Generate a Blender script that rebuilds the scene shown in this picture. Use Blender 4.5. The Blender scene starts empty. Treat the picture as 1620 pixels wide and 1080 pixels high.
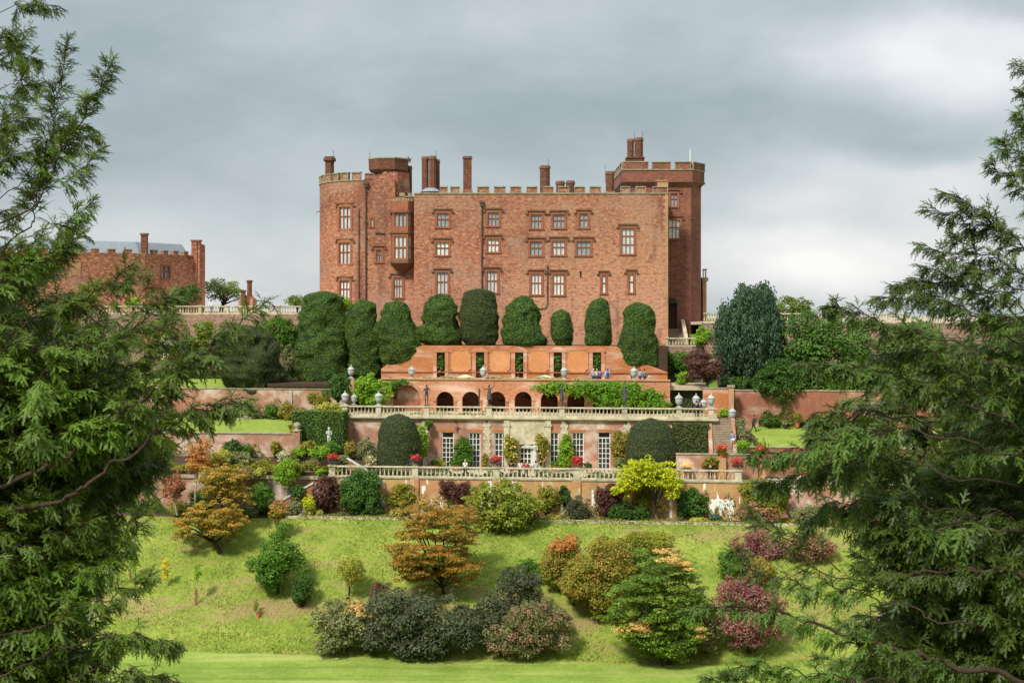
import bpy, math, random
import numpy as np
from mathutils import Vector, Matrix, noise as mnoise

# ------------------------------------------------------------------ basics
F, U0, V0, K = 2250.0, 810.0, 470.0, 0.1
scene = bpy.context.scene
col = scene.collection
R = math.radians
rnd = random.Random(7)

def C(h):
    h = h.lstrip('#')
    o = []
    for i in (0, 2, 4):
        c = int(h[i:i+2], 16) / 255
        o.append(c / 12.92 if c <= .04045 else ((c + .055) / 1.055) ** 2.4)
    return (o[0], o[1], o[2], 1)

def P(u, v, Y):
    return Vector(((u - U0) / F * Y, Y, (V0 - v) / F * Y))

class Fr:
    """a plane standing across the view at distance t, turned by the terraces' yaw; local s runs along it, d away from the viewer"""
    def __init__(self, t, k=K):
        self.t, self.k = t, k
        self.th = -math.atan(k)
        self.c, self.s = math.cos(self.th), math.sin(self.th)
    def Y(self, u):
        return self.t / (1 + self.k * (u - U0) / F)
    def S(self, u):
        return (u - U0) / F * self.Y(u) / self.c
    def Z(self, u, v):
        return (V0 - v) / F * self.Y(u)
    def w(self, s, d, z):
        return Vector((s * self.c - d * self.s, self.t + s * self.s + d * self.c, z))
W0 = Fr(0, 0)
OFF = {}

def tag(o, label=None, cat=None, group=None, kind=None):
    if label: o['label'] = label
    if cat: o['category'] = cat
    if group: o['group'] = group
    if kind: o['kind'] = kind
    return o

def thing(name, label, cat, fr=W0, off=(0, 0, 0), group=None, rot=0):
    o = bpy.data.objects.new(name, None)
    col.objects.link(o)
    o.empty_display_size = .3
    o.location = fr.w(*off)
    o.rotation_euler = (0, 0, fr.th + rot)
    OFF[o.name] = tuple(off)
    return tag(o, label, cat, group)

def dup(o, loc=None, rotz=None, label=None, parent=None):
    c = o.copy()
    col.objects.link(c)
    if parent is not None: c.parent = parent
    if loc is not None: c.location = loc
    if rotz is not None: c.rotation_euler = (0, 0, rotz)
    if label: c['label'] = label
    for ch in list(o.children):
        dup(ch, parent=c)
    return c

def box_uv(me):
    n = len(me.loops)
    co = np.empty(len(me.vertices) * 3, 'f'); me.vertices.foreach_get('co', co); co = co.reshape(-1, 3)
    li = np.empty(n, 'i'); me.loops.foreach_get('vertex_index', li)
    pn = np.empty(len(me.polygons) * 3, 'f'); me.polygons.foreach_get('normal', pn); pn = np.abs(pn.reshape(-1, 3))
    pt = np.empty(len(me.polygons), 'i'); me.polygons.foreach_get('loop_total', pt)
    ax = np.repeat(np.argmax(pn + np.array([[.02, .0, -.1]]), axis=1), pt)
    p = co[li]
    uv = np.empty((n, 2), 'f')
    uv[:, 0] = np.where(ax == 0, p[:, 1] * .97 + 3.3, p[:, 0])
    uv[:, 1] = np.where(ax == 2, p[:, 1], p[:, 2])
    l = me.uv_layers.new(name='UVMap')
    l.data.foreach_set('uv', uv.ravel())

class MB:
    def __init__(self):
        self.v, self.f, self.m = [], [], []
    def add(self, vs, fs, m=0):
        b = len(self.v)
        self.v.extend([tuple(x) for x in vs])
        self.f.extend([tuple(b + i for i in f) for f in fs])
        self.m.extend([m] * len(fs))
        return self
    def quad(self, a, b, c, d, m=0):
        return self.add([a, b, c, d], [(0, 1, 2, 3)], m)
    def box(self, x0, x1, y0, y1, z0, z1, m=0):
        if x0 > x1: x0, x1 = x1, x0
        if y0 > y1: y0, y1 = y1, y0
        if z0 > z1: z0, z1 = z1, z0
        return self.add([(x0,y0,z0),(x1,y0,z0),(x1,y1,z0),(x0,y1,z0),(x0,y0,z1),(x1,y0,z1),(x1,y1,z1),(x0,y1,z1)],
                        [(3,2,1,0),(4,5,6,7),(0,1,5,4),(1,2,6,5),(2,3,7,6),(3,0,4,7)], m)
    def lathe(self, cx, cy, prof, n=12, m=0, a0=0.0, sx=1, sy=1):
        vs, fs = [], []
        for r, z in prof:
            for i in range(n):
                a = a0 + 2 * math.pi * i / n
                vs.append((cx + r * sx * math.cos(a), cy + r * sy * math.sin(a), z))
        for j in range(len(prof) - 1):
            for i in range(n):
                k = (i + 1) % n
                fs.append((j*n+i, j*n+k, (j+1)*n+k, (j+1)*n+i))
        if prof[0][0] > 1e-4: fs.append(tuple(range(n))[::-1])
        if prof[-1][0] > 1e-4: fs.append(tuple((len(prof)-1)*n + i for i in range(n)))
        return self.add(vs, fs, m)
    def prism(self, pts, z0, z1, m=0):
        """plan polygon (counter-clockwise seen from above) pulled up"""
        n = len(pts)
        vs = [(x, y, z0) for x, y in pts] + [(x, y, z1) for x, y in pts]
        fs = [(i, (i+1) % n, n + (i+1) % n, n + i) for i in range(n)]
        fs += [tuple(range(n))[::-1], tuple(range(n, 2*n))]
        return self.add(vs, fs, m)
    def slab(self, pts, y0, y1, m=0):
        """outline (x,z), counter-clockwise seen from the front (-y), with thickness"""
        n = len(pts)
        vs = [(x, y0, z) for x, z in pts] + [(x, y1, z) for x, z in pts]
        fs = [((i+1) % n, i, n + i, n + (i+1) % n) for i in range(n)]
        fs += [tuple(range(n)), tuple(range(n, 2*n))[::-1]]
        return self.add(vs, fs, m)
    def tube(self, pts, rad, n=6, m=0):
        pts = [Vector(p) for p in pts]
        if not hasattr(rad, '__len__'): rad = [rad] * len(pts)
        vs, fs = [], []
        up = Vector((.31, .17, .93))
        for i, p in enumerate(pts):
            t = (pts[min(i+1, len(pts)-1)] - pts[max(i-1, 0)])
            if t.length < 1e-9: t = Vector((0, 0, 1))
            t.normalize()
            a = t.cross(up)
            if a.length < .05: a = t.cross(Vector((1, 0, 0)))
            a.normalize(); b = t.cross(a)
            for j in range(n):
                an = 2 * math.pi * j / n
                vs.append(p + (a * math.cos(an) + b * math.sin(an)) * rad[i])
        for i in range(len(pts) - 1):
            for j in range(n):
                k = (j + 1) % n
                fs.append((i*n+j, i*n+k, (i+1)*n+k, (i+1)*n+j))
        fs.append(tuple(range(n))[::-1]); fs.append(tuple((len(pts)-1)*n + j for j in range(n)))
        return self.add(vs, fs, m)
    def ball(self, c, r, n=10, m=0, sz=1):
        prof = [(max(1e-5, r * math.sin(math.pi * i / 6)), c[2] - r * sz * math.cos(math.pi * i / 6)) for i in range(7)]
        return self.lathe(c[0], c[1], prof, n, m)
    def build(self, name, mats, parent=None, off=None, fr=None, smooth=False):
        me = bpy.data.meshes.new(name)
        if off is None:
            off = OFF.get(parent.name, (0, 0, 0)) if parent is not None else (0, 0, 0)
        vs = np.array(self.v, 'f') - np.array(off, 'f')
        me.from_pydata(vs.tolist(), [], self.f)
        if not isinstance(mats, (list, tuple)): mats = [mats]
        for m in mats: me.materials.append(m)
        if len(mats) > 1: me.polygons.foreach_set('material_index', self.m)
        box_uv(me)
        if smooth: me.polygons.foreach_set('use_smooth', [True] * len(me.polygons))
        me.update()
        o = bpy.data.objects.new(name, me)
        col.objects.link(o)
        OFF[o.name] = tuple(off)
        if parent is not None: o.parent = parent
        elif fr is not None:
            o.location = fr.w(*off); o.rotation_euler = (0, 0, fr.th)
        else: o.location = off
        return o

def mesh_np(name, verts, nper, mat, parent=None, off=(0, 0, 0), attr=None, clump=None):
    """many loose faces of nper corners each, straight from arrays"""
    verts = np.asarray(verts, 'f').reshape(-1, 3) - np.array(off, 'f')
    nv = len(verts); nf = nv // nper
    me = bpy.data.meshes.new(name)
    me.vertices.add(nv); me.vertices.foreach_set('co', verts.ravel())
    me.loops.add(nv); me.loops.foreach_set('vertex_index', np.arange(nv, dtype='i'))
    me.polygons.add(nf)
    me.polygons.foreach_set('loop_start', np.arange(0, nv, nper, dtype='i'))
    try: me.polygons.foreach_set('loop_total', np.full(nf, nper, 'i'))
    except Exception: pass
    if attr is not None:
        a = me.attributes.new('outer', 'FLOAT', 'POINT'); a.data.foreach_set('value', np.asarray(attr, 'f'))
    a = me.attributes.new('clump', 'FLOAT', 'POINT'); a.data.foreach_set('value', np.full(nv, .4, 'f') if clump is None else np.asarray(clump, 'f'))
    me.materials.append(mat)
    me.update(calc_edges=True)
    o = bpy.data.objects.new(name, me); col.objects.link(o)
    OFF[o.name] = tuple(off)
    if parent is not None: o.parent = parent
    else: o.location = off
    return o

# ------------------------------------------------------------------ materials
class NT:
    def __init__(self, name):
        self.m = bpy.data.materials.new(name); self.m.use_nodes = True
        self.t = self.m.node_tree; self.t.nodes.clear()
        self.out = self.t.nodes.new('ShaderNodeOutputMaterial')
    def n(self, kind, props=None, **ins):
        nd = self.t.nodes.new('ShaderNode' + kind)
        for k, v in (props or {}).items(): setattr(nd, k, v)
        for k, v in ins.items():
            key = k.replace('_', ' ')
            sock = nd.inputs[int(k[1:])] if k[0] == 'i' and k[1:].isdigit() else nd.inputs[key]
            if isinstance(v, bpy.types.NodeSocket): self.t.links.new(v, sock)
            else: sock.default_value = v
        return nd
    def ramp(self, fac, stops, interp='LINEAR'):
        nd = self.t.nodes.new('ShaderNodeValToRGB')
        nd.color_ramp.interpolation = interp
        e = nd.color_ramp.elements
        while len(e) < len(stops): e.new(.5)
        for i, (p, c) in enumerate(stops):
            e[i].position = p; e[i].color = C(c) if isinstance(c, str) else c
        self.t.links.new(fac, nd.inputs[0])
        return nd.outputs[0]
    def math(self, op, a, b=0.0, clamp=False):
        nd = self.n('Math', {'operation': op, 'use_clamp': clamp}, i0=a, i1=b)
        return nd.outputs[0]
    def mix(self, fac, a, b, blend='MIX'):
        nd = self.t.nodes.new('ShaderNodeMix'); nd.data_type = 'RGBA'; nd.blend_type = blend
        for s, v in ((nd.inputs[0], fac), (nd.inputs[6], a), (nd.inputs[7], b)):
            if isinstance(v, bpy.types.NodeSocket): self.t.links.new(v, s)
            else: s.default_value = C(v) if isinstance(v, str) else v
        return nd.outputs[2]
    def noise(self, vec, scale, detail=3, rough=.55, dist=0.0):
        nd = self.n('TexNoise', {}, Vector=vec, Scale=scale, Detail=detail, Roughness=rough, Distortion=dist)
        return nd.outputs[0]
    def mapping(self, vec, scale):
        return self.n('Mapping', {}, Vector=vec, Scale=scale).outputs[0]
    def band(self, fac, lo, hi):
        nd = self.n('MapRange', {}, i0=fac, i1=lo, i2=hi, i3=0.0, i4=1.0)
        return nd.outputs[0]
    def bsdf(self, colr, rough=.9, height=None, bump=.3, dist=.05, **kw):
        b = self.n('BsdfPrincipled', {}, Base_Color=colr, Roughness=rough, **kw)
        b.inputs['Specular IOR Level'].default_value = .25
        if height is not None:
            bp = self.n('Bump', {}, Strength=bump, Distance=dist, Height=height)
            self.t.links.new(bp.outputs[0], b.inputs['Normal'])
        self.t.links.new(b.outputs[0], self.out.inputs[0])
        return self.m

def wpos(nt): return nt.n('NewGeometry').outputs['Position']
def uvc(nt): return nt.n('TexCoord').outputs['UV']

def mat_masonry(name, stops, bw, bh, mortar='#8a6a55', msize=.02, distort=.12, patches=(), bump=.5, mmix=.8, fine=.25, across=None):
    """stops: colours of single stones; patches: (colour, scale xyz, lo, hi, amount) blotches of weathering"""
    t = NT(name)
    uv = uvc(t); pos = wpos(t)
    if distort:
        nz = t.n('TexNoise', {}, Vector=uv, Scale=1.7, Detail=2.0)
        off = t.n('VectorMath', {'operation': 'SUBTRACT'}, i0=nz.outputs['Color'], i1=(.5, .5, .5)).outputs[0]
        sc = t.n('VectorMath', {'operation': 'SCALE'}, i0=off, Scale=distort * 2).outputs[0]
        uv2 = t.n('VectorMath', {'operation': 'ADD'}, i0=uv, i1=sc).outputs[0]
    else: uv2 = uv
    bk = t.n('TexBrick', {'offset': .5, 'squash': 1.0}, Vector=uv2, Scale=1.0, Color1=(0, 0, 0, 1), Color2=(1, 1, 1, 1),
             Mortar=(.5, .5, .5, 1), Mortar_Size=msize, Mortar_Smooth=.3, Brick_Width=bw, Row_Height=bh)
    c = t.ramp(bk.outputs['Color'], stops)
    fn = t.noise(pos, 9.0, 4, .7)
    c = t.mix(t.math('MULTIPLY', bk.outputs['Fac'], mmix), c, mortar)
    c = t.mix(fine, c, t.ramp(fn, [(.3, '#3a241c'), (.55, '#b57a58'), (.75, '#f0d8c0')]), 'OVERLAY')
    for i, (pc, sc, lo, hi, am) in enumerate(patches):
        nz = t.noise(t.mapping(pos, sc), 1.0, 5, .62, .3)
        c = t.mix(t.math('MULTIPLY', t.band(nz, lo, hi), am), c, pc)
    if across:
        # the quarried stone changes from one end of the front to the other
        xc, x0, x1, am = across
        px_ = t.n('SeparateXYZ', {}, i0=pos).outputs[0]
        nz = t.noise(t.mapping(pos, (.12, .12, .12)), 1.0, 5, .65)
        fx = t.math('ADD', t.band(px_, x0, x1), t.math('MULTIPLY', t.math('SUBTRACT', nz, .5), 1.6), True)
        c = t.mix(t.math('MULTIPLY', fx, am), c, xc, 'MIX')
        sp = t.noise(t.n('VectorMath', {'operation': 'MULTIPLY'}, i0=uv2, i1=(1.9, 3.4, 1)).outputs[0], 1.0, 3, .72)
        zc_ = t.n('SeparateXYZ', {}, i0=pos).outputs[2]
        hi = t.math('ADD', t.band(zc_, 4.0, 13.0), t.math('MULTIPLY', t.math('SUBTRACT', nz, .5), 1.2), True)
        c = t.mix(t.math('MULTIPLY', hi, .42), c, '#7a4b3d')
        lo_ = t.math('ADD', t.band(zc_, 4.5, -3.0), t.math('MULTIPLY', t.math('SUBTRACT', nz, .5), 1.4), True)
        c = t.mix(t.math('MULTIPLY', lo_, .4), c, '#dba484')
        c = t.mix(t.math('MULTIPLY', t.band(sp, .54, .63), .62), c, '#5e3a31')
        c = t.mix(t.math('MULTIPLY', t.band(sp, .45, .36), .5), c, '#dbab8a')
        st = t.noise(t.mapping(pos, (.55, .55, .05)), 1.0, 4, .6)
        c = t.mix(t.math('MULTIPLY', t.band(st, .53, .68), .5), c, '#5d3a32')
        gp = t.noise(t.mapping(pos, (.16, .16, .2)), 1.0, 6, .7)
        c = t.mix(t.math('MULTIPLY', t.band(gp, .52, .64), .5), c, '#ac8e78')
        gq = t.noise(t.mapping(pos, (.3, .3, .34)), 1.0, 6, .72, .5)
        c = t.mix(t.math('MULTIPLY', t.band(gq, .56, .66), .5), c, '#74463a')
    h = t.math('SUBTRACT', t.math('MULTIPLY', fn, .5), bk.outputs['Fac'])
    return t.bsdf(c, .92, h, bump, .06)

def mat_plain(name, base, var='#000000', amt=.25, scale=2.0, rough=.85, bump=.25, stretch=(1, 1, 1), metallic=0.0):
    t = NT(name); pos = wpos(t)
    nz = t.noise(t.mapping(pos, stretch), scale, 5, .65)
    nf = t.noise(pos, scale * 6, 3, .6)
    c = t.mix(t.math('MULTIPLY', t.band(nz, .42, .68), amt), base, var)
    c = t.mix(t.math('MULTIPLY', t.band(nf, .45, .75), amt * .6), c, var)
    return t.bsdf(c, rough, nf, bump, .03, Metallic=metallic)

def warm(h):
    c = C(h) if isinstance(h, str) else h
    return (c[0]*1.25 + .004, c[1]*.98, c[2]*.62, 1)
def mat_leaf(name, stops, patch=None, pscale=.5, tr=.3, rough=.55, outer=None, warmer=True):
    """each leaf takes its own colour from stops; patch = colour of clumps that differ; outer = colour of leaves at the sunny outside"""
    t = NT(name); g = t.n('NewGeometry')
    rp = g.outputs['Random Per Island']
    nz = t.noise(g.outputs['Position'], pscale, 3, .6)
    f = t.math('ADD', t.math('MULTIPLY', rp, .75), t.math('MULTIPLY', t.band(nz, .3, .7), .25))
    if warmer: stops = [(p, warm(h)) for p, h in stops]
    at2 = t.n('Attribute', {'attribute_name': 'clump'}).outputs['Fac']
    f = t.math('ADD', t.math('MULTIPLY', f, .8), t.math('MULTIPLY', t.math('SUBTRACT', at2, .4), .45), True)
    c = t.ramp(f, stops)
    if patch:
        nz2 = t.noise(g.outputs['Position'], pscale * 1.7, 4, .6)
        c = t.mix(t.math('MULTIPLY', t.band(t.math('ADD', nz2, t.math('MULTIPLY', rp, .12)), .55, .72), .8), c, patch)
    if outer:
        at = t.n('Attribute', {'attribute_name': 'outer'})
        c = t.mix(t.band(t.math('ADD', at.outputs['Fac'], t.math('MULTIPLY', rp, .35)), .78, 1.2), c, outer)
    b = t.n('BsdfPrincipled', {}, Base_Color=c, Roughness=rough)
    b.inputs['Specular IOR Level'].default_value = .3
    tl = t.n('BsdfTranslucent', {}, Color=t.mix(.35, c, '#b8c030', 'MIX'))
    mx = t.n('MixShader', {}, i0=tr, i1=b.outputs[0], i2=tl.outputs[0])
    t.t.links.new(mx.outputs[0], t.out.inputs[0])
    return t.m

def mat_grass(name, stops, dry=None, dry_lo=.5, dry_hi=.7, scale=.35, stripes=False, zdry=None):
    t = NT(name); pos = wpos(t)
    a = t.noise(pos, scale, 5, .65); b = t.noise(t.mapping(pos, (1, .6, 1)), 3.2, 4, .7); d = t.noise(pos, 22, 2, .6)
    f = t.math('ADD', t.math('ADD', t.math('MULTIPLY', a, .45), t.math('MULTIPLY', b, .4)), t.math('MULTIPLY', d, .15))
    c = t.ramp(t.band(f, .34, .66), stops)
    if dry:
        e = t.noise(t.mapping(pos, (.12, .3, .3)), 1.6, 6, .7)
        if zdry:
            z = t.n('SeparateXYZ', {}, i0=pos).outputs[2]
            foot = t.math('MULTIPLY', t.band(z, zdry[0] - .4, zdry[0] + .3), t.band(z, zdry[1], zdry[0] + .6))
            e = t.math('ADD', e, t.math('MULTIPLY', foot, .16))
        c = t.mix(t.math('MULTIPLY', t.band(t.math('ADD', e, t.math('MULTIPLY', b, .12)), dry_lo, dry_hi), .8), c, dry)
    if stripes:
        sn = t.noise(t.mapping(pos, (.05, .55, .5)), 1.0, 4, .6)
        c = t.mix(t.math('MULTIPLY', t.band(sn, .5, .64), .45), c, '#b3b072')
        c = t.mix(t.math('MULTIPLY', t.band(sn, .46, .36), .4), c, '#567026')
    h = t.math('ADD', b, d)
    return t.bsdf(c, .95, h, .6, .12)

def mat_pane(name, base, lead, gw, gh, msize, rough=.12, diamond=False):
    t = NT(name); uv = uvc(t)
    if diamond:
        uv = t.n('Mapping', {}, Vector=uv, Rotation=(0, 0, R(45))).outputs[0]
    bk = t.n('TexBrick', {'offset': 0.0}, Vector=uv, Scale=1.0, Color1=(0, 0, 0, 1), Color2=(1, 1, 1, 1), Mortar=(0, 0, 0, 1),
             Mortar_Size=msize, Mortar_Smooth=.1, Brick_Width=gw, Row_Height=gh)
    nz = t.noise(uv, 1.3, 2)
    c = t.mix(t.math('MULTIPLY', bk.outputs['Color'], .25), base, '#20262a')
    c = t.mix(t.math('MULTIPLY', t.band(nz, .4, .7), .3), c, '#53606a')
    c = t.mix(t.math('MULTIPLY', bk.outputs['Fac'], .85), c, lead)
    m = t.bsdf(c, rough, nz, .12, .02)
    for nd in t.t.nodes:
        if nd.type == 'BSDF_PRINCIPLED': nd.inputs['Specular IOR Level'].default_value = .6
    return m

RED = [(0, '#6e4434'), (.2, '#92573c'), (.45, '#a36346'), (.7, '#b07152'), (.9, '#c89474'), (1, '#7f5240')]
M = {}
M['castle'] = mat_masonry('castle_stone', RED, .33, .17, '#bd8e76', .028, .16,
    [('#6a4238', (.09, .09, .16), .5, .68, .5), ('#c98c6e', (.07, .07, .1), .54, .7, .4), ('#cfc0b0', (.9, .9, .9), .66, .76, .35), ('#4a302a', (.7, .7, .12), .62, .8, .4)], across=('#c4936f', -9, 17, .6))
M['castle_peach'] = mat_masonry('castle_stone_peach', [(0, '#6a3a30'), (.2, '#a2603f'), (.5, '#bd7c54'), (.8, '#d39a70'), (1, '#8f5643')], .42, .21, '#c99c7c', .026, .13,
    [('#6e4538', (.09, .09, .2), .52, .7, .55), ('#e0b48c', (.1, .1, .12), .55, .7, .4), ('#cfc0b0', (.9, .9, .9), .66, .76, .3)])
M['tower'] = mat_masonry('tower_stone', [(0, '#5e3d32'), (.3, '#774c3c'), (.6, '#885744'), (.85, '#9a6851'), (1, '#704c40')], .33, .17, '#a2786a', .024, .1,
    [('#432b2b', (.2, .2, .06), .52, .7, .55), ('#a8735a', (.1, .1, .12), .56, .7, .4)])
M['chimney'] = mat_masonry('chimney_stone', [(0, '#4c332b'), (.4, '#6d4536'), (.8, '#85563f'), (1, '#5a4438')], .34, .16, '#7d6252', .02, .05,
    [('#4a4238', (.3, .3, .5), .5, .7, .5)])
M['dress'] = mat_plain('dressed_sandstone', '#9c6045', '#713f2c', .5, .9)
M['coping'] = mat_plain('lichened_coping', '#a39a80', '#5c5646', .7, 1.4)
M['quoin'] = mat_plain('pale_quoin_stone', '#b98e6a', '#8d6a50', .6, .8)
M['hood'] = mat_plain('weathered_hood_stone', '#805c48', '#4f3e34', .6, 2.0)
M['lead'] = mat_plain('lead_sheet', '#8d959b', '#6d767c', .5, .7, .5)
M['pipe'] = mat_plain('cast_iron_pipe', '#584640', '#3a302c', .4, 2.0, .6)
M['brick'] = mat_masonry('soft_red_brick', [(0, '#8a4a36'), (.4, '#b06045'), (.75, '#c07858'), (1, '#99604c')], .24, .085, '#c9a48c', .012, .01,
    [('#e2cfc0', (.25, .25, .45), .47, .66, .75), ('#d9c3b2', (1.1, 1.1, .5), .54, .7, .5), ('#9f5540', (.2, .2, .2), .58, .72, .6)], .3, .6)
M['brick_arc'] = mat_masonry('arcade_brick', [(0, '#986346'), (.4, '#b47a54'), (.75, '#c69168'), (1, '#a67254')], .24, .085, '#cfa286', .012, .01,
    [('#e2c4ae', (.15, .15, .6), .45, .62, .75), ('#a8999a', (.22, .22, 1.1), .6, .75, .5)], .3, .6)
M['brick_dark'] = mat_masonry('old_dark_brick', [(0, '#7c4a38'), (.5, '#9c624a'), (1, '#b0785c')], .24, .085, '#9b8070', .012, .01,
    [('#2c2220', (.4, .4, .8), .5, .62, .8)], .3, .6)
M['coral'] = mat_masonry('orange_brick', [(0, '#9c5f3a'), (.5, '#b87c4a'), (1, '#aa6e42')], .24, .085, '#c98f68', .012, .01,
    [('#c9a48e', (.2, .2, .9), .48, .64, .7), ('#7c5546', (.5, .5, .3), .58, .7, .6), ('#b06a48', (1.2, 1.2, .4), .55, .7, .5)], .3, .5)
M['panel'] = mat_masonry('orange_panel_brick', [(0, '#bc8050'), (.5, '#cc955f'), (1, '#c28856')], .24, .085, '#dda374', .012, .01,
    [('#e2ab80', (.4, .4, .4), .5, .7, .4)], .25, .5)
M['wallyel'] = mat_masonry('lichened_terrace_brick', [(0, '#a3785a'), (.5, '#c09a74'), (1, '#b48a66')], .24, .085, '#cdb498', .012, .01,
    [('#b8965c', (.2, .2, .8), .4, .54, .85), ('#b3745c', (.25, .25, .5), .54, .66, .7), ('#d8c6b4', (.5, .5, .4), .58, .7, .6), ('#f2ebe2', (1.3, 1.3, .22), .60, .63, .95), ('#6b5a44', (.4, .4, .4), .6, .75, .5)], .3, .6)
M['pink'] = mat_masonry('limewashed_brick', [(0, '#8e604a'), (.5, '#aa7e66'), (1, '#9c6e58')], .24, .085, '#c4ad9a', .014, .01,
    [('#dccdbc', (.3, .3, .5), .47, .64, .75), ('#a8644c', (.25, .25, .25), .55, .68, .6), ('#6a5343', (.5, .5, .16), .53, .68, .55), ('#8c8468', (.9, .9, .7), .58, .7, .5)], .3, .6)
M['redwall'] = mat_masonry('garden_wall_brick', [(0, '#7e4836'), (.5, '#9c6048'), (1, '#8e5642')], .24, .085, '#b39480', .014, .01,
    [('#c9b4a0', (.25, .25, .6), .52, .66, .6), ('#664738', (.4, .4, .14), .52, .66, .6), ('#7d7458', (.9, .9, .7), .58, .7, .5)], .3, .6)
M['rubble'] = mat_masonry('grey_pink_rubble', [(0, '#6f5a50'), (.4, '#94796a'), (.8, '#a98f7e'), (1, '#7d6a5f')], .4, .2, '#b09c8a', .03, .12,
    [('#54493f', (.3, .3, .4), .55, .7, .6)])
M['stone'] = mat_plain('balustrade_stone', '#c9bfa2', '#85795c', .75, 1.1)
M['stone_gray'] = mat_plain('urn_lead_gray', '#b4b5b0', '#74766f', .7, 2.0)
M['whitestone'] = mat_plain('white_statue_stone', '#c9ccc2', '#8d9186', .6, 3.0)
M['darklead'] = mat_plain('dark_lead_statue', '#575556', '#343234', .6, 3.0, .5)
M['steps'] = mat_plain('worn_step_stone', '#a08e78', '#6d5f50', .6, 1.5)
M['void'] = mat_plain('painted_room_shade', '#4a423a', '#332c27', .5, 1.0)  # dark tone painted in for the shade inside rooms and openings
M['whitepaint'] = mat_plain('white_window_paint', '#e6e4da', '#b5b2a6', .3, 3.0, .5)
M['cream'] = mat_plain('cream_bench_paint', '#dfdcae', '#b9b68a', .3, 2.0, .6)
M['oak'] = mat_plain('dark_oak_door', '#4a3328', '#2f221c', .5, 2.5, .7, stretch=(6, 6, 1))
M['bark'] = mat_plain('brown_bark', '#43342a', '#241c17', .7, 4.0, .95, .8)
M['bark_pale'] = mat_plain('pale_bark', '#b5a999', '#7d7264', .6, 4.0, .9)
M['terracotta'] = mat_plain('terracotta', '#c4704a', '#8f5138', .5, 3.0)
M['gravel'] = mat_plain('pale_gravel', '#b7a78c', '#8f8069', .5, 5.0)
M['soil'] = mat_plain('border_soil', '#4a382a', '#2f241c', .6, 2.0)
M['pane_white'] = mat_pane('pane_with_white_blind', '#f6f4ec', '#b4b7b1', .24, .3, .016)
M['pane_pale'] = mat_pane('pale_leaded_pane', '#dfe4df', '#858a88', .22, .28, .02)
M['pane_gray'] = mat_pane('painted_sky_gray_pane', '#a4adb3', '#666e74', .24, .3, .018)  # grey-blue sky reflection painted into the base colour
M['pane_diamond'] = mat_pane('diamond_leaded_pane', '#e4e6e0', '#70767a', .2, .2, .022, .12, True)
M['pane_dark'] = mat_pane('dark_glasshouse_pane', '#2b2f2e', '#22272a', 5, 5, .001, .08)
M['lawn'] = mat_grass('mown_lawn', [(0, '#667a2a'), (.5, '#7f9538'), (1, '#99a950')], '#a2a05c', .62, .85, .25, stripes=True)
M['bank'] = mat_grass('rough_bank_grass', [(0, '#566824'), (.35, '#70802d'), (.7, '#89943d'), (1, '#a0a452')], '#957c58', .58, .76, .3, zdry=(-30.6, -28.2))
M['terlawn'] = mat_grass('terrace_lawn', [(0, '#6a7c2c'), (.5, '#83953a'), (1, '#9ba650')], '#b0a860', .64, .9, .4)
M['field'] = mat_grass('far_field', [(0, '#53702a'), (1, '#7d9440')], None)
# ------------------------------------------------------------------ camera, light, sky
cd = bpy.data.cameras.new('camera'); cam = bpy.data.objects.new('camera', cd); col.objects.link(cam)
cd.sensor_width = 36; cd.lens = 36 * F / 1620; cd.shift_y = -(540 - V0) / 1620
cd.clip_start = .1; cd.clip_end = 12000
cam.rotation_euler = (R(90), 0, 0)
scene.camera = cam
SUN_EL, SUN_AZ = 48, 215      # azimuth measured from +Y clockwise: behind the viewer, from the left
sl = bpy.data.lights.new('sun', 'SUN'); sun = bpy.data.objects.new('sun', sl); col.objects.link(sun)
sl.energy = 3.3; sl.angle = R(9); sl.color = (1, .955, .88)
sd = Vector((math.sin(R(SUN_AZ)) * math.cos(R(SUN_EL)), math.cos(R(SUN_AZ)) * math.cos(R(SUN_EL)), math.sin(R(SUN_EL))))
sun.rotation_euler = sd.to_track_quat('Z', 'Y').to_euler()
sun.location = (0, 0, 60)
scene.view_settings.view_transform = 'Standard'; scene.view_settings.look = 'None'
scene.view_settings.exposure = .55; scene.view_settings.gamma = 1

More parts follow.
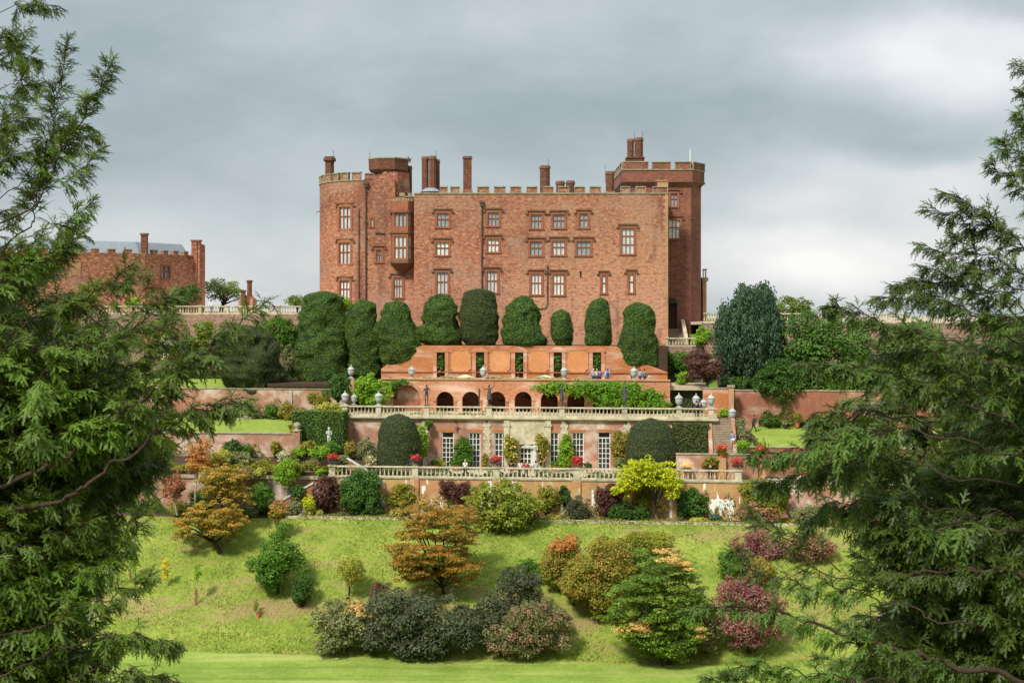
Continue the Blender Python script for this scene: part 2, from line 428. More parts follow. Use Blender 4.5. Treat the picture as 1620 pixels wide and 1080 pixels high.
def make_world():
    w = bpy.data.worlds.new('World'); scene.world = w; w.use_nodes = True
    t = NT.__new__(NT); t.t = w.node_tree; t.t.nodes.clear(); t.m = None
    out = t.t.nodes.new('ShaderNodeOutputWorld')
    dirv = t.n('TexCoord').outputs['Generated']
    s = t.n('SeparateXYZ', {}, i0=dirv)
    x, y, z = s.outputs
    ya = t.math('MAXIMUM', t.math('ABSOLUTE', y), .05)
    a = t.math('DIVIDE', x, ya); e = t.math('DIVIDE', z, ya)
    ac = t.n('CombineXYZ', {}, i0=a, i1=t.math('MULTIPLY', e, 1.7), i2=y).outputs[0]
    wob = t.n('TexNoise', {}, Vector=ac, Scale=2.2, Detail=6.0, Roughness=.55)
    n1 = wob.outputs[0]
    n2 = t.noise(t.mapping(ac, (1, 1.5, 1)), 7.0, 6, .6, .6)
    wo = t.n('SeparateXYZ', {}, i0=wob.outputs['Color'])
    aw = t.math('ADD', a, t.math('MULTIPLY', t.math('SUBTRACT', wo.outputs[0], .5), .3))
    ew = t.math('ADD', e, t.math('MULTIPLY', t.math('SUBTRACT', wo.outputs[1], .5), .12))
    def blob(u, v, su, sv):
        da = t.math('DIVIDE', t.math('SUBTRACT', aw, (u - U0) / F), su / F)
        de = t.math('DIVIDE', t.math('SUBTRACT', ew, (V0 - v) / F), sv / F)
        r2 = t.math('ADD', t.math('MULTIPLY', da, da), t.math('MULTIPLY', de, de))
        return t.math('EXPONENT', t.math('MULTIPLY', r2, -1.0))
    # brightness of the cloud deck
    g = t.math('ADD', .57, t.math('MULTIPLY', t.math('SUBTRACT', n2, .5), .16))
    for (u, v, su, sv, k) in ((330, 60, 420, 170, -.10), (950, 180, 620, 95, -.13), (1250, 200, 260, 60, -.05), (420, 440, 620, 140, .16),
                              (1460, 115, 260, 66, .34), (1560, 160, 130, 60, .08), (1180, 20, 320, 50, -.04),
                              (1420, 300, 190, 34, .15), (1290, 350, 170, 26, .12), (1330, 440, 260, 62, .42), (1180, 410, 150, 30, .10),
                              (1560, 60, 90, 26, .16), (1480, 255, 160, 26, -.10), (1270, 420, 120, 16, -.10), (1560, 330, 120, 100, .14), (750, 40, 240, 90, .06)):
        g = t.math('ADD', g, t.math('MULTIPLY', blob(u, v, su, sv), k))
    n3 = t.noise(t.mapping(ac, (1, 1.25, 1)), 4.2, 7, .58, .35)
    n4 = t.noise(t.mapping(ac, (1, 1.3, 1)), 11.0, 5, .6, .2)
    g = t.math('ADD', g, t.math('MULTIPLY', t.math('SUBTRACT', n3, .5), .34))
    g = t.math('ADD', g, t.math('MULTIPLY', t.math('SUBTRACT', n4, .5), .12))
    g = t.math('ADD', g, t.math('MULTIPLY', t.math('SUBTRACT', n1, .5), .16))
    colr = t.ramp(g, [(.25, (.235, .285, .315, 1)), (.45, (.35, .41, .44, 1)), (.62, (.50, .56, .58, 1)), (.8, (.71, .72, .735, 1)), (1, (.93, .92, .92, 1))])
    sky = t.n('TexSky', {'sky_type': 'NISHITA', 'sun_disc': False, 'sun_elevation': R(SUN_EL), 'sun_rotation': R(SUN_AZ)})
    # the overcast deck grows brighter overhead, as an overcast sky does
    zz = t.math('MAXIMUM', z, 0.0)
    up = t.math('ADD', 1.0, t.math('MULTIPLY', t.math('MULTIPLY', zz, zz), UPK))
    up = t.math('MULTIPLY', up, 10.0 * .73)
    cl = t.n('VectorMath', {'operation': 'SCALE'}, i0=colr, Scale=up).outputs[0]
    mx = t.mix(.93, sky.outputs[0], cl)
    bg = t.n('Background', {}, Color=mx, Strength=.1)
    t.t.links.new(bg.outputs[0], out.inputs[0])
UPK = 1.5
make_world()

# ------------------------------------------------------------------ the ground
PROF = [(-60, -1.7), (5, -1.7), (100, -33.05), (126, -33.0), (128.5, -32.8), (130, -32.35), (146.6, -23.3), (147.5, -23.08), (150.5, -23.1), (158, -20.4),
        (165, -16.5), (171, -13.2), (178, -11.6), (185, -9.5), (186.5, -4.8), (230, -5.5), (400, -30), (5000, -110)]
def prof(t):
    for (a, za), (b, zb) in zip(PROF, PROF[1:]):
        if t <= b: return za + (zb - za) * (t - a) / (b - a)
    return PROF[-1][1]
def ground(x, y):
    t = y + K * max(-70, min(70, x))
    z = prof(t)
    if 129 < t < 147:
        z += .28 * mnoise.noise(Vector((x * .12, t * .12, 0))) * min(1, (t - 129) / 3, (147 - t) / 2)
    return z
def groundY(u, v):
    """where the sight line through a bank pixel meets the ground"""
    Y = 110.0
    while Y < 149:
        x = (u - U0) / F * Y
        if ground(x, Y) >= (V0 - v) / F * Y: return Y
        Y += .05
    return 147.0
def make_ground():
    xs = [-3000, -800, -300, -150, -100] + [x for x in np.arange(-70, 70.1, 1.25)] + [100, 150, 300, 800, 3000]
    ts = [-60, 5, 30, 60, 90, 100, 110, 118, 124, 126, 127.2, 128.5, 129.2, 130] + list(np.arange(130.8, 147, .8)) + [147, 147.5, 150.5, 158, 165, 171, 178, 185, 186.5, 230, 290, 400, 700, 1500, 3000, 5000]
    vs, fs, mi = [], [], []
    nx = len(xs)
    for t in ts:
        for x in xs:
            kk = K * max(-70, min(70, x)) * (1 if 20 < t < 400 else 0)
            y = t - kk
            z = prof(t)
            if 129 < t < 147: z += .28 * mnoise.noise(Vector((x * .12, t * .12, 0))) * min(1, (t - 129) / 3, (147 - t) / 2)
            if 127 < t < 130.5: z += .12 * mnoise.noise(Vector((x * .5, t, 3)))
            vs.append((x, y, z))
    a, b, c, d = [], [], [], []
    for j in range(len(ts) - 1):
        for i in range(nx - 1):
            fs.append((j*nx+i, j*nx+i+1, (j+1)*nx+i+1, (j+1)*nx+i))
            t = .5 * (ts[j] + ts[j+1])
            mi.append(0 if 100 < t < 128.4 else 1 if t < 147 else 2 if t < 152 else 3)
    me = bpy.data.meshes.new('ground'); me.from_pydata(vs, [], fs)
    for m in ('lawn', 'bank', 'soil', 'field'): me.materials.append(M[m])
    me.polygons.foreach_set('material_index', mi)
    me.polygons.foreach_set('use_smooth', [True] * len(fs)); me.update()
    o = bpy.data.objects.new('ground', me); col.objects.link(o)
    tag(o, 'mown lawn rising into a rough grassy bank', 'ground', kind='structure')
make_ground()

def make_tufts():
    rng = np.random.default_rng(5)
    n = 52000
    x = rng.uniform(-48, 48, n); t = 128.6 + (rng.random(n) ** 1.1) * 18.4
    kk = K * x; y = t - kk
    z = np.array([ground(a, b) for a, b in zip(x, y)])
    den = np.array([mnoise.noise(Vector((a * .35, b * .5, 1.0))) for a, b in zip(x, t)])
    h = np.clip(.06 + .1 * rng.random(n) + .14 * den, .03, .3) * np.where(t < 129.8, 1.3, 1)
    w = rng.uniform(.03, .09, n); an = rng.uniform(0, math.pi, n)
    lx, ly = rng.normal(0, .35, n) * h, rng.normal(-.1, .3, n) * h
    v = np.empty((n, 3, 3), 'f')
    v[:, 0] = np.stack([x - w*np.cos(an), y - w*np.sin(an), z - .03], 1)
    v[:, 1] = np.stack([x + w*np.cos(an), y + w*np.sin(an), z - .03], 1)
    v[:, 2] = np.stack([x + lx, y + ly, z + h], 1)
    m = mat_leaf('grass_blade', [(0, '#576c20'), (.45, '#778a2d'), (.8, '#979f43'), (1, '#a1925a')], '#9c865a', .25, .25, .7, warmer=False)
    o = mesh_np('grass_tufts', v, 3, m)
    tag(o, 'rough grass tufts covering the sloping bank', 'grass', kind='stuff')
make_tufts()

# ------------------------------------------------------------------ terraces
T_KERB, T_LOW, T_OR, T_AV, T_CO, T_CAS = Fr(147.2), Fr(149.5), Fr(158), Fr(165), Fr(171), Fr(178)
Z_OR, Z_AV, Z_TOP, Z_YEW, Z_CAS = -19.1, -13.3, -10.2, -6.0, -2.2

def floor_slab(name, fr, s0, s1, d0, d1, z, mat, label, zb=None, thick=.5):
    mb = MB()
    z2 = z if zb is None else zb
    mb.add([(s0,d0,z-thick),(s1,d0,z-thick),(s1,d1,z2-thick),(s0,d1,z2-thick),(s0,d0,z),(s1,d0,z),(s1,d1,z2),(s0,d1,z2)],
           [(3,2,1,0),(4,5,6,7),(0,1,5,4),(1,2,6,5),(2,3,7,6),(3,0,4,7)])
    o = mb.build(name, mat, None, ((s0+s1)/2, d0, z), fr)
    return tag(o, label, 'terrace', kind='structure')

def wall_run(name, fr, s0, s1, z0, z1, mat, label, thick=.6, cop=.16, group=None, coppro=.08, d=0.0, copmat='coping', buttress=()):
    root = thing(name, label, 'wall', fr, ((s0+s1)/2, d, z0), group)
    mb = MB(); mb.box(s0, s1, d, d + thick, z0, z1 - cop)
    for b in buttress: mb.box(b - .45, b + .45, d - .18, d + .002, z0, z1 - cop - .003)
    mb.build('wall_face', M[mat], root)
    if cop: MB().box(s0 - .04, s1 + .04, d - coppro, d + thick + coppro, z1 - cop, z1).build('coping', M[copmat], root)
    return root

floor_slab('orangery_terrace', T_LOW, -70, 70, .55, 9.0, Z_OR, M['gravel'], 'gravel walk in front of the orangery windows', thick=.4)
sL, sR = T_OR.S(541), T_OR.S(1135)
floor_slab('aviary_terrace', T_OR, sL, sR, .5, 7.6, Z_AV, M['gravel'], 'gravel walk in front of the brick arches', thick=.35)
floor_slab('upper_terrace', T_AV, T_AV.S(600), T_AV.S(1120), .7, 6.6, Z_TOP, M['gravel'], 'gravel walk below the orange brick wall')
floor_slab('yew_bed', T_CO, T_CO.S(440), T_CO.S(602), -4.9, 7, -10.25, M['soil'], 'ground under the ragged yews', thick=.4)
floor_slab('yew_ledge', T_CO, T_CO.S(604), T_CO.S(1056), .6, 9.2, Z_YEW, M['soil'], 'planted ledge where the clipped yews stand', thick=4.5)
# stone edge along the top of the bank
tag(MB().box(T_KERB.S(452), T_KERB.S(1290), -.2, .14, -23.4, -22.93).build('stone_edging', M['stone'], None, (0, 0, -23.4), T_KERB),
    'pale stone edging along the top of the grassy bank', 'edging')
# castle terrace ground and its retaining walls
floor_slab('castle_terrace', T_CAS, -75, T_CAS.S(506), .6, 60, Z_CAS, M['gravel'], 'gravel terrace beside the castle')
floor_slab('castle_forecourt', T_CAS, T_CAS.S(1095), 75, 6, 60, -3.2, M['gravel'], 'gravel court beyond the square tower', thick=.3)
wall_run('retaining_wall', T_CAS, T_CAS.S(-60), T_CAS.S(540), -11.2, Z_CAS, 'rubble', 'tall grey pink rubble wall below the castle terrace balustrade', .6, 0)
wall_run('retaining_wall', T_CAS, T_CAS.S(1113), T_CAS.S(1720), -12.2, -3.25, 'rubble', 'tall rubble wall behind the big conifer, below a balustrade', .6, 0, d=6)
# upper and lower lawns beyond the hedge
T_UL, T_LL = Fr(166), Fr(154.5)
floor_slab('upper_lawn', T_UL, -70, T_UL.S(548), .35, 12, -10.85, M['terlawn'], 'narrow lawn below the castle retaining wall', -10.2)
wall_run('garden_wall', T_UL, -70, T_UL.S(545), -15, -10.8, 'pink', 'limewashed brick wall below the narrow upper lawn', .5, .12)
tag(MB().lathe(T_UL.S(462), -.12, [(.06, -13.6), (.06, -11.0)], 8).build('drainpipe', M['stone_gray'], None, (T_UL.S(462), -.12, -13.6), T_UL), 'thin pale downpipe on the limewashed garden wall', 'pipe')
floor_slab('lower_lawn', T_LL, -70, T_LL.S(474), .3, 11.4, -15.05, M['terlawn'], 'sloping lawn above the red brick garden wall', -14.25)
wall_run('garden_wall', T_LL, -70, T_LL.S(470), Z_OR, -15.0, 'pink', 'long pink brick garden wall holding up the lower lawn', .5, .1)
floor_slab('flower_bed', T_LOW, -70, T_LOW.S(597), .6, 5.1, -18.7, M['soil'], 'flower bed before the red garden wall', -17.6, .35)
pr = thing('gate_pier', 'stone pier with ball finial ending the red garden wall', 'pier', T_LL, (T_LL.S(470), -.15, -17.2))
MB().box(T_LL.S(470)-.4, T_LL.S(470)+.4, -.45, .45, -17.2, -14.8).build('shaft', M['pink'], pr)
MB().lathe(T_LL.S(470), 0, [(.55,-14.8),(.55,-14.6),(.2,-14.55),(.42,-14.3),(.45,-14.1),(.3,-13.85),(.02,-13.75)], 12).build('ball_finial', M['coping'], pr, smooth=True)
# the right hand lawn
T_RL = Fr(155.5)
floor_slab('side_lawn', T_RL, T_RL.S(1196), 70, .3, 11, -16.1, M['terlawn'], 'sloping lawn beside the long flight of steps', -14.7)
wall_run('garden_wall', T_RL, T_RL.S(1182), 70, Z_OR - .6, -16.05, 'redwall', 'low pink brick wall below the lawn beside the steps', .5, .1)
T_RW = Fr(165.8)
wall_run('garden_wall', T_RW, T_RW.S(1163), 70, -15.4, -10.6, 'redwall', 'red brick wall behind the side lawn, under the big trees', .5, .12)
wall_run('garden_wall', Fr(164), Fr(164).S(1112), Fr(164).S(1152), -13.6, -10.3, 'coral', 'short orange brick wall behind the corner urns', .5, .1)
pr = thing('wall_pier', 'tall stone pier where two brick walls meet above the steps', 'pier', Fr(164), (Fr(164).S(1157), 0, -14.5))
MB().box(Fr(164).S(1152)+.02, Fr(164).S(1161), -.3, .5, -14.5, -10.2).build('shaft', M['quoin'], pr)
MB().box(Fr(164).S(1152)-.1, Fr(164).S(1161)+.1, -.4, .6, -10.2, -10.0).build('coping', M['coping'], pr)
floor_slab('tree_bank', T_RW, T_RW.S(1140), 70, .5, 18, -11.0, M['soil'], 'planted ground under the conifer and big trees', -8.5)
# lower terrace wall and borders
lw = wall_run('terrace_wall', T_LOW, T_LOW.S(516), T_LOW.S(1187), -23.3, Z_OR + .02, 'wallyel', 'long lichened brick wall with white drips below the front balustrade', .55, .14, buttress=[T_LOW.S(u) for u in (656, 785, 912, 1065)])
wall_run('terrace_wall', Fr(150.2), -70, Fr(150.2).S(514), -23.3, Z_OR + .5, 'pink', 'pink brick wall behind the autumn maples', .5, .12)
wall_run('terrace_wall', Fr(150.0), Fr(150.0).S(1189), 70, -23.3, Z_OR - .1, 'pink', 'pale wall section beyond the end of the front balustrade', .5, .12)

# old limewash left on the long terrace wall, with dripping lower edges
def limewash(u0, u1, v0, v1, seed):
    rn = random.Random(seed); a, b = T_LOW.S(u0), T_LOW.S(u1); zt, zb = T_LOW.Z(u0, v0), T_LOW.Z(u0, v1)
    n = max(3, int((b-a)/.16)); top, bot = [], []
    for i in range(n+1):
        x = a + (b-a)*i/n
        top.append((x, zt + rn.uniform(-.05, .05)))
        k = rn.random(); bot.append((x + rn.uniform(-.03, .03), zt + (zb-zt)*(1.0 if k > .75 else .25 + .45*k)))
    mb = MB()
    for i in range(n):
        mb.slab([bot[i], bot[i+1], top[i+1], top[i]], -.006, -.001)
    mb.build('limewash', M['whitepaint'], lw)
for q in ((1122, 1161, 789, 826, 1), (976, 981, 768, 812, 2), (1010, 1014, 800, 824, 3), (1036, 1042, 772, 800, 4), (936, 940, 775, 818, 5), (903, 909, 782, 815, 6), (604, 609, 790, 818, 7), (617, 620, 786, 806, 8), (1062, 1067, 770, 815, 9), (667, 673, 768, 790, 10), (888, 893, 800, 826, 11)):
    limewash(*q)
# ------------------------------------------------------------------ balustrades
def balustrade(fr, u0, u1, z, h, piers, label, spacing=.42, d=0.0, pier_w=.72, group=None, proud=.1, zslope=0.0):
    s0, s1 = fr.S(u0), fr.S(u1)
    ps = [fr.S(u) for u in piers]
    root = thing('balustrade', label, 'balustrade', fr, ((s0+s1)/2, d, z), group)
    edges = sorted(ps)
    MB().box(s0, s1, d - .16, d + .16, z, z + .14).build('plinth', M['stone'], root)
    MB().box(s0, s1, d - .17, d + .17, z + h - .15, z + h).build('top_rail', M['stone'], root)
    for p in ps:
        mb = MB()
        mb.box(p-pier_w/2, p+pier_w/2, d-.3, d+.3, z-.003, z+.22); mb.box(p-pier_w/2+.07, p+pier_w/2-.07, d-.24, d+.24, z+.22, z+h-.1)
        mb.box(p-pier_w/2-.03, p+pier_w/2+.03, d-.33, d+.33, z+h-.1, z+h+.06)
        mb.build('pier', M['stone'], root)
    hb = h - .29
    first = None
    n = int((s1 - s0) / spacing)
    for i in range(n + 1):
        s = s0 + .1 + (s1 - s0 - .2) * i / n
        if any(abs(s - p) < pier_w/2 + .08 for p in ps): continue
        if first is None:
            mb = MB()
            mb.box(-.1, .1, -.1, .1, 0, .07)
            mb.lathe(0, 0, [(.05,.07),(.085,.12),(.1,.24*hb+.06),(.06,.5*hb),(.045,.66*hb),(.07,.8*hb),(.05,hb-.07)], 7)
            mb.box(-.09, .09, -.09, .09, hb-.07, hb)
            first = mb.build('baluster', M['stone'], root, (0, 0, 0))
            o = first
        else:
            o = first.copy(); col.objects.link(o); o.parent = root
        o.location = (s - (s0+s1)/2, 0, .14)
    return root

balustrade(T_LOW, 519, 1175, Z_OR + .02, 1.16, [525, 656, 785, 912, 1062, 1168], 'long stone balustrade with flower pots on its piers', .455, .27, .8)
balustrade(T_OR, 541, 1134, Z_AV + .02, 1.12, [546, 599, 675, 774, 889, 988, 1074, 1125], 'long stone balustrade with dark statues on its piers', .425, -.02)
balustrade(T_CAS, 60, 482, Z_CAS + .02, 1.08, [100, 316, 359, 440], 'stone balustrade on the castle terrace facing the low wing', .36, .3, .5)
balustrade(T_CAS, 1226, 1450, -3.23, 1.2, [1240, 1330, 1420], 'stone balustrade against the sky behind the big trees', .34, 6.3, .5)
balustrade(Fr(176.5), 1113, 1132, -3.2, 1.3, [], 'short stone balustrade end beside the square tower', .34, 0)

# ------------------------------------------------------------------ orangery front
def rect_wall(mb, xs, zs, holes, d, reveal, m=0, back=False):
    """flat wall in the plane y=d between xs and zs (lists include the ends) with openings cut out and their reveals"""
    X = sorted(set([round(x, 4) for x in xs] + [round(h[i], 4) for h in holes for i in (0, 1)]))
    Zs = sorted(set([round(z, 4) for z in zs] + [round(h[i], 4) for h in holes for i in (2, 3)]))
    for a, b in zip(X, X[1:]):
        for c, e in zip(Zs, Zs[1:]):
            mx, mz = (a+b)/2, (c+e)/2
            if any(h[0] < mx < h[1] and h[2] < mz < h[3] for h in holes): continue
            mb.quad((a,d,c),(b,d,c),(b,d,e),(a,d,e), m)
    for h in holes:
        a, b, c, e = h
        r = d + reveal
        mb.quad((a,d,c),(a,d,e),(a,r,e),(a,r,c), m); mb.quad((b,d,e),(b,d,c),(b,r,c),(b,r,e), m)
        mb.quad((a,d,e),(b,d,e),(b,r,e),(a,r,e), m); mb.quad((a,r,c),(b,r,c),(b,d,c),(a,d,c), m)

fr = T_OR
OS = fr.S
zo0, zo1 = Z_OR, Z_AV - .36
org = thing('orangery', 'long brick orangery front with tall white windows and a stone doorway', 'orangery', fr, (OS(835), 0, Z_OR))
wins = [(699, 718), (741.5, 760), (782, 801.5), (864, 883.5), (905, 923.5), (946, 965.5)]
holes = [(OS(a), OS(b), Z_OR + .05, fr.Z(a, 684)) for a, b in wins]
door = (OS(823), OS(846), Z_OR + .02, fr.Z(835, 709))
mb = MB(); rect_wall(mb, [OS(541), OS(1135)], [zo0, zo1], holes + [door], 0, .3)
mb.quad((OS(1135),0,zo0),(OS(1135),7,zo0),(OS(1135),7,zo1),(OS(1135),0,zo1)); mb.quad((OS(541),7,zo0),(OS(541),0,zo0),(OS(541),0,zo1),(OS(541),7,zo1))
mb.build('wall', M['pink'], org)
MB().box(OS(541)-.1, OS(1135)+.1, -.42, .5, zo1 + .16, Z_AV + .02).build('cornice', M['stone'], org)
MB().box(OS(541)-.04, OS(1135)+.04, -.2, .5, zo1, zo1 + .16).build('frieze', M['stone'], org)
mb = MB(); mb.box(OS(690), OS(975), .35, .4, zo0, zo1); mb.build('dark_interior_sheet', M['void'], org)  # flat dark sheet standing for the unlit room behind the windows
for k, ((a, b), h) in enumerate(zip(wins, holes)):
    mb = MB(); w = h[1]-h[0]; hh = h[3]-h[2]
    top = h[3] if k not in (0, 5) else h[3] - .55
    y0, y1 = .1, .18
    mb.box(h[0]-.02, h[0]+.09, y0, y1, h[2], h[3]); mb.box(h[1]-.09, h[1]+.02, y0, y1, h[2], h[3])
    mb.box(h[0]+.09, h[1]-.09, y0, y1, h[2], h[2]+.16); mb.box(h[0]+.09, h[1]-.09, y0, y1, top-.1, top)
    for i in (1, 2):
        x = h[0] + .09 + (w-.18)*i/3; mb.box(x-.035, x+.035, y0+.01, y1-.01, h[2]+.16, top-.1)
    for j in range(1, 6):
        z = h[2] + .16 + (top-.26-h[2])*j/6; mb.box(h[0]+.09, h[1]-.09, y0+.02, y1-.02, z-.03, z+.03)
    f = mb.build('window', M['whitepaint'], org)
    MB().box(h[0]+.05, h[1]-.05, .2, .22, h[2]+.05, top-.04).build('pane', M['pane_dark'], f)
    mb = MB(); n = 9
    for i in range(n):
        x0 = h[0]-.2 + (w+.4)*i/n; x1 = h[0]-.2 + (w+.4)*(i+1)/n - .02
        sl_ = (i-4)*.03
        mb.add([(x0,-.03,h[3]+.01),(x1,-.03,h[3]+.01),(x1+sl_+.015,-.03,h[3]+.34),(x0+sl_-.015,-.03,h[3]+.34),
                (x0,.02,h[3]+.01),(x1,.02,h[3]+.01),(x1+sl_+.015,.02,h[3]+.34),(x0+sl_-.015,.02,h[3]+.34)],
               [(0,1,2,3),(0,4,5,1),(1,5,6,2),(2,6,7,3),(3,7,4,0)])
    mb.build('brick_lintel', M['coral'], f)
# stone door case: paired pilasters, entablature, curved pediment, glazed doors
cx = (door[0]+door[1])/2
mb = MB()
for s in (-1, 1):
    mb.box(cx+s*2.3-.32, cx+s*2.3+.32, -.28, -.001, Z_OR, Z_AV-.36); mb.box(cx+s*2.3-.42, cx+s*2.3+.42, -.34, -.003, Z_AV-1.0, Z_AV-.75)
mb.box(cx-1.97, cx+1.97, -.16, -.001, door[3]+.62, Z_AV-.37); mb.box(cx-2.0, cx+2.0, -.24, -.002, door[3]+.46, door[3]+.62)
for s in (-1, 1): mb.box(cx+s*1.35-.5, cx+s*1.35+.5, -.14, -.001, Z_OR, door[3]+.46)
mb.build('doorcase', M['stone'], org)
mb = MB()
mb.slab([(cx-.85+1.7*i/12, door[3]+.05+.4*math.sin(math.pi*i/12)) for i in range(12, -1, -1)][::-1], -.2, -.01)
mb.build('pediment', M['whitestone'], org)
mb = MB(); w = door[1]-door[0]
for i in range(5): x = door[0]+w*i/4; mb.box(x-.05, x+.05, .08, .16, door[2], door[3])
for j in range(5): z = door[2]+(door[3]-door[2])*j/4; mb.box(door[0], door[1], .1, .14, z-.05, z+.05)
dr = mb.build('door', M['whitepaint'], org)
MB().box(door[0], door[1], .18, .2, door[2], door[3]).build('pane', M['pane_dark'], dr)
for u in (672, 770.5, 893, 992):
    mb = MB()
    z = Z_OR; i = 0
    while z < zo1 - .05:
        wq = .42 if i % 2 else .3
        mb.box(OS(u)-wq, OS(u)+wq, -.1 - .004*(i % 2), -.001, z+.01, min(z+.36, zo1)-.01); z += .36; i += 1
    mb.build('pilaster', M['stone'], org)
for u in (722, 770, 897, 990, 1041): MB().box(OS(u)-.16, OS(u)+.16, -.16, -.002, zo1-.28, zo1-.06).build('corbel', M['pipe'], org)
mb = MB(); x, z = OS(724), fr.Z(724, 678)
mb.box(x-.06, x+.06, -.05, -.001, z-.45, z+.35); mb.box(x-.28, x+.28, -.07, -.002, z, z+.12); mb.box(x-.13, x+.13, -.06, -.004, z-.2, z-.1)
mb.build('iron_tie', M['pipe'], org)
MB().box(OS(541), OS(690), -.06, -.001, Z_OR, Z_OR+.5).build('wall_base', M['quoin'], org)

# ------------------------------------------------------------------ the brick arcade above it
fr = T_AV; AS = fr.S
arc = thing('arcade', 'brick arcade with open dark arches behind the statue balustrade', 'arcade', fr, (AS(770), 0, Z_AV))
zt = -9.62
arches = [(AS(643), (AS(665)-AS(621))/2, fr.Z(643, 631), 1)] + [(AS(c), (AS(c+13.6)-AS(c-13.6))/2, fr.Z(c, 633), 0) for c in (704, 744.5, 786, 827.5, 869, 911)] + [(AS(952), AS(13.6+810), fr.Z(952, 633), 0)]
mb = MB(); x = AS(604)
for (c, r, zs, blind) in arches:
    mb.quad((x,0,Z_AV),(c-r,0,Z_AV),(c-r,0,zt),(x,0,zt))
    n = 14; pts = [(c - r*math.cos(math.pi*i/n), zs + r*math.sin(math.pi*i/n)) for i in range(n+1)]
    for (xa, za), (xb, zb) in zip(pts, pts[1:]):
        mb.quad((xa,0,za),(xb,0,zb),(xb,0,zt),(xa,0,zt)); mb.quad((xa,0,za),(xa,.55,za),(xb,.55,zb),(xb,0,zb))
    for xx, f_ in ((c-r, 1), (c+r, -1)): mb.quad((xx,0,Z_AV),(xx,.55,Z_AV),(xx,.55,zs),(xx,0,zs)) if f_ < 0 else mb.quad((xx,0,zs),(xx,.55,zs),(xx,.55,Z_AV),(xx,0,Z_AV))
    x = c + r
xe = AS(1060)
mb.quad((x,0,Z_AV),(xe,0,Z_AV),(xe,0,zt),(x,0,zt))
mb.quad((xe,0,Z_AV),(xe,6,Z_AV),(xe,6,zt),(xe,0,zt)); mb.quad((AS(604),6,Z_AV),(AS(604),0,Z_AV),(AS(604),0,zt),(AS(604),6,zt))
mb.build('wall', M['brick_arc'], arc)
MB().box(AS(604)-.05, xe+.05, -.14, .6, zt, zt + .14).build('coping', M['quoin'], arc)
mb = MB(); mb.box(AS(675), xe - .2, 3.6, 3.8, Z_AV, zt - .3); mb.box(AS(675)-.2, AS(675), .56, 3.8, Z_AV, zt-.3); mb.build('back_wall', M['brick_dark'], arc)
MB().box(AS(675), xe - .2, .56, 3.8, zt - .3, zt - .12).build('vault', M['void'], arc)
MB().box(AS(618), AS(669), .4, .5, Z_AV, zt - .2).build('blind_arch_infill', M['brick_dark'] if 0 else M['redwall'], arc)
c, r, zs, _ = arches[0]
mb = MB(); n = 16
for i in range(n):
    a0, a1 = math.pi*i/n, math.pi*(i+1)/n
    for rr0, rr1, y in ((r, r+.42, -.05),):
        p = [(c-rr0*math.cos(a0), zs+rr0*math.sin(a0)), (c-rr0*math.cos(a1), zs+rr0*math.sin(a1)), (c-rr1*math.cos(a1), zs+rr1*math.sin(a1)), (c-rr1*math.cos(a0), zs+rr1*math.sin(a0))]
        mb.slab(p, y, -.001)
mb.build('arch_stones', M['quoin'], arc)
for (c, r, zs, _) in arches[1:7]:
    MB().box(c+r, c+r+.42, -.1, -.001, zs-.1, zs+.08).build('impost', M['quoin'], arc)
    MB().box(c+r+.03, c+r+.39, -.04, -.002, Z_AV, zs-.1).build('arch_pier', M['coral'], arc)
    MB().box(c-r-.42, c-r-.003, -.1, -.001, zs-.1, zs+.08).build('impost', M['quoin'], arc) if c < AS(710) else None
tag(MB().box(AS(598), AS(604)-.06, 0, .6, Z_AV, zt).build('wall_end', M['pink'], None, (AS(601), 0, Z_AV), fr), 'narrow pale wall strip beside the wide blind arch', 'wall')
MB().tube([(AS(758), -.12, Z_AV+.1), (AS(758), -.12, fr.Z(758, 614))], .06).build('lamp_pole', M['pipe'], arc)

# ------------------------------------------------------------------ the orange wall with niches
fr = T_CO; CS = fr.S
cw = thing('niche_wall', 'orange brick wall with panels and creeper filled niches under the yews', 'wall', fr, (CS(830), 0, Z_TOP))
zw = fr.Z(830, 547)
nich = [697.5, 759.5, 821.5, 882.5, 944.5]
holes = [(CS(u-6.5), CS(u+6.5), Z_TOP+.5, fr.Z(u, 557)) for u in nich]
mb = MB(); rect_wall(mb, [CS(668), CS(975)], [Z_TOP-.3, zw], holes, 0, .45)
mb.slab([(CS(603), Z_TOP-.3), (CS(668), Z_TOP-.3), (CS(668), zw), (CS(655), zw-.35), (CS(630), fr.Z(630, 564)), (CS(603), fr.Z(603, 583))], 0, .5)
mb.slab([(CS(975), Z_TOP-.3), (CS(1056), Z_TOP-.3), (CS(1056), fr.Z(1056, 589)), (CS(1020), fr.Z(1020, 575)), (CS(992), fr.Z(992, 560)), (CS(975), zw)], 0, .5)
mb.quad((CS(668),0,zw),(CS(975),0,zw),(CS(975),.5,zw),(CS(668),.5,zw))
mb.build('wall', M['coral'], cw)
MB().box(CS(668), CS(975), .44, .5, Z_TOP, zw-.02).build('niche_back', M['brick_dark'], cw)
for u in nich:
    x = CS(u); mb = MB()
    zt_ = fr.Z(u, 557)
    for s in (-1, 1): mb.box(x+s*.72-.22, x+s*.72+.22, -.1, -.001, Z_TOP+.45, zt_)
    mb.box(x-1.05, x+1.05, -.14, -.002, zt_, zt_+.2)
    mb.slab([(x-1.0, zt_+.2), (x+1.0, zt_+.2), (x+.45, zt_+.55), (x, zt_+.68), (x-.45, zt_+.55)], -.12, -.001)
    mb.box(x-.95, x+.95, -.12, -.003, Z_TOP+.25, Z_TOP+.45)
    mb.build('niche_surround', M['brick_arc'], cw)
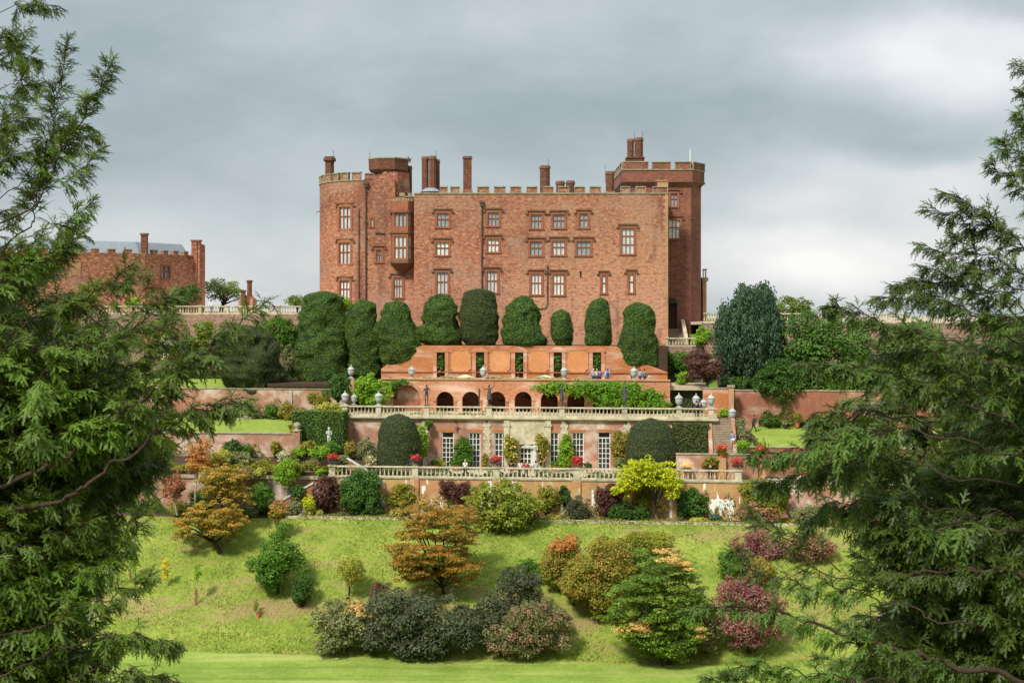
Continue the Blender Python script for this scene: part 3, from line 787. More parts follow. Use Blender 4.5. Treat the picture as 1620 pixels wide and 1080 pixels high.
for u in (636, 728.5, 790.5, 852, 913.5, 985):
    x = CS(u); zc = fr.Z(u, 571 if 650 < u < 960 else 580); a, b = (1.25, 1.35) if 650 < u < 960 else (1.1, .75)
    o = []
    for (sx, sz) in ((1, 1), (-1, 1), (-1, -1), (1, -1)):
        cnr = [(x+sx*a, zc+sz*(b-.35)), (x+sx*(a-.2), zc+sz*(b-.3)), (x+sx*(a-.3), zc+sz*(b-.2)), (x+sx*(a-.35), zc+sz*b)]
        o += cnr if sx*sz > 0 else cnr[::-1]
    if 650 < u < 960: 
        MB().slab(o, -.03, -.001).build('panel', M['panel'], cw)
        MB().tube([(p[0], -.05, p[1]) for p in o + [o[0]]], .055, 5).build('panel_moulding', M['brick_arc'], cw)
MB().box(CS(603), CS(1056), -.12, -.003, fr.Z(830, 589)-.06, fr.Z(830, 589)+.08).build('string_course', M['dress'], cw)

# ------------------------------------------------------------------ steps
def stairs(name, label, fr, s0, s1, d0, z0, d1, z1, n, mat):
    mb = MB()
    for i in range(n):
        a = d0 + (d1-d0)*i/n; z = z0 + (z1-z0)*(i+1)/n
        mb.box(s0, s1, a, d1, z0 + (z1-z0)*i/n, z - .035); mb.box(s0-.001, s1+.001, a-.04, d1, z - .035, z)
    return tag(mb.build(name, M[mat], None, ((s0+s1)/2, d0, z0), fr), label, 'steps')
sx0, sx1 = T_LOW.S(1131), T_LOW.S(1164)
stairs('stone_steps', 'long flight of worn stone steps climbing to the upper terrace', T_LOW, sx0, sx1, 3.2, -18.2, 9.3, Z_AV, 30, 'steps')
for a, lab in ((sx0-.4, 'sloping brick wall on the hedge side of the long steps'), (sx1, 'sloping brick wall on the lawn side of the long steps')):
    mb = MB(); mb.add([(a,3.4,Z_OR-.3),(a+.4,3.4,Z_OR-.3),(a+.4,9.6,Z_OR-.3),(a,9.6,Z_OR-.3),(a,3.4,-17.5),(a+.4,3.4,-17.5),(a+.4,9.6,Z_AV+.5),(a,9.6,Z_AV+.5)],
           [(4,5,6,7),(0,1,5,4),(1,2,6,5),(2,3,7,6),(3,0,4,7)])
    tag(mb.build('stair_wall', M['pink'], None, (a, 3.4, Z_OR), T_LOW), lab, 'wall')
wall_run('low_wall', T_LOW, T_LOW.S(1070), T_LOW.S(1200), Z_OR, T_LOW.Z(1130, 721), 'pink', 'low pale wall at the foot of the long steps', .5, .1, d=2.0)
tl = thing('stone_steps', 'short steps with sloping side wall beside the clipped dome yew', 'steps', T_LOW, (T_LOW.S(560), 1.4, Z_OR))
mb = MB(); a, b = T_LOW.S(545), T_LOW.S(578)
mb.slab([(a, Z_OR), (b, Z_OR), (b, Z_OR+.35), (a, Z_OR+1.75)], 1.3, 1.7); mb.build('side_wall', M['redwall'], tl)
mb = MB(); mb.slab([(a-.05, Z_OR+1.75), (b+.1, Z_OR+.35), (b+.1, Z_OR+.5), (a-.05, Z_OR+1.9)], 1.2, 1.8); mb.build('coping', M['whitestone'], tl)
tl = thing('stone_steps', 'garden steps with pale sloping coping climbing behind the orange maples', 'steps', T_LOW, (T_LOW.S(465), -1.2, -23.2))
a, b = T_LOW.S(436), T_LOW.S(500)
mb = MB(); mb.slab([(a, -23.2), (b, -23.2), (b, Z_OR-.6), (a, -22.2)], -1.2, -.8); mb.build('side_wall', M['redwall'], tl)
mb = MB(); mb.slab([(a-.1, -22.2), (b, Z_OR-.6), (b, Z_OR-.4), (a-.1, -22.0)], -1.3, -.7); mb.build('coping', M['whitestone'], tl)

# ------------------------------------------------------------------ castle
YC = 180.0
FC = Fr(YC, 0)
def cx_(u, Y=YC): return (u - U0) / F * Y
def cz_(v, Y=YC): return (V0 - v) / F * Y
class Path:
    def __init__(self, pts):
        self.p = [np.array(p, float) for p in pts]
        self.L = [0.0]
        for a, b in zip(self.p, self.p[1:]): self.L.append(self.L[-1] + np.linalg.norm(b - a))
    def at(self, s):
        s = min(max(s, 0), self.L[-1])
        for i in range(len(self.L) - 1):
            if s <= self.L[i+1] + 1e-9:
                f = (s - self.L[i]) / (self.L[i+1] - self.L[i]); return self.p[i] * (1-f) + self.p[i+1] * f
    def nrm(self, s):
        e = .02
        a, b = self.at(max(s-e, 0)), self.at(min(s+e, self.L[-1]))
        t = (b - a) / np.linalg.norm(b - a)
        return np.array([-t[1], t[0]])          # inward (away from the viewer for a path running left to right)
    def s_of(self, u):
        best = None
        pu = None
        for i in range(401):
            s = self.L[-1] * i / 400
            q = self.at(s); uu = U0 + F * q[0] / (YC + q[1])
            if pu is not None and (pu - u) * (uu - u) <= 0 and uu != pu:
                f = ps_ + (s - ps_) * (u - pu) / (uu - pu)
                if best is None or self.at(f)[1] < self.at(best)[1] - .01: best = f
            pu, ps_ = uu, s
        return best
    def Yat(self, s): return YC + self.at(s)[1]
def path_pt(path, s, dep): 
    q = path.at(s) + path.nrm(s) * dep
    return q
def path_wall(mb, path, z0, z1, holes=(), reveal=.45, extra=(), m=0):
    S = sorted(set([round(x, 4) for x in path.L] + [round(h[i], 4) for h in holes for i in (0, 1)] + list(extra)))
    Zs = sorted(set([z0, z1] + [round(h[i], 4) for h in holes for i in (2, 3)]))
    for a, b in zip(S, S[1:]):
        pa, pb = path.at(a), path.at(b)
        for c, e in zip(Zs, Zs[1:]):
            ms, mz = (a+b)/2, (c+e)/2
            if any(h[0] < ms < h[1] and h[2] < mz < h[3] for h in holes): continue
            mb.quad((pa[0],pa[1],c),(pb[0],pb[1],c),(pb[0],pb[1],e),(pa[0],pa[1],e), m)
    for h in holes:
        nn = path.nrm((h[0]+h[1])/2) * reveal
        A, B = path.at(h[0]), path.at(h[1]); A2, B2 = A + nn, B + nn
        mb.quad((A[0],A[1],h[2]),(A[0],A[1],h[3]),(A2[0],A2[1],h[3]),(A2[0],A2[1],h[2]), m)
        mb.quad((B[0],B[1],h[3]),(B[0],B[1],h[2]),(B2[0],B2[1],h[2]),(B2[0],B2[1],h[3]), m)
        mb.quad((A[0],A[1],h[3]),(B[0],B[1],h[3]),(B2[0],B2[1],h[3]),(A2[0],A2[1],h[3]), m)
        mb.quad((A2[0],A2[1],h[2]),(B2[0],B2[1],h[2]),(B[0],B[1],h[2]),(A[0],A[1],h[2]), m)
def pbox(mb, path, s0, s1, d0, d1, z0, z1, m=0):
    """block laid against the wall line: d0 (negative = proud of the wall) to d1"""
    n = path.nrm((s0+s1)/2)
    A, B = path.at(s0), path.at(s1)
    q = [A + n*d0, B + n*d0, B + n*d1, A + n*d1]
    mb.add([(p[0],p[1],z0) for p in q] + [(p[0],p[1],z1) for p in q],
           [(3,2,1,0),(4,5,6,7),(0,1,5,4),(1,2,6,5),(2,3,7,6),(3,0,4,7)], m)

castle = thing('castle', 'great red sandstone castle with battlements, tall chimneys and mullioned windows', 'castle', FC, (cx_(810), 0, -6))

def win_hole(path, u0, u1, v0, v1):
    s0, s1 = path.s_of(u0), path.s_of(u1)
    Y = path.Yat((s0+s1)/2)
    return (s0, s1, cz_(v1, Y), cz_(v0, Y))
def window(path, h, lights, tiers, pane, hood=True, fw=.26, reveal=.27, root=None, light_stone='dress', split=.42):
    s0, s1, z0, z1 = h
    mb = MB(); e = .001
    # moulded surround standing just proud of the wall, then mullions and transom set back in the opening
    pbox(mb, path, s0-fw, s0-e, -.07, .06, z0-.02, z1+.24); pbox(mb, path, s1+e, s1+fw, -.07, .06, z0-.02, z1+.24)
    pbox(mb, path, s0, s1, -.068, .06, z1+e, z1+.238); pbox(mb, path, s0-fw-.05, s1+fw+.05, -.12, .06, z0-.22, z0-.021)
    mw = .09 if lights > 1 else .05
    for i in range(1, lights):
        s = s0 + (s1-s0)*i/lights; pbox(mb, path, s-mw*.5, s+mw*.5, .06, .2, z0, z1)
    zz = []
    if tiers == 2: zz = [z1 - (z1-z0)*split]
    if tiers == 3: zz = [z0+(z1-z0)*.36, z0+(z1-z0)*.7]
    for z in zz: pbox(mb, path, s0, s1, .062, .19, z-.05, z+.05)
    pbox(mb, path, s0, s0+.05, .1, .19, z0, z1); pbox(mb, path, s1-.05, s1, .1, .19, z0, z1)
    f = mb.build('window', M[light_stone], root or castle)
    mb = MB(); pbox(mb, path, s0-.02, s1+.02, reveal-.08, reveal-.05, z0-.02, z1+.02); mb.build('pane', M[pane], f)
    if hood:
        mb = MB(); hz = z1 + .42
        pbox(mb, path, s0-fw-.22, s1+fw+.22, -.2, -.001, hz, hz+.16)
        for a, b in ((s0-fw-.22, s0-fw-.08), (s1+fw+.08, s1+fw+.22)): pbox(mb, path, a, b, -.18, -.001, hz-.4, hz-.002)
        pbox(mb, path, s0-fw-.42, s0-fw-.22-.002, -.17, -.001, hz-.4, hz-.28); pbox(mb, path, s1+fw+.22+.002, s1+fw+.42, -.17, -.001, hz-.4, hz-.28)
        mb.build('hood_mould', M['hood'], f)
    return f
def parapet(path, z, h, marks, thick=.5, mat='castle', low=.0, name='parapet', edge='coping'):
    """marks: (s0,s1) of each merlon; a coped band with merlons standing on it"""
    mb = MB()
    S = sorted(set([round(x,4) for x in path.L]))
    for a, b in zip(S, S[1:]): pbox(mb, path, a, b, -.1, thick, z-.14, z)
    par = mb.build(name, M[edge], castle)
    for a, b in marks:
        mb = MB(); k = max(1, int((b-a)/1.2))
        pbox(mb, path, a, b, -.02, thick-.05, z, z+h-.1)
        pbox(mb, path, a-.1, b+.1, -.14, thick+.04, z+h-.1, z+h+.04, 1)
        pbox(mb, path, a-.09, a-.001, -.1, thick, z, z+h-.102, 1); pbox(mb, path, b+.001, b+.09, -.1, thick, z, z+h-.102, 1)
        mb.build('merlon', [M[mat], M[edge]], par)
    return par
ZB = -7.0
# --- long south front
X0, X1 = cx_(655), cx_(1057)
pm = Path([(X0, 3.0), (X0, 0.0), (X1, 0.0), (X1, 6.0)])
hm = []
WM = [(691, 710, 337, 358.5, 3, 2, 'pane_gray'), (690, 709.5, 383, 403.3, 3, 2, 'pane_white'), (691, 708.2, 431, 464, 3, 2, 'pane_pale'),
      (771.8, 789.2, 336, 356.7, 3, 2, 'pane_gray'), (771.2, 788.8, 378, 398.2, 3, 2, 'pane_white'), (770.3, 786.8, 429, 462.3, 3, 2, 'pane_pale'),
      (839.8, 857, 339.5, 360.8, 3, 2, 'pane_gray'), (874.5, 893, 339.3, 360, 3, 2, 'pane_gray'), (916.7, 930, 338, 359.6, 2, 2, 'pane_gray'),
      (838.8, 857.5, 382, 403.8, 3, 2, 'pane_gray'), (874, 893.2, 381, 403, 3, 2, 'pane_pale'), (912.4, 934, 381.4, 403.4, 3, 2, 'pane_gray'),
      (983.5, 1003, 361, 401.2, 3, 3, 'pane_pale'),
      (840.3, 856.6, 433, 465.3, 3, 2, 'pane_white'), (875, 892, 433.3, 466.2, 3, 2, 'pane_white'),
      (952.2, 958.2, 435, 463, 1, 2, 'pane_white'), (995.5, 1002, 433, 462.2, 1, 2, 'pane_white')]
hm = [win_hole(pm, *w[:4]) for w in WM]
slit = win_hole(pm, 917, 920.2, 429, 438.5)
smid = pm.s_of(905)
ztop = cz_(305)
mb = MB()
pathL = Path([(X0, 3.0), (X0, 0.0), (cx_(815), 0)]); pathR = Path([(cx_(815), 0), (X1, 0.0), (X1, 26.0)])
def sh(hs, path, lo, hi): 
    out = []
    for w in hs:
        if lo <= (w[0]+w[1])/2 < hi: out.append(win_hole(path, *w[:4]))
    return out
path_wall(mb, pathL, ZB, ztop, sh(WM, pathL, 0, 815)); mb.build('wall', M['castle'], castle)
mb = MB(); path_wall(mb, pathR, ZB, ztop, sh(WM, pathR, 815, 2000) + [win_hole(pathR, 917, 920.2, 429, 438.5)]); mb.build('wall', M['castle'], castle)
mb = MB(); mb.box(X0+.4, X1-.2, .55, 24, ztop-1.4, ztop-1.1); mb.box(X0+.02, X1-.02, 24, 24.4, ZB, ztop)
mb.box(X0+.02, X1-.5, .47, .5, ZB, ztop-1.5); mb.build('roof', M['lead'], castle)
for w, h in zip(WM, hm):
    window(pm, h, w[4], w[5], w[6], split=.44)
pt = Path([(X0, 0.0), (X1, 0.0)])
ms = [(697,707),(713.5,726.5),(756,773),(782.5,799),(808,824),(834,849.5),(861,875),(884,899),(909.5,925),(934,950),(983,995.5),(1007,1020.5),(1034,1056.9)]
parapet(pt, ztop, .78, [(pt.s_of(a), pt.s_of(b) if b < 1056 else pt.L[-1]-.12) for a, b in ms])
mb = MB(); pbox(mb, pt, pt.s_of(1040), pt.L[-1]-.003, -.03, .44, ztop+.82, ztop+1.45); pbox(mb, pt, pt.s_of(1040)-.08, pt.L[-1]+.05, -.12, .5, ztop+1.45, ztop+1.6); mb.build('corner_merlon', [M['quoin']], castle)
mb = MB(); z = -4.0; i = 0
while z < ztop - .2:
    w = .62 if i % 2 else .36
    pbox(mb, pt, pt.L[-1]-w, pt.L[-1]-.002, -.025-.003*(i % 2), .0, z, z+.4); z += .42; i += 1
mb.build('corner_quoins', M['quoin'], castle)
# --- western end: wall beside the stair turret and the curved tower
YL = 181.2
pl = Path([(cx_(577, YL), YL-YC), (cx_(662, YL), YL-YC)])
zl = cz_(312, YL)
HL = [(586, 590.2, 345, 357.5), (595.6, 603.6, 395, 413.5), (623, 635.8, 439, 470)]
hl = [win_hole(pl, *w) for w in HL]
mb = MB(); path_wall(mb, pl, ZB, zl, hl + [win_hole(pl, 621, 654, 336, 411)]); mb.build('wall', M['castle'], castle)
window(pl, hl[0], 1, 1, 'pane_pale', False, .14); window(pl, hl[1], 2, 2, 'pane_gray', True, .28, split=.4); window(pl, hl[2], 3, 2, 'pane_pale', True, .3)
mb = MB(); pbox(mb, pl, pl.s_of(640), pl.L[-1], -.1, .5, zl, zl+.14)
for a, b in ((632, 640), (645.5, 651), (655.5, 661.5)): pbox(mb, pl, pl.s_of(a), pl.s_of(b), 0, .45, zl+.14, zl+.55)
mb.build('low_parapet', M['coping'], castle)
# curved tower
xe = cx_(577, YL)
arcp = []
for i in range(25):
    ph = R(150 - 150 * i / 24)
    arcp.append((xe - 6.95 * math.sin(ph), (YL-YC) + 9.8 - 9.8 * math.cos(ph)))
pd = Path(arcp)
zd = cz_(284, YL)
HD = [(537.5, 554.4, 327.5, 362, 3, 2, 'pane_diamond', .42), (536.8, 554, 384, 417, 3, 2, 'pane_diamond', .44), (537.8, 553, 444, 476, 3, 2, 'pane_white', .4)]
hd = [win_hole(pd, *w[:4]) for w in HD]
mb = MB(); path_wall(mb, pd, ZB, zd, hd)
tops = [(p[0], p[1]) for p in arcp]
mb.build('curved_tower', M['castle'], castle)
mb = MB(); mb.prism(([(p[0]+.3, p[1]+.3) for p in arcp] + [(xe+2, 19), (xe+2, 1.8), (xe+.3, 1.8)])[::1], zd-1.3, zd-1.1); mb.prism([(p[0]+.3, p[1]+.5) for p in arcp]+[(xe+.2, 18)], ZB, ZB+.1); mb.build('roof', M['lead'], castle)
for w, h in zip(HD, hd): window(pd, h, w[4], w[5], w[6], True, .3, split=w[7])
md = [(528.5, 535), (540.5, 550), (558, 569.5)]
L0 = pd.L[-1]
mk = [(pd.s_of(a), pd.s_of(b)) for a, b in md]
sA = mk[0][0]
for k in range(5): mk.append((sA - 2.0 - k*2.2, sA - .8 - k*2.2))
parapet(pd, zd, .95, mk, mat='castle')
# the piece of higher wall between tower and turret
mb = MB(); pbox(mb, pl, 0, pl.s_of(625), 0, .5, zl, cz_(284, YL)); mb2 = mb
f = mb.build('upper_wall', M['castle'], castle)
mb = MB(); pbox(mb, pl, .0, pl.s_of(591), -.04, .5, cz_(284, YL), cz_(275.5, YL)); pbox(mb, pl, -.1, pl.s_of(592), -.14, .55, cz_(275.5, YL), cz_(274, YL), 1); mb.build('corner_merlon', [M['castle'], M['coping']], castle)
# stair turret
tcx, tcy, tr = cx_(620, 184), 184-YC, 2.52
oc = lambda r, n=8, a=22.5: [(tcx + r*math.cos(R(a + 360*i/n)), tcy + r*math.sin(R(a + 360*i/n))) for i in range(n)]
fy = tcy - tr*math.cos(R(22.5))
mb = MB(); mb.lathe(tcx, tcy, [(tr+.12, ZB), (tr+.12, cz_(330, 184)), (tr, cz_(322, 184)), (tr-.16, cz_(274, 184))], 8, 0, R(22.5)); mb.build('stair_turret', M['castle'], castle)
mb = MB(); mb.lathe(tcx-.45, tcy, [(tr-.15, cz_(274, 184)), (tr+.12, cz_(270, 184)), (tr+.14, cz_(253.5, 184))], 8, 0, R(22.5)); mb.lathe(tcx-.45, tcy, [(tr+.22, cz_(253.5, 184)), (tr+.22, cz_(251.5, 184))], 8, 1, R(22.5)); mb.build('turret_crown', [M['chimney'], M['coping']], castle)
ptf = Path([(tcx - tr*.38, fy - .14), (tcx + tr*.38, fy - .14)])
YT = YC + fy - .14
pw = Path([(cx_(590, YT), fy-.16), (cx_(625, YT), fy-.16)])
h = (pw.s_of(599.5), pw.s_of(612.3), cz_(322, YT), cz_(306, YT))
mb = MB()
pbox(mb, pw, h[0]-.45, h[0], -.12, .3, h[2]-.25, h[3]+.42); pbox(mb, pw, h[1], h[1]+.45, -.12, .3, h[2]-.25, h[3]+.42); pbox(mb, pw, h[0], h[1], -.119, .3, h[3], h[3]+.42); pbox(mb, pw, h[0], h[1], -.119, .3, h[2]-.25, h[2])
pbox(mb, pw, (h[0]+h[1])/2-.05, (h[0]+h[1])/2+.05, -.06, .05, h[2], h[3]); pbox(mb, pw, h[0], h[1], -.05, .05, (h[2]+h[3])/2+.02, (h[2]+h[3])/2+.1)
f = mb.build('window', M['dress'], castle)
mb = MB(); pbox(mb, pw, h[0], h[1], -.01, .02, h[2], h[3]); mb.build('pane', M['pane_white'], f)
mb = MB(); pbox(mb, pw, h[0]-.8, h[1]+.75, -.26, .1, h[3]+.45, h[3]+.6); pbox(mb, pw, h[0]-.85, h[0]-.7, -.24, .1, h[3]+.05, h[3]+.449); pbox(mb, pw, h[1]+.6, h[1]+.75, -.24, .1, h[3]+.05, h[3]+.449); mb.build('hood_mould', M['hood'], f)
for u, v0, v1 in ((603.5, 283, 291), (634, 286, 297)):
    MB().box(cx_(u, 181.5)-.1, cx_(u, 181.5)+.1, fy-.0+(.02 if u < 620 else .25), fy+.6, cz_(v1, 181.5), cz_(v0, 181.5)).build('arrow_slit', M['void'], castle)
# oriel bay
A, B, Cc, D = (cx_(618.5, 181.2), 1.19), (cx_(621, 179.9), -.1), (cx_(645.5, 179.5), -.5), (cx_(657.5, 181), 1.19)
po = Path([A, B, Cc, D])
sB, sC = po.L[1], po.L[2]
def zz(v): return cz_(v, 179.8)
ori = []
w1, w2 = sC - sB, po.L[3] - sC
for (va, vb) in ((338.5, 358), (373.5, 408)):
    ori.append((sB+.22, sC-.22, zz(vb), zz(va))); ori.append((sC+.2, sC+w2*.62, zz(vb), zz(va)))
    ori.append((.25, sB-.2, zz(vb), zz(va)))
mb = MB(); path_wall(mb, po, zz(415), zz(318), ori, .3)
q = [A, B, Cc, D]
for f0, f1, za, zb in ((1.0, .8, zz(416), zz(421)), (.78, .55, zz(421), zz(426)), (.5, .2, zz(426), zz(431))):
    c0 = np.array([(A[0]+D[0])/2, 1.19])
    t_ = [c0 + (np.array(p)-c0)*f0 for p in q]; b_ = [c0 + (np.array(p)-c0)*f1 for p in q]
    mb.add([(p[0],p[1],zb) for p in b_] + [(p[0],p[1],za) for p in t_], [(0,1,5,4),(1,2,6,5),(2,3,7,6),(3,2,1,0),(4,5,6,7)])
orb = mb.build('oriel_bay', M['dress'], castle)
mb = MB()
for v0, v1, d in ((333, 336.5, .16), (366.5, 369, .14), (411, 416, .1)):
    for a, b in zip(po.L, po.L[1:]): pbox(mb, po, a, b, -d, .2, zz(v1), zz(v0))
mb.build('string_course', M['hood'], orb)
mb = MB()
for i in range(5): pbox(mb, po, sB + w1*(i*.2+.02), sB + w1*(i*.2+.13), 0, .25, zz(318)-.001, zz(314.5))
for i in range(2): pbox(mb, po, sC + w2*(i*.45+.1), sC + w2*(i*.45+.35), 0, .25, zz(318)-.001, zz(314.5))
mb.build('small_merlons', M['coping'], orb)
MB().add([(p[0],p[1],zz(320)) for p in q], [(0,1,2,3)]).build('bay_roof', M['lead'], orb)
for k, h in enumerate(ori):
    mb = MB(); n = 3 if k % 3 == 0 else 1
    for i in range(1, n): s = h[0]+(h[1]-h[0])*i/n; pbox(mb, po, s-.06, s+.06, .04, .2, h[2], h[3])
    for s in (h[0]+.04, h[1]-.04): pbox(mb, po, s-.05, s+.05, .08, .22, h[2], h[3])
    if k >= 3: z = h[2]+(h[3]-h[2])*.5; pbox(mb, po, h[0], h[1], .041, .19, z-.06, z+.06)
    f = mb.build('window', M['dress'], orb if 0 else castle)
    mb = MB(); pbox(mb, po, h[0], h[1], .22, .25, h[2], h[3]); mb.build('pane', M['pane_gray'] if k < 3 else M['pane_pale'], f)
# --- chimneys: tall shafts
def chimney(u0, u1, vt, vb, Y, n=8, mat='chimney', cap=True, base=None):
    x = cx_((u0+u1)/2, Y); r = (cx_(u1, Y)-cx_(u0, Y))/2
    z0, z1 = cz_(vb, Y), cz_(vt, Y)
    mb = MB(); y = Y-YC
    if n == 4:
        mb.box(x-r, x+r, y-r, y+r, z0, z1-.3); mb.box(x-r-.1, x+r+.1, y-r-.1, y+r+.1, z1-.3, z1-.1, 1); mb.box(x-r, x+r, y-r, y+r, z1-.1, z1, 0)
    else:
        mb.lathe(x, y, [(r*1.02, z0), (r*1.0, z1-.5)], n, 0, .39); mb.lathe(x, y, [(r*1.02, z1-.5), (r*1.14, z1-.42), (r*1.14, z1-.16), (r*1.0, z1-.12), (r*.96, z1), (r*.6, z1)], n, 1, .39)
    if base: mb.box(cx_(base[0], Y), cx_(base[1], Y), y-r-.25, y+r+.25, z0-1.6, z0+.4)
    return mb.build('chimney', [M[mat], M['hood']], castle)
mb = MB(); x, y = cx_(521.5, 186.5), 6.5
mb.lathe(x, y, [(.62, cz_(300, 186.5)), (.6, cz_(257, 186.5)), (.86, cz_(254.5, 186.5)), (.86, cz_(251, 186.5)), (.72, cz_(250.5, 186.5)), (.7, cz_(248, 186.5)), (.4, cz_(248, 186.5))], 8, 0, .39); mb.build('chimney', M['chimney'], castle)
chimney(643.5, 652, 262.5, 312, 186, 8)
chimney(667, 678.5, 248, 302, 183, 8); chimney(678.6, 690.5, 247, 302, 182.6, 8); chimney(685, 696, 252.5, 302, 183.6, 8)
mb = MB(); mb.lathe(cx_(681, 182), 2.3, [(1.25, cz_(316, 182)), (1.2, cz_(303.5, 182))], 10); mb.lathe(cx_(681, 182), 2.3, [(1.32, cz_(303.5, 182)), (1.0, cz_(300, 182)), (.7, cz_(297.5, 182))], 10, 1); mb.build('chimney_base', [M['castle'], M['lead']], castle)
chimney(733, 746, 247.5, 306, 181.2, 4); chimney(854, 870, 262, 310, 184, 10); chimney(879.5, 893, 286.5, 310, 184, 10); chimney(895.5, 909, 286, 310, 184, 10); chimney(958, 971.8, 271, 308, 181.5, 8)
mb = MB(); mb.box(cx_(957, 181), cx_(973, 181), .6, 2.0, cz_(312, 181), cz_(303, 181)); mb.build('chimney_base', M['castle'], castle)
mb = MB(); mb.box(cx_(732, 181), cx_(747, 181), .6, 2.0, cz_(312, 181), cz_(300, 181)); mb.build('chimney_base', M['castle'], castle)
# --- square tower at the eastern end
YT2 = 185.0
xw, xc, xe2 = cx_(990, YT2), cx_(1093, YT2), cx_(1109, 188)
ptw = Path([(xw, 24), (xw, YT2-YC), (xc, YT2-YC), (xe2, 188-YC), (xe2+.1, 24)])
WT = [(1060.5, 1071.5, 306, 326, 2, 2, 'pane_gray'), (1058.2, 1075.5, 348, 376.8, 3, 2, 'pane_white')]
ht = [win_hole(ptw, *w[:4]) for w in WT]
dh = (ptw.s_of(1053), ptw.s_of(1071), cz_(521, YT2), cz_(480, YT2))
mb = MB(); path_wall(mb, ptw, ZB, cz_(291, YT2), ht + [dh], .6)
mb.build('square_tower', M['tower'], castle)
for w, h in zip(WT, ht): window(ptw, h, w[4], w[5], w[6], True, .22)
# door arch
mb = MB(); cxs = (dh[0]+dh[1])/2; rr = (dh[1]-dh[0])/2; zs = dh[3]
n = 12
for i in range(n):
    a0, a1 = math.pi*i/n, math.pi*(i+1)/n
    for r0, r1, y0, y1 in ((rr, rr+.35, -.14, -.001), (0.001, rr-.02, -.05, -.0015)):
        pts = [(cxs - r0*math.cos(a0), zs + r0*math.sin(a0)), (cxs - r0*math.cos(a1), zs + r0*math.sin(a1)), (cxs - r1*math.cos(a1), zs + r1*math.sin(a1)), (cxs - r1*math.cos(a0), zs + r1*math.sin(a0))]
        v = []
        for d in (y0, y1):
            for (s, z) in pts: q = ptw.at(s) + ptw.nrm(cxs)*d; v.append((q[0], q[1], z))
        mb.add(v, [(3,2,1,0),(4,5,6,7),(0,1,5,4),(1,2,6,5),(2,3,7,6),(3,0,4,7)], 0 if r0 > .01 else 1)
for a, b in ((dh[0]-.35, dh[0]-.002), (dh[1]+.002, dh[1]+.35)): pbox(mb, ptw, a, b, -.14, .1, dh[2], zs)
dw = mb.build('doorway', [M['hood'], M['void']], castle)
mb = MB(); pbox(mb, ptw, dh[0], dh[1], .5, .58, dh[2], dh[3]+.05); pbox(mb, ptw, cxs-.02, cxs+.04, .46, .5, dh[2], dh[3]); mb.build('door', M['oak'], dw)
# parapet of the tower, corbelled out
e = .42
ppt = Path([(xw-e, 24), (xw-e, YT2-YC-e), (xc+.15, YT2-YC-e), (xe2+e, 188-YC-.15), (xe2+e+.1, 24)])
zc0, zc1 = cz_(291, YT2), cz_(268, YT2)
mb = MB()
for (a, b) in zip(ptw.p, ptw.p[1:]): pass
pin = [tuple(p) for p in ptw.p]; pou = [tuple(p) for p in ppt.p]
for i in range(4):
    mb.quad((pin[i][0],pin[i][1],zc0-.3),(pin[i+1][0],pin[i+1][1],zc0-.3),(pou[i+1][0],pou[i+1][1],zc0+.25),(pou[i][0],pou[i][1],zc0+.25))
path_wall(mb, ppt, zc0+.25, zc1)
mb.prism([(p[0], p[1]) for p in pin], zc1-1.2, zc1-1.0)
mb.build('tower_parapet', M['tower'], castle)
mb = MB()
for a, b in zip(ppt.L, ppt.L[1:]): pbox(mb, ppt, a, b, -.12, .0, zc0+.2, zc0+.38)
mb.build('string_course', M['hood'], castle)
mt = [(990.5, 1025, 0), (1032.5, 1060.5, 0), (1069, 1092, 0), (1097.5, 1112.5, 0)]
marks = []
for a, b, _ in mt:
    sa, sb = ppt.s_of(max(a, 988)), ppt.s_of(b)
    if sa is None: sa = ppt.L[1]
    if sb is None: sb = ppt.L[3] + .2
    if a < 992: sa = ppt.L[1] + .02
    if a > 1090: sa, sb = ppt.L[2] + .25, ppt.L[3] - .02
    if b == 1092: sb = min(sb, ppt.L[2] - .05)
    marks.append((sa, sb))
marks += [(2 + i*3.4, 4.4 + i*3.4) for i in range(5)]
parapet(ppt, zc1, .95, marks, mat='tower')
mb = MB(); mb.box(cx_(990.5, 187), cx_(1018.5, 187), 6.2, 8.2, cz_(268, 187), cz_(249, 187)); mb.box(cx_(990, 187), cx_(1019.5, 187), 6.1, 8.3, cz_(251.5, 187), cz_(249.5, 187)-.05); mb.build('chimney_base', M['chimney'], castle)
chimney(992, 1003, 220, 250, 187.2, 8); chimney(1003.5, 1017.5, 218, 250, 187.2, 8)
tag(MB().tube([(cx_(1092, 188), 188, cz_(272, 188)), (cx_(1092, 188), 188, cz_(235.5, 188))], [.1, .06], 6).build('flagpole', M['whitepaint'], None, (cx_(1092, 188), 188, cz_(272, 188))), 'bare white flagpole on the square tower', 'flagpole')
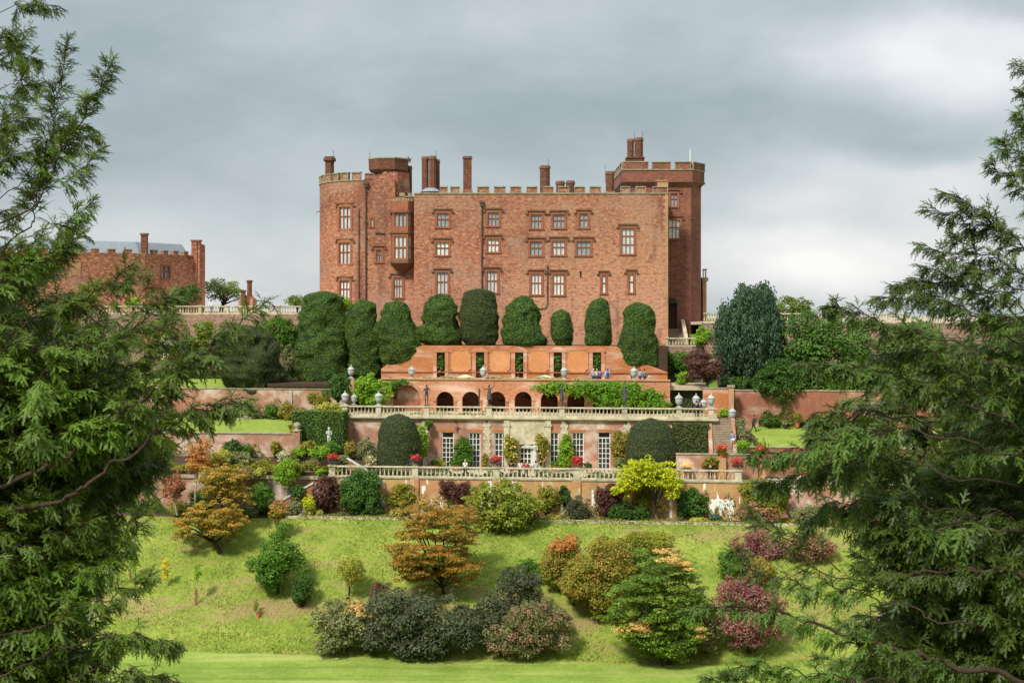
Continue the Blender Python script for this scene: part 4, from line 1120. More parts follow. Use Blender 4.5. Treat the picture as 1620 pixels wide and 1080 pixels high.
# weathervane
wv = thing('weather_vane', 'dark metal weather vane on the stair turret chimney', 'weather vane', W0, (cx_(645.5, 186), 186, cz_(262.5, 186)))
x, y, z = cx_(645.5, 186), 186, cz_(262.5, 186)
MB().tube([(x, y, z-.1), (x, y, z+1.3)], .04, 5).build('spindle', M['pipe'], wv)
MB().slab([(x-.25,z+.55),(x+.35,z+.5),(x+.38,z+.75),(x+.5,z+1.05),(x+.22,z+.9),(x+.1,z+1.2),(x-.05,z+.95),(x-.3,z+1.05),(x-.18,z+.8)], y-.03, y+.03).build('vane', M['pipe'], wv)
mb = MB(); mb.tube([(x-.35,y,z+.4),(x+.35,y,z+.4)], .03, 5); mb.tube([(x,y-.35,z+.4),(x,y+.35,z+.4)], .03, 5); mb.build('compass_arms', M['pipe'], wv)
for u, v0, v1, Y in ((527.5, 248, 238, 186.5), (585, 252, 240, 184), (690, 252, 238, 183), (867.5, 262, 251, 184), (957.5, 285, 262, 182), (1003.5, 220, 209, 187), (1016.5, 218, 207, 187)):
    MB().tube([(cx_(u, Y), Y-YC, cz_(v0+4, Y)), (cx_(u, Y), Y-YC, cz_(v1, Y))], .03, 4).build('lightning_rod', M['pipe'], castle)
# rain pipes
def pipe(path, u, v0, v1, r=.085, hopper=True):
    s = path.s_of(u); Y = path.Yat(s); q = path.at(s) - path.nrm(s)*.14
    mb = MB(); mb.tube([(q[0], q[1], cz_(v1, Y)), (q[0], q[1], cz_(v0, Y))], r, 6)
    for k in range(int((v1-v0)/24)): z = cz_(v0+12+k*24, Y); mb.box(q[0]-r-.05, q[0]+r+.05, q[1]-r-.03, q[1]+.13, z, z+.14)
    if hopper: z = cz_(v0, Y); mb.box(q[0]-.3, q[0]+.3, q[1]-.25, q[1]+.12, z, z+.3); mb.box(q[0]-.2, q[0]+.2, q[1]-.2, q[1]+.12, z-.35, z-.002)
    return mb.build('rain_pipe', M['pipe'], castle)
pipe(pl, 579, 292, 478); pipe(pd, 568, 330, 478, .05, False); pipe(pm, 762.5, 322, 470); pipe(pm, 866, 419, 478, .06, False)
q = pm.at(pm.s_of(866)); MB().tube([(q[0], -.16, cz_(478)), (q[0]-.3, -.16, cz_(486)), (q[0]-1.2, -.16, cz_(487))], .07, 6).build('rain_pipe', M['coping'], castle)
mb = MB(); x = cx_(597, YL); mb.box(x-.3, x+.3, 1.0, 1.19, cz_(368.5, YL), cz_(366, YL)); mb.box(x+.35, x+.9, 1.0, 1.19, cz_(369.5, YL), cz_(367, YL)); mb.build('stone_corbel', M['hood'], castle)
MB().add([(cx_(507, 190), 10, cz_(332, 190)), (cx_(507, 190), 10, cz_(334.5, 190)), (cx_(499, 190), 10, cz_(336, 190)), (cx_(499, 190), 10.8, cz_(336, 190)), (cx_(507, 190), 10.8, cz_(332, 190)), (cx_(507, 190), 10.8, cz_(334.5, 190))], [(0,1,2),(3,5,4),(0,2,3,4),(1,5,3,2)]).build('lead_spout', M['lead'], castle)
# stone porch seen in profile beyond the tower
pb = thing('stone_porch', 'slim pale stone porch with balcony at the edge of the square tower', 'porch', FC, (cx_(1112, 190), 10, -5))
MB().box(cx_(1111, 190), cx_(1117, 190), 9.5, 11.5, -6, cz_(445, 190)).build('column', M['quoin'], pb)
MB().box(cx_(1110, 190), cx_(1119.5, 190), 9.3, 11.7, cz_(445, 190), cz_(439, 190)).build('cornice', M['coping'], pb)
mb = MB(); mb.box(cx_(1110.5, 190), cx_(1117.5, 190), 9.4, 9.6, cz_(428, 190), cz_(425.5, 190)); mb.box(cx_(1114.5, 190), cx_(1116.5, 190), 9.4, 9.6, cz_(439, 190), cz_(428, 190)); mb.box(cx_(1111, 190), cx_(1112.5, 190), 9.4, 9.6, cz_(439, 190), cz_(428, 190)); mb.build('balcony_rail', M['coping'], pb)
# door steps and landing
FD = Fr(176, 0)
stairs('door_steps', 'short stone steps leading up to the arched castle door', Fr(180.6, 0), cx_(1050, 182), cx_(1086, 182), 0, -6.2, 4.2, -4.1, 12, 'steps')
mb = MB(); x = cx_(1083, 181)
mb.add([(x,.2,-6.4),(x+.45,.2,-6.4),(x+.45,4.3,-4.4),(x,4.3,-4.4),(x,.2,-5.2),(x+.45,.2,-5.2),(x+.45,4.3,-2.9),(x,4.3,-2.9)], [(3,2,1,0),(4,5,6,7),(0,1,5,4),(1,2,6,5),(2,3,7,6),(3,0,4,7)])
tag(mb.build('stair_balustrade', M['stone'], None, (x, .2, -6.4), Fr(180.6, 0)), 'pale sloping stone rail of the steps to the arched castle door', 'balustrade')
FL = Fr(176, .0)
tag(MB().box(cx_(1053, 176), cx_(1112, 176), .3, 9.5, -12.5, -6.15).build('landing', M['rubble'], None, (cx_(1080, 176), .3, -10.5), FL), 'rubble landing before the arched castle door', 'landing')
balustrade(FL, 1054, 1110, -6.13, 1.1, [1056, 1108], 'short stone balustrade on the landing before the castle door', .38, .5, .4)

# ------------------------------------------------------------------ the low wing
wg = thing('castle_wing', 'long low red brick wing with grey lead roof beyond the terrace', 'building', W0, (-50, 200, -3))
pts = [(cx_(-120, 184), 184), (cx_(60, 186), 186), (cx_(229, 194), 194), (cx_(309, 204), 204)]
class WPath(Path): pass
pw = WPath([(p[0], p[1] - YC) for p in pts])
def wbox(mb, s0, s1, d0, d1, z0, z1, m=0):
    b = len(mb.v); pbox(mb, pw, s0, s1, d0, d1, z0, z1, m)
    for i in range(b, len(mb.v)): v = mb.v[i]; mb.v[i] = (v[0], v[1] + YC, v[2])
def wz(u, v): return cz_(v, pw.Yat(pw.s_of(u)))
ZW = wz(229, 405)
wh = [(pw.s_of(255.5), pw.s_of(268.5), wz(262, 440), wz(262, 421))]
mb = MB(); path_wall(mb, pw, -5, ZW, wh, .4); mb.v = [(v[0], v[1]+YC, v[2]) for v in mb.v]
mb.build('wall', M['redwall'] if 0 else M['brick_wing'] if 'brick_wing' in M else M['castle'], wg)
e_ = pts[-1]
mb = MB(); mb.add([(e_[0], e_[1], -5), (e_[0]+.35, e_[1]-.5, -5), (e_[0]+1.1, e_[1]+1.4, -5), (e_[0]-6, e_[1]+16, -5)] + [(e_[0], e_[1], ZW), (e_[0]+.35, e_[1]-.5, ZW+2.2), (e_[0]+1.1, e_[1]+1.4, ZW+1.9), (e_[0]-6, e_[1]+16, ZW)], [(0,1,5,4),(1,2,6,5),(2,3,7,6),(4,5,6,7)])
mb.box(e_[0]-.5, e_[0]+.7, e_[1]-.35, e_[1]+.8, -5, ZW+2.4); mb.build('end_wall', M['castle'], wg)
MB().box(e_[0]-.6, e_[0]+.8, e_[1]-.45, e_[1]+.9, ZW+2.4, ZW+2.6).build('coping', M['hood'], wg)
mb = MB(); Lw = pw.L[-1]; k = 0
s = 1.0
while s < Lw - .8:
    wbox(mb, s, s+1.0, 0, .5, ZW+.35, ZW+.8); wbox(mb, s-.05, s+1.05, -.08, .55, ZW+.8, ZW+.9, 1); s += 2.25
wbox(mb, 0, pw.L[1], -.02, .5, ZW, ZW+.35); wbox(mb, pw.L[1], pw.L[2], -.02, .5, ZW, ZW+.35); wbox(mb, pw.L[2], pw.L[3], -.02, .5, ZW, ZW+.35)
mb.build('battlement', [M['castle'], M['coping']], wg)
mb = MB(); n_ = len(pts)
ins = []
for i, s in enumerate(pw.L):
    q = pw.at(s) + pw.nrm(s)*1.0; r = pw.at(s) + pw.nrm(s)*2.4
    ins.append((q[0], q[1]+YC, r[0], r[1]+YC))
for a, b in zip(ins, ins[1:]):
    mb.quad((a[0],a[1],ZW+.2),(b[0],b[1],ZW+.2),(b[2],b[3],ZW+2.0),(a[2],a[3],ZW+2.0))
    mb.quad((a[2],a[3],ZW+2.0),(b[2],b[3],ZW+2.0),(b[2]-3,b[3]+8,ZW),(a[2]-3,a[3]+8,ZW))
mb.build('roof', M['lead'], wg)
def wchim(u, v0, v1, d, r):
    s = pw.s_of(u); q = pw.at(s) + pw.nrm(s)*d; Y = q[1]+YC
    x = cx_(u, Y); mb = MB(); mb.box(x-r, x+r, Y-r, Y+r, ZW, cz_(v0, Y)-.25); mb.box(x-r-.1, x+r+.1, Y-r-.1, Y+r+.1, cz_(v0, Y)-.25, cz_(v0, Y), 1)
    mb.build('chimney', [M['chimney'], M['hood']], wg)
wchim(111, 368, 400, .9, .38); wchim(228.5, 369, 402, 1.0, .4)
mb = MB(); h = wh[0]
wbox(mb, h[0]-.2, h[0], -.06, .1, h[2]-.2, h[3]+.25); wbox(mb, h[1], h[1]+.2, -.06, .1, h[2]-.2, h[3]+.25); wbox(mb, h[0], h[1], -.06, .1, h[3], h[3]+.25); wbox(mb, h[0], h[1], -.06, .1, h[2]-.2, h[2])
wbox(mb, (h[0]+h[1])/2-.06, (h[0]+h[1])/2+.06, .1, .25, h[2], h[3]); wbox(mb, h[0], h[1], .1, .25, h[2]+.9, h[2]+1.02)
f = mb.build('window', M['dress'], wg); mb = MB(); wbox(mb, h[0], h[1], .3, .34, h[2], h[3]); mb.build('pane', M['pane_gray'], f)
mb = MB(); a, b = pw.s_of(113), pw.s_of(125); wbox(mb, a, b, -.03, .1, wz(119, 436), wz(119, 415)); wbox(mb, a-.2, a, -.07, .1, wz(119, 438), wz(119, 413)); wbox(mb, b, b+.2, -.07, .1, wz(119, 438), wz(119, 413)); wbox(mb, a-.3, b+.3, -.1, .1, wz(119, 413), wz(119, 411.5)); mb.build('blocked_window', M['quoin'], wg)
for u, v in ((211, 421), (211, 468)):
    s = pw.s_of(u); q = pw.at(s); mb = MB(); zc = wz(u, v)
    mb.slab([(q[0]+.3*math.cos(a_), zc+.55*math.sin(a_)) for a_ in [2*math.pi*i/12 for i in range(12)]], q[1]+YC-.12, q[1]+YC+.15); mb.build('oval_niche', M['hood'], wg)
mb = MB(); q = pts[-1]; mb.tube([(q[0]-.75, q[1]-1.3, -4), (q[0]-.75, q[1]-1.3, ZW)], .1, 6); mb.box(q[0]-1.0, q[0]-.5, q[1]-1.5, q[1]-.9, ZW-.1, ZW+.3); mb.build('rain_pipe', M['pipe'], wg)
# small gate lodge chimney on the terrace
lg = thing('gate_lodge', 'little red brick lodge with a tall octagonal chimney beyond the balustrade', 'building', W0, (cx_(388, 200), 200, -2.6))
x = cx_(388, 200)
mb = MB(); mb.box(x-.9, x+1.1, 199.6, 203, -3, cz_(474, 200)); mb.add([(x-.9,199.6,cz_(474,200)),(x+1.1,199.6,cz_(474,200)),(x+1.1,203,cz_(474,200)),(x-.9,203,cz_(474,200)),(x-.3,199.6,cz_(467,200)),(x+.5,199.6,cz_(467,200)),(x+.5,203,cz_(467,200)),(x-.3,203,cz_(467,200))], [(4,5,6,7),(0,1,5,4),(1,2,6,5),(2,3,7,6),(3,0,4,7)]); mb.build('wall', M['castle'], lg)
mb = MB(); xx = cx_(393.5, 200); mb.lathe(xx, 200.6, [(.36, cz_(470,200)), (.34, cz_(447,200)), (.48, cz_(445.5,200)), (.48, cz_(444,200)), (.3, cz_(443,200))], 8); mb.build('chimney', M['chimney'], lg)
mb = MB(); xx = cx_(384.5, 199); mb.box(xx-.28, xx+.28, 198.8, 199.5, -3, cz_(461,199)); mb.box(xx-.36, xx+.36, 198.7, 199.6, cz_(461,199), cz_(459,199)); mb.build('gate_pier', M['chimney'], lg)
# ------------------------------------------------------------------ figures
def skin_mesh(verts, edges, radii, sub=1):
    me = bpy.data.meshes.new('tmp'); me.from_pydata(verts, edges, [])
    o = bpy.data.objects.new('tmp', me); col.objects.link(o)
    m = o.modifiers.new('s', 'SKIN'); m.use_smooth_shade = True
    for i, r in enumerate(radii):
        sv = me.skin_vertices[0].data[i]; sv.radius = r if hasattr(r, '__len__') else (r, r); sv.use_root = (i == 0)
    s = o.modifiers.new('u', 'SUBSURF'); s.levels = sub; s.render_levels = sub
    dg = bpy.context.evaluated_depsgraph_get()
    out = bpy.data.meshes.new_from_object(o.evaluated_get(dg))
    bpy.data.objects.remove(o); bpy.data.meshes.remove(me)
    out.materials.clear(); out.materials.append(M['stone'])
    return out

def joints(pose):
    """people face -y; left is +x"""
    J = dict(pel=(0, 0, .95), wai=(0, .01, 1.08), che=(0, .01, 1.3), nec=(0, .015, 1.475), jaw=(0, -.015, 1.57), top=(0, .005, 1.69))
    for s, n in ((1, 'l'), (-1, 'r')):
        J['sh'+n] = (s*.17, .01, 1.41); J['el'+n] = (s*.235, .03, 1.14); J['wr'+n] = (s*.25, -.03, .9); J['ha'+n] = (s*.25, -.05, .82)
        J['hi'+n] = (s*.095, 0, .91); J['kn'+n] = (s*.1, -.01, .5); J['an'+n] = (s*.105, .02, .09); J['to'+n] = (s*.12, -.13, .035)
    J.update(POSES[pose]); return J
POSES = {
 'stand': {},
 'walk': dict(knl=(.1, -.14, .52), anl=(.1, -.24, .1), tol=(.11, -.38, .06), knr=(-.1, .06, .5), anr=(-.1, .27, .13), tor=(-.11, .15, .035), ell=(.23, .13, 1.15), wrl=(.24, .1, .92), hal=(.24, .09, .84), elr=(-.23, -.08, 1.15), wrr=(-.22, -.25, 1.0), har=(-.22, -.31, .95)),
 'lean': dict(ell=(.27, -.12, 1.16), wrl=(.2, -.34, 1.08), hal=(.16, -.4, 1.07), elr=(-.27, -.12, 1.16), wrr=(-.2, -.34, 1.08), har=(-.16, -.4, 1.07)),
 'phone': dict(ell=(.24, -.05, 1.15), wrl=(.08, -.25, 1.25), hal=(.05, -.29, 1.32), elr=(-.24, -.05, 1.15), wrr=(-.08, -.25, 1.25), har=(-.05, -.29, 1.32)),
 'hips': dict(ell=(.36, .05, 1.2), wrl=(.2, -.06, 1.03), hal=(.14, -.08, .99), elr=(-.36, .05, 1.2), wrr=(-.2, -.06, 1.03), har=(-.14, -.08, .99), knl=(.13, -.02, .5), anl=(.15, .02, .09), tol=(.18, -.12, .035)),
 'sit': dict(pel=(0, 0, .5), wai=(0, .02, .63), che=(0, 0, .86), nec=(0, -.02, 1.03), jaw=(0, -.06, 1.13), top=(0, -.05, 1.25), shl=(.17, 0, .96), shr=(-.17, 0, .96), ell=(.23, -.05, .7), elr=(-.23, -.05, .7), wrl=(.1, -.25, .66), wrr=(-.1, -.25, .66), hal=(.05, -.3, .66), har=(-.05, -.3, .66),
             hil=(.09, -.03, .47), hir=(-.09, -.03, .47), knl=(.11, -.42, .5), knr=(-.11, -.42, .5), anl=(.11, -.42, .09), anr=(-.11, -.42, .09), tol=(.12, -.57, .035), tor=(-.12, -.57, .035)),
 'dance': dict(ell=(.36, -.02, 1.55), wrl=(.42, -.08, 1.8), hal=(.44, -.1, 1.9), elr=(-.38, -.02, 1.3), wrr=(-.5, -.12, 1.45), har=(-.55, -.15, 1.5), knl=(.13, -.1, .52), anl=(.06, .1, .16), tol=(.08, -.02, .05), che=(.03, 0, 1.3)),
 'pipe': dict(ell=(.3, -.1, 1.22), wrl=(.1, -.25, 1.42), hal=(.04, -.28, 1.5), elr=(-.32, -.1, 1.2), wrr=(-.12, -.28, 1.35), har=(-.06, -.3, 1.42), knr=(-.14, -.06, .5), anr=(-.06, .06, .1), tor=(-.1, -.06, .035)),
 'drape': dict(ell=(.26, -.02, 1.15), wrl=(.05, -.18, 1.12), hal=(-.02, -.2, 1.14), elr=(-.24, -.04, 1.18), wrr=(-.08, -.2, 1.32), har=(-.03, -.22, 1.38), knr=(-.06, -.07, .5), anr=(-.09, .03, .1)),
}
BODY_E = [('pel','wai'),('wai','che'),('che','nec'),('nec','jaw'),('jaw','top')] + [e for n in 'lr' for e in (('che','sh'+n),('sh'+n,'el'+n),('el'+n,'wr'+n),('wr'+n,'ha'+n),('pel','hi'+n),('hi'+n,'kn'+n),('kn'+n,'an'+n),('an'+n,'to'+n))]
RAD = dict(pel=(.15,.11), wai=(.135,.1), che=(.155,.11), nec=.052, jaw=(.072,.085), top=(.06,.075), sh=.058, el=.042, wr=.03, ha=(.038,.02), hi=.088, kn=.058, an=.042, to=(.045,.03))
def part_mesh(J, edges, k=1.0, add=0.0, sub=1, over={}):
    names = []
    for e in edges:
        for n in e:
            if n not in names: names.append(n)
    rad = []
    for n in names:
        r = over.get(n, RAD.get(n, RAD.get(n[:-1])))
        r = (r, r) if not hasattr(r, '__len__') else r
        rad.append((r[0]*k+add, r[1]*k+add))
    return skin_mesh([J[n] for n in names], [(names.index(a), names.index(b)) for a, b in edges], rad, sub)
def add_details(me, J):
    """nose, ears, and five tapered fingers on each hand, inside the one body mesh"""
    mb = MB(); jx, jy, jz = J['jaw']
    hy = jy + .0
    mb.tube([(jx, hy-.085, jz+.075), (jx, hy-.112, jz+.03), (jx, hy-.085, jz+.02)], [.008, .014, .01], 5)
    for s in (-1, 1):
        mb.ball((jx+s*.075, hy+.02, jz+.05), .022, 6); mb.ball((jx+s*.028, hy-.078, jz+.07), .011, 6)
    mb.tube([(jx-.025, hy-.084, jz-.015), (jx+.025, hy-.084, jz-.015)], .006, 4)
    for n, sgn in (('l', 1), ('r', -1)):
        w, h = Vector(J['wr'+n]), Vector(J['ha'+n]); d = (h - w).normalized()
        side = d.cross(Vector((sgn, .2, 0))).normalized()
        if side.length < .1: side = Vector((0, 1, 0))
        nrm = d.cross(side)
        for i, ln in enumerate((.06, .075, .08, .072)):
            o = h + side * (.03 * (1 - i*.62)) + d*.02
            mb.tube([o, o + d*ln*.5, o + d*ln*.85 + nrm*.02*sgn, o + d*ln + nrm*.04*sgn], [.009, .0085, .008, .006], 5)
        o = h + side*.035 - d*.02
        mb.tube([o, o + side*.03 + d*.02, o + side*.04 + d*.05], [.01, .0095, .007], 5)
    import bmesh
    bm = bmesh.new(); bm.from_mesh(me)
    vs = [bm.verts.new(v) for v in mb.v]
    for f in mb.f:
        try: bm.faces.new([vs[i] for i in f])
        except ValueError: pass
    bm.to_mesh(me); bm.free()
    me.polygons.foreach_set('use_smooth', [True]*len(me.polygons))
ARM = [('che','shl'),('shl','ell'),('che','shr'),('shr','elr')]
FORE = [('ell','wrl'),('elr','wrr')]
FIG = {}
def hair_mesh(J, long=False):
    mb = MB(); x, y, z = J['top']
    prof = [(.001, z+.055), (.05, z+.045), (.083, z+.01), (.095, z-.05), (.09, z-.1), (.075, z-.13)] if not long else [(.001, z+.055), (.05, z+.045), (.085, z+.01), (.097, z-.05), (.1, z-.15), (.105, z-.25), (.08, z-.3)]
    mb.lathe(x, y+.022, prof[::-1], 10)
    me = bpy.data.meshes.new('hair'); me.from_pydata(mb.v, [], mb.f); me.materials.append(M['stone']); me.polygons.foreach_set('use_smooth', [True]*len(me.polygons)); return me
def fig(pose):
    if pose in FIG: return FIG[pose]
    J = joints(pose)
    b = part_mesh(J, BODY_E); add_details(b, J)
    torso = [('pel','wai'),('wai','che')] + ARM
    J2 = dict(J); p = J['pel']
    d = dict(body=b, top_long=part_mesh(J, torso + FORE, 1.0, .018, 1, dict(pel=(.165,.12))), top_short=part_mesh({**J, **{'el'+n: tuple(Vector(J['sh'+n])*.35 + Vector(J['el'+n])*.65) for n in 'lr'}}, torso, 1.0, .02, 1, dict(pel=(.165,.12))),
             legs=part_mesh(J, [('pel','hil'),('hil','knl'),('knl','anl'),('pel','hir'),('hir','knr'),('knr','anr')], 1.0, .016),
             shorts=part_mesh({**J, **{'kn'+n: tuple(Vector(J['hi'+n])*.15 + Vector(J['kn'+n])*.85) for n in 'lr'}}, [('pel','hil'),('hil','knl'),('pel','hir'),('hir','knr')], 1.0, .03),
             shoes=part_mesh(J, [('anl','tol')], 1.05, .012), shoer=part_mesh(J, [('anr','tor')], 1.05, .012), hair=hair_mesh(J), hairlong=hair_mesh(J, True), J=J)
    FIG[pose] = d; return d
FABRIC = {}
def fabric(hexc, check=None):
    key = hexc + str(check)
    if key not in FABRIC:
        t = NT('cloth'); pos = t.n('TexCoord').outputs['Object']
        if check:
            ck = t.n('TexChecker', {}, Vector=pos, Scale=14.0, Color1=C(hexc), Color2=C(check)); c = ck.outputs[0]
        else: c = t.mix(t.math('MULTIPLY', t.noise(pos, 9, 3), .3), hexc, '#20202a')
        FABRIC[key] = t.bsdf(c, .85)
    return FABRIC[key]
def mesh_part(name, me, mat, parent):
    o = bpy.data.objects.new(name, me); col.objects.link(o); o.parent = parent
    o.material_slots[0].link = 'OBJECT'; o.material_slots[0].material = mat
    return o
def person(fr, u, dt, z, rot, pose, top, legs, hair, label, scale=1.0, short=False, shorts=False, longhair=False, pack=None, skin='#c69478', shoes='#2a2826', check=None, hat=None):
    f2 = Fr(fr.t + dt, fr.k)
    r = thing('person', label, 'person', f2, (f2.S(u), 0, z), 'visitors walking on the terraces')
    r.rotation_euler = (0, 0, R(rot)); r.scale = (scale*1.08,)*3
    d = fig(pose)
    mesh_part('body', d['body'], fabric(skin), r)
    mesh_part('shirt', d['top_short' if short else 'top_long'], fabric(top, check), r)
    mesh_part('shorts' if shorts else 'trousers', d['shorts' if shorts else 'legs'], fabric(legs), r)
    mesh_part('shoe', d['shoes'], fabric(shoes), r); mesh_part('shoe', d['shoer'], fabric(shoes), r)
    mesh_part('hair', d['hairlong' if longhair else 'hair'], fabric(hair), r)
    J = d['J']
    if pack:
        mb = MB(); c = J['che']
        mb.lathe(c[0], c[1]+.19, [(.06, c[2]-.26), (.15, c[2]-.22), (.165, c[2]-.05), (.14, c[2]+.12), (.05, c[2]+.17)], 10, 0, 0, 1, .62)
        for s in (-1, 1): mb.tube([(c[0]+s*.1, c[1]+.12, c[2]+.12), (c[0]+s*.12, c[1]-.02, c[2]+.17), (c[0]+s*.12, c[1]-.135, c[2]+.02), (c[0]+s*.13, c[1]+.08, c[2]-.16)], .018, 5)
        mb.build('backpack', fabric(pack), r, (0, 0, 0), smooth=True)
    if hat:
        mb = MB(); t = J['top']; mb.lathe(t[0], t[1]+.01, [(.15, t[2]-.0), (.15, t[2]+.012), (.095, t[2]+.02), (.085, t[2]+.085), (.02, t[2]+.1)], 12); mb.build('hat', fabric(hat), r, (0, 0, 0), smooth=True)
    return r

person(T_LOW, 736, .85, Z_OR, 180, 'stand', '#e8e8ea', '#26282e', '#b9ab98', 'person in white top and dark trousers at the front balustrade, seen from behind', short=True)
person(T_LOW, 809.5, 1.5, Z_OR, 150, 'stand', '#2a2530', '#c9505c', '#1f1a1a', 'person with long dark hair and pinkish red trousers before the stone doorway', longhair=True)
person(T_LOW, 823, .9, Z_OR, 190, 'stand', '#e4e2e4', '#1f2126', '#3a2c24', 'person in white shirt and black trousers standing next to a red shirt', short=True)
person(T_LOW, 832.5, .85, Z_OR, 180, 'lean', '#a52a36', '#2a2a33', '#4a3a30', 'person in dark red shirt at the front balustrade, below the pale statue', short=True)
person(T_LOW, 847.5, .9, Z_OR, 175, 'phone', '#dfe6ee', '#8397ad', '#3c2f28', 'person in blue and white checked shirt and pale jeans at the balustrade', check='#3f5f8a')
person(T_LOW, 1123.5, .85, Z_OR, 180, 'lean', '#23262e', '#1d1e22', '#6a4f3c', 'person in dark waistcoat and black trousers at the balustrade below the long steps', pack=None)
person(T_LOW, 1126, 2.9, Z_OR + .3, 200, 'stand', '#7f858e', '#4a4e57', '#2a2220', 'person in grey jacket beside the low wall at the foot of the steps', .95)
person(T_LOW, 1131, 3.3, Z_OR + .5, 160, 'stand', '#23232a', '#1e1f24', '#1c1816', 'person in black top partly hidden at the foot of the long steps', .97)
zst = lambda dt: -18.2 + (Z_AV + 18.2) * (math.floor((dt - 3.2) / 6.1 * 30) + 1) / 30
person(T_LOW, 1158.5, 5.6, zst(5.6), 8, 'stand', '#6d8fc4', '#e6e2d6', '#3a2a22', 'person in blue jumper and white shorts coming down the long stone steps', shorts=True)
person(T_RL, 1192.5, 7.4, -15.15, 255, 'walk', '#3a3f46', '#222429', '#241d1a', 'person with backpack walking along the edge of the side lawn', pack='#3d4756')
person(T_OR, 1101.5, 1.5, Z_AV, 180, 'stand', '#262a3c', '#20232e', '#1d1918', 'person in navy jacket between the corner urns of the upper balustrade')
person(T_OR, 1107, 2.2, Z_AV, 200, 'stand', '#4a4d58', '#33363f', '#2a211d', 'person in dark grey close behind the navy jacket by the corner urns', .97)
for (u, dt, top, legs, hair, lab, kw) in (
    (938.5, 1.3, '#a8b0b4', '#5a6068', '#d8d4ce', 'person with white hair and grey coat at the orange wall, leading a small group', {}),
    (944.5, 2.3, '#e4e0dc', '#6a6058', '#c8b8a0', 'person in cream top between grey coat and purple top by the orange wall', dict(scale=.95)),
    (949, 1.2, '#6a5a94', '#3c3a48', '#4a3830', 'person in purple top by the orange wall', dict(scale=.97)),
    (961, 1.1, '#dfe6ee', '#6f7f92', '#5a4638', 'person in white shirt with bright blue backpack by the orange wall', dict(pack='#2f6fc0')),
    (1001, 2.0, '#3aa88a', '#33404a', '#2a2220', 'person in bright green jacket half hidden behind an urn', dict(longhair=True)),
    (1012.5, .8, '#9db4cc', '#5a6470', '#5a4030', 'person in pale blue shirt walking past the end of the orange wall', dict(pose='walk')),
    (1020, .6, '#6a7684', '#3c4450', '#3a2c26', 'person in grey blue jacket above the wisteria', dict(pose='walk'))):
    p_ = kw.pop('pose', 'stand')
    person(T_AV, u, dt + .8, Z_TOP, 180 if p_ == 'stand' else 120, p_, top, legs, hair, lab, **kw)
person(T_AV, 1027.5, 1.2, Z_TOP - .85, 20, 'stand', '#e9e2dc', '#59616a', '#6a4a38', 'person in white top and pale hat low behind the wisteria', hat='#efe6d8')
person(T_CAS, 334, 2.6, Z_CAS, 170, 'stand', '#eef0f2', '#4a5f86', '#3a2c24', 'person in white shirt behind the castle terrace balustrade')

# ------------------------------------------------------------------ statues
DR = {}
def drapery(pose, mat, parent, seed):
    J = fig(pose)['J']; mb = MB(); n = 20
    prof = [(.15, 1.12), (.165, .98), (.19, .8), (.2, .62), (.215, .5), (.2, .46)] if mat is M['darklead'] else [(.16, 1.02), (.19, .85), (.2, .6), (.21, .35), (.23, .12), (.22, .04)]
    vs, fs = [], []
    for j, (r, z) in enumerate(prof):
        for i in range(n):
            a = 2*math.pi*i/n
            q = r * (1 + .16*math.sin(a*5 + j*.5 + seed) * j/5 + .06*math.sin(a*9 + seed))
            vs.append((J['pel'][0]*.6 + q*math.cos(a), q*.8*math.sin(a) - .01, z))
    for j in range(len(prof)-1):
        for i in range(n): fs.append((j*n+i, (j+1)*n+i, (j+1)*n+(i+1) % n, j*n+(i+1) % n))
    mb.add(vs, fs); return mb.build('drapery', mat, parent, (0, 0, 0), smooth=True)
def statue(fr, u, z, d, pose, mat, label, rot=0, scale=1.15, dress=True, plinth=0, group=None, seed=0):
    r = thing('statue', label, 'statue', fr, (fr.S(u), d, z), group); r.rotation_euler = (0, 0, R(rot))
    OFF[r.name] = (0, 0, 0)
    h = .12
    if plinth:
        mb = MB(); mb.box(-.5, .5, -.5, .5, 0, .3); mb.box(-.38, .38, -.38, .38, .3, plinth-.15); mb.box(-.47, .47, -.47, .47, plinth-.15, plinth); mb.build('plinth', M['stone'], r); h = plinth + .1
    MB().lathe(0, 0, [(.36, h-.12), (.36, h-.03), (.32, h)], 12).build('base', mat, r)
    o = mesh_part('figure', fig(pose)['body'], mat, r); o.location = (0, 0, h - .01); o.scale = (scale,)*3
    hh = mesh_part('hair', fig(pose)['hair'], mat, o)
    if dress: drapery(pose, mat, o, seed)
    return r
ZP = Z_AV + 1.2
SG = 'dark lead statues along the upper balustrade'
statue(T_OR, 675, ZP, -.02, 'pipe', M['darklead'], 'dark lead statue of a piping figure beside the wide blind arch', 20, 1.3, False, group=SG)
statue(T_OR, 774, ZP, -.02, 'dance', M['darklead'], 'dark lead statue with one arm flung high, between two middle arches', 10, 1.3, True, group=SG, seed=1)
statue(T_OR, 889, ZP, -.02, 'dance', M['darklead'], 'dark lead dancing statue at the edge of the wisteria', -140, 1.28, True, group=SG, seed=2)
statue(T_OR, 989, ZP, -.02, 'pipe', M['darklead'], 'dark lead statue standing against the bright wisteria', -15, 1.3, True, group=SG, seed=3)
statue(T_LOW, 505.5, -18.3, 4.4, 'drape', M['whitestone'], 'white stone statue of a nude figure on a plinth before the dark hedge', 15, 1.3, False, 1.7)
statue(T_LOW, 839.5, Z_OR, 4.8, 'drape', M['whitestone'], 'pale gray statue of a draped figure before the orangery door', -10, 1.35, True, 1.0, seed=4)

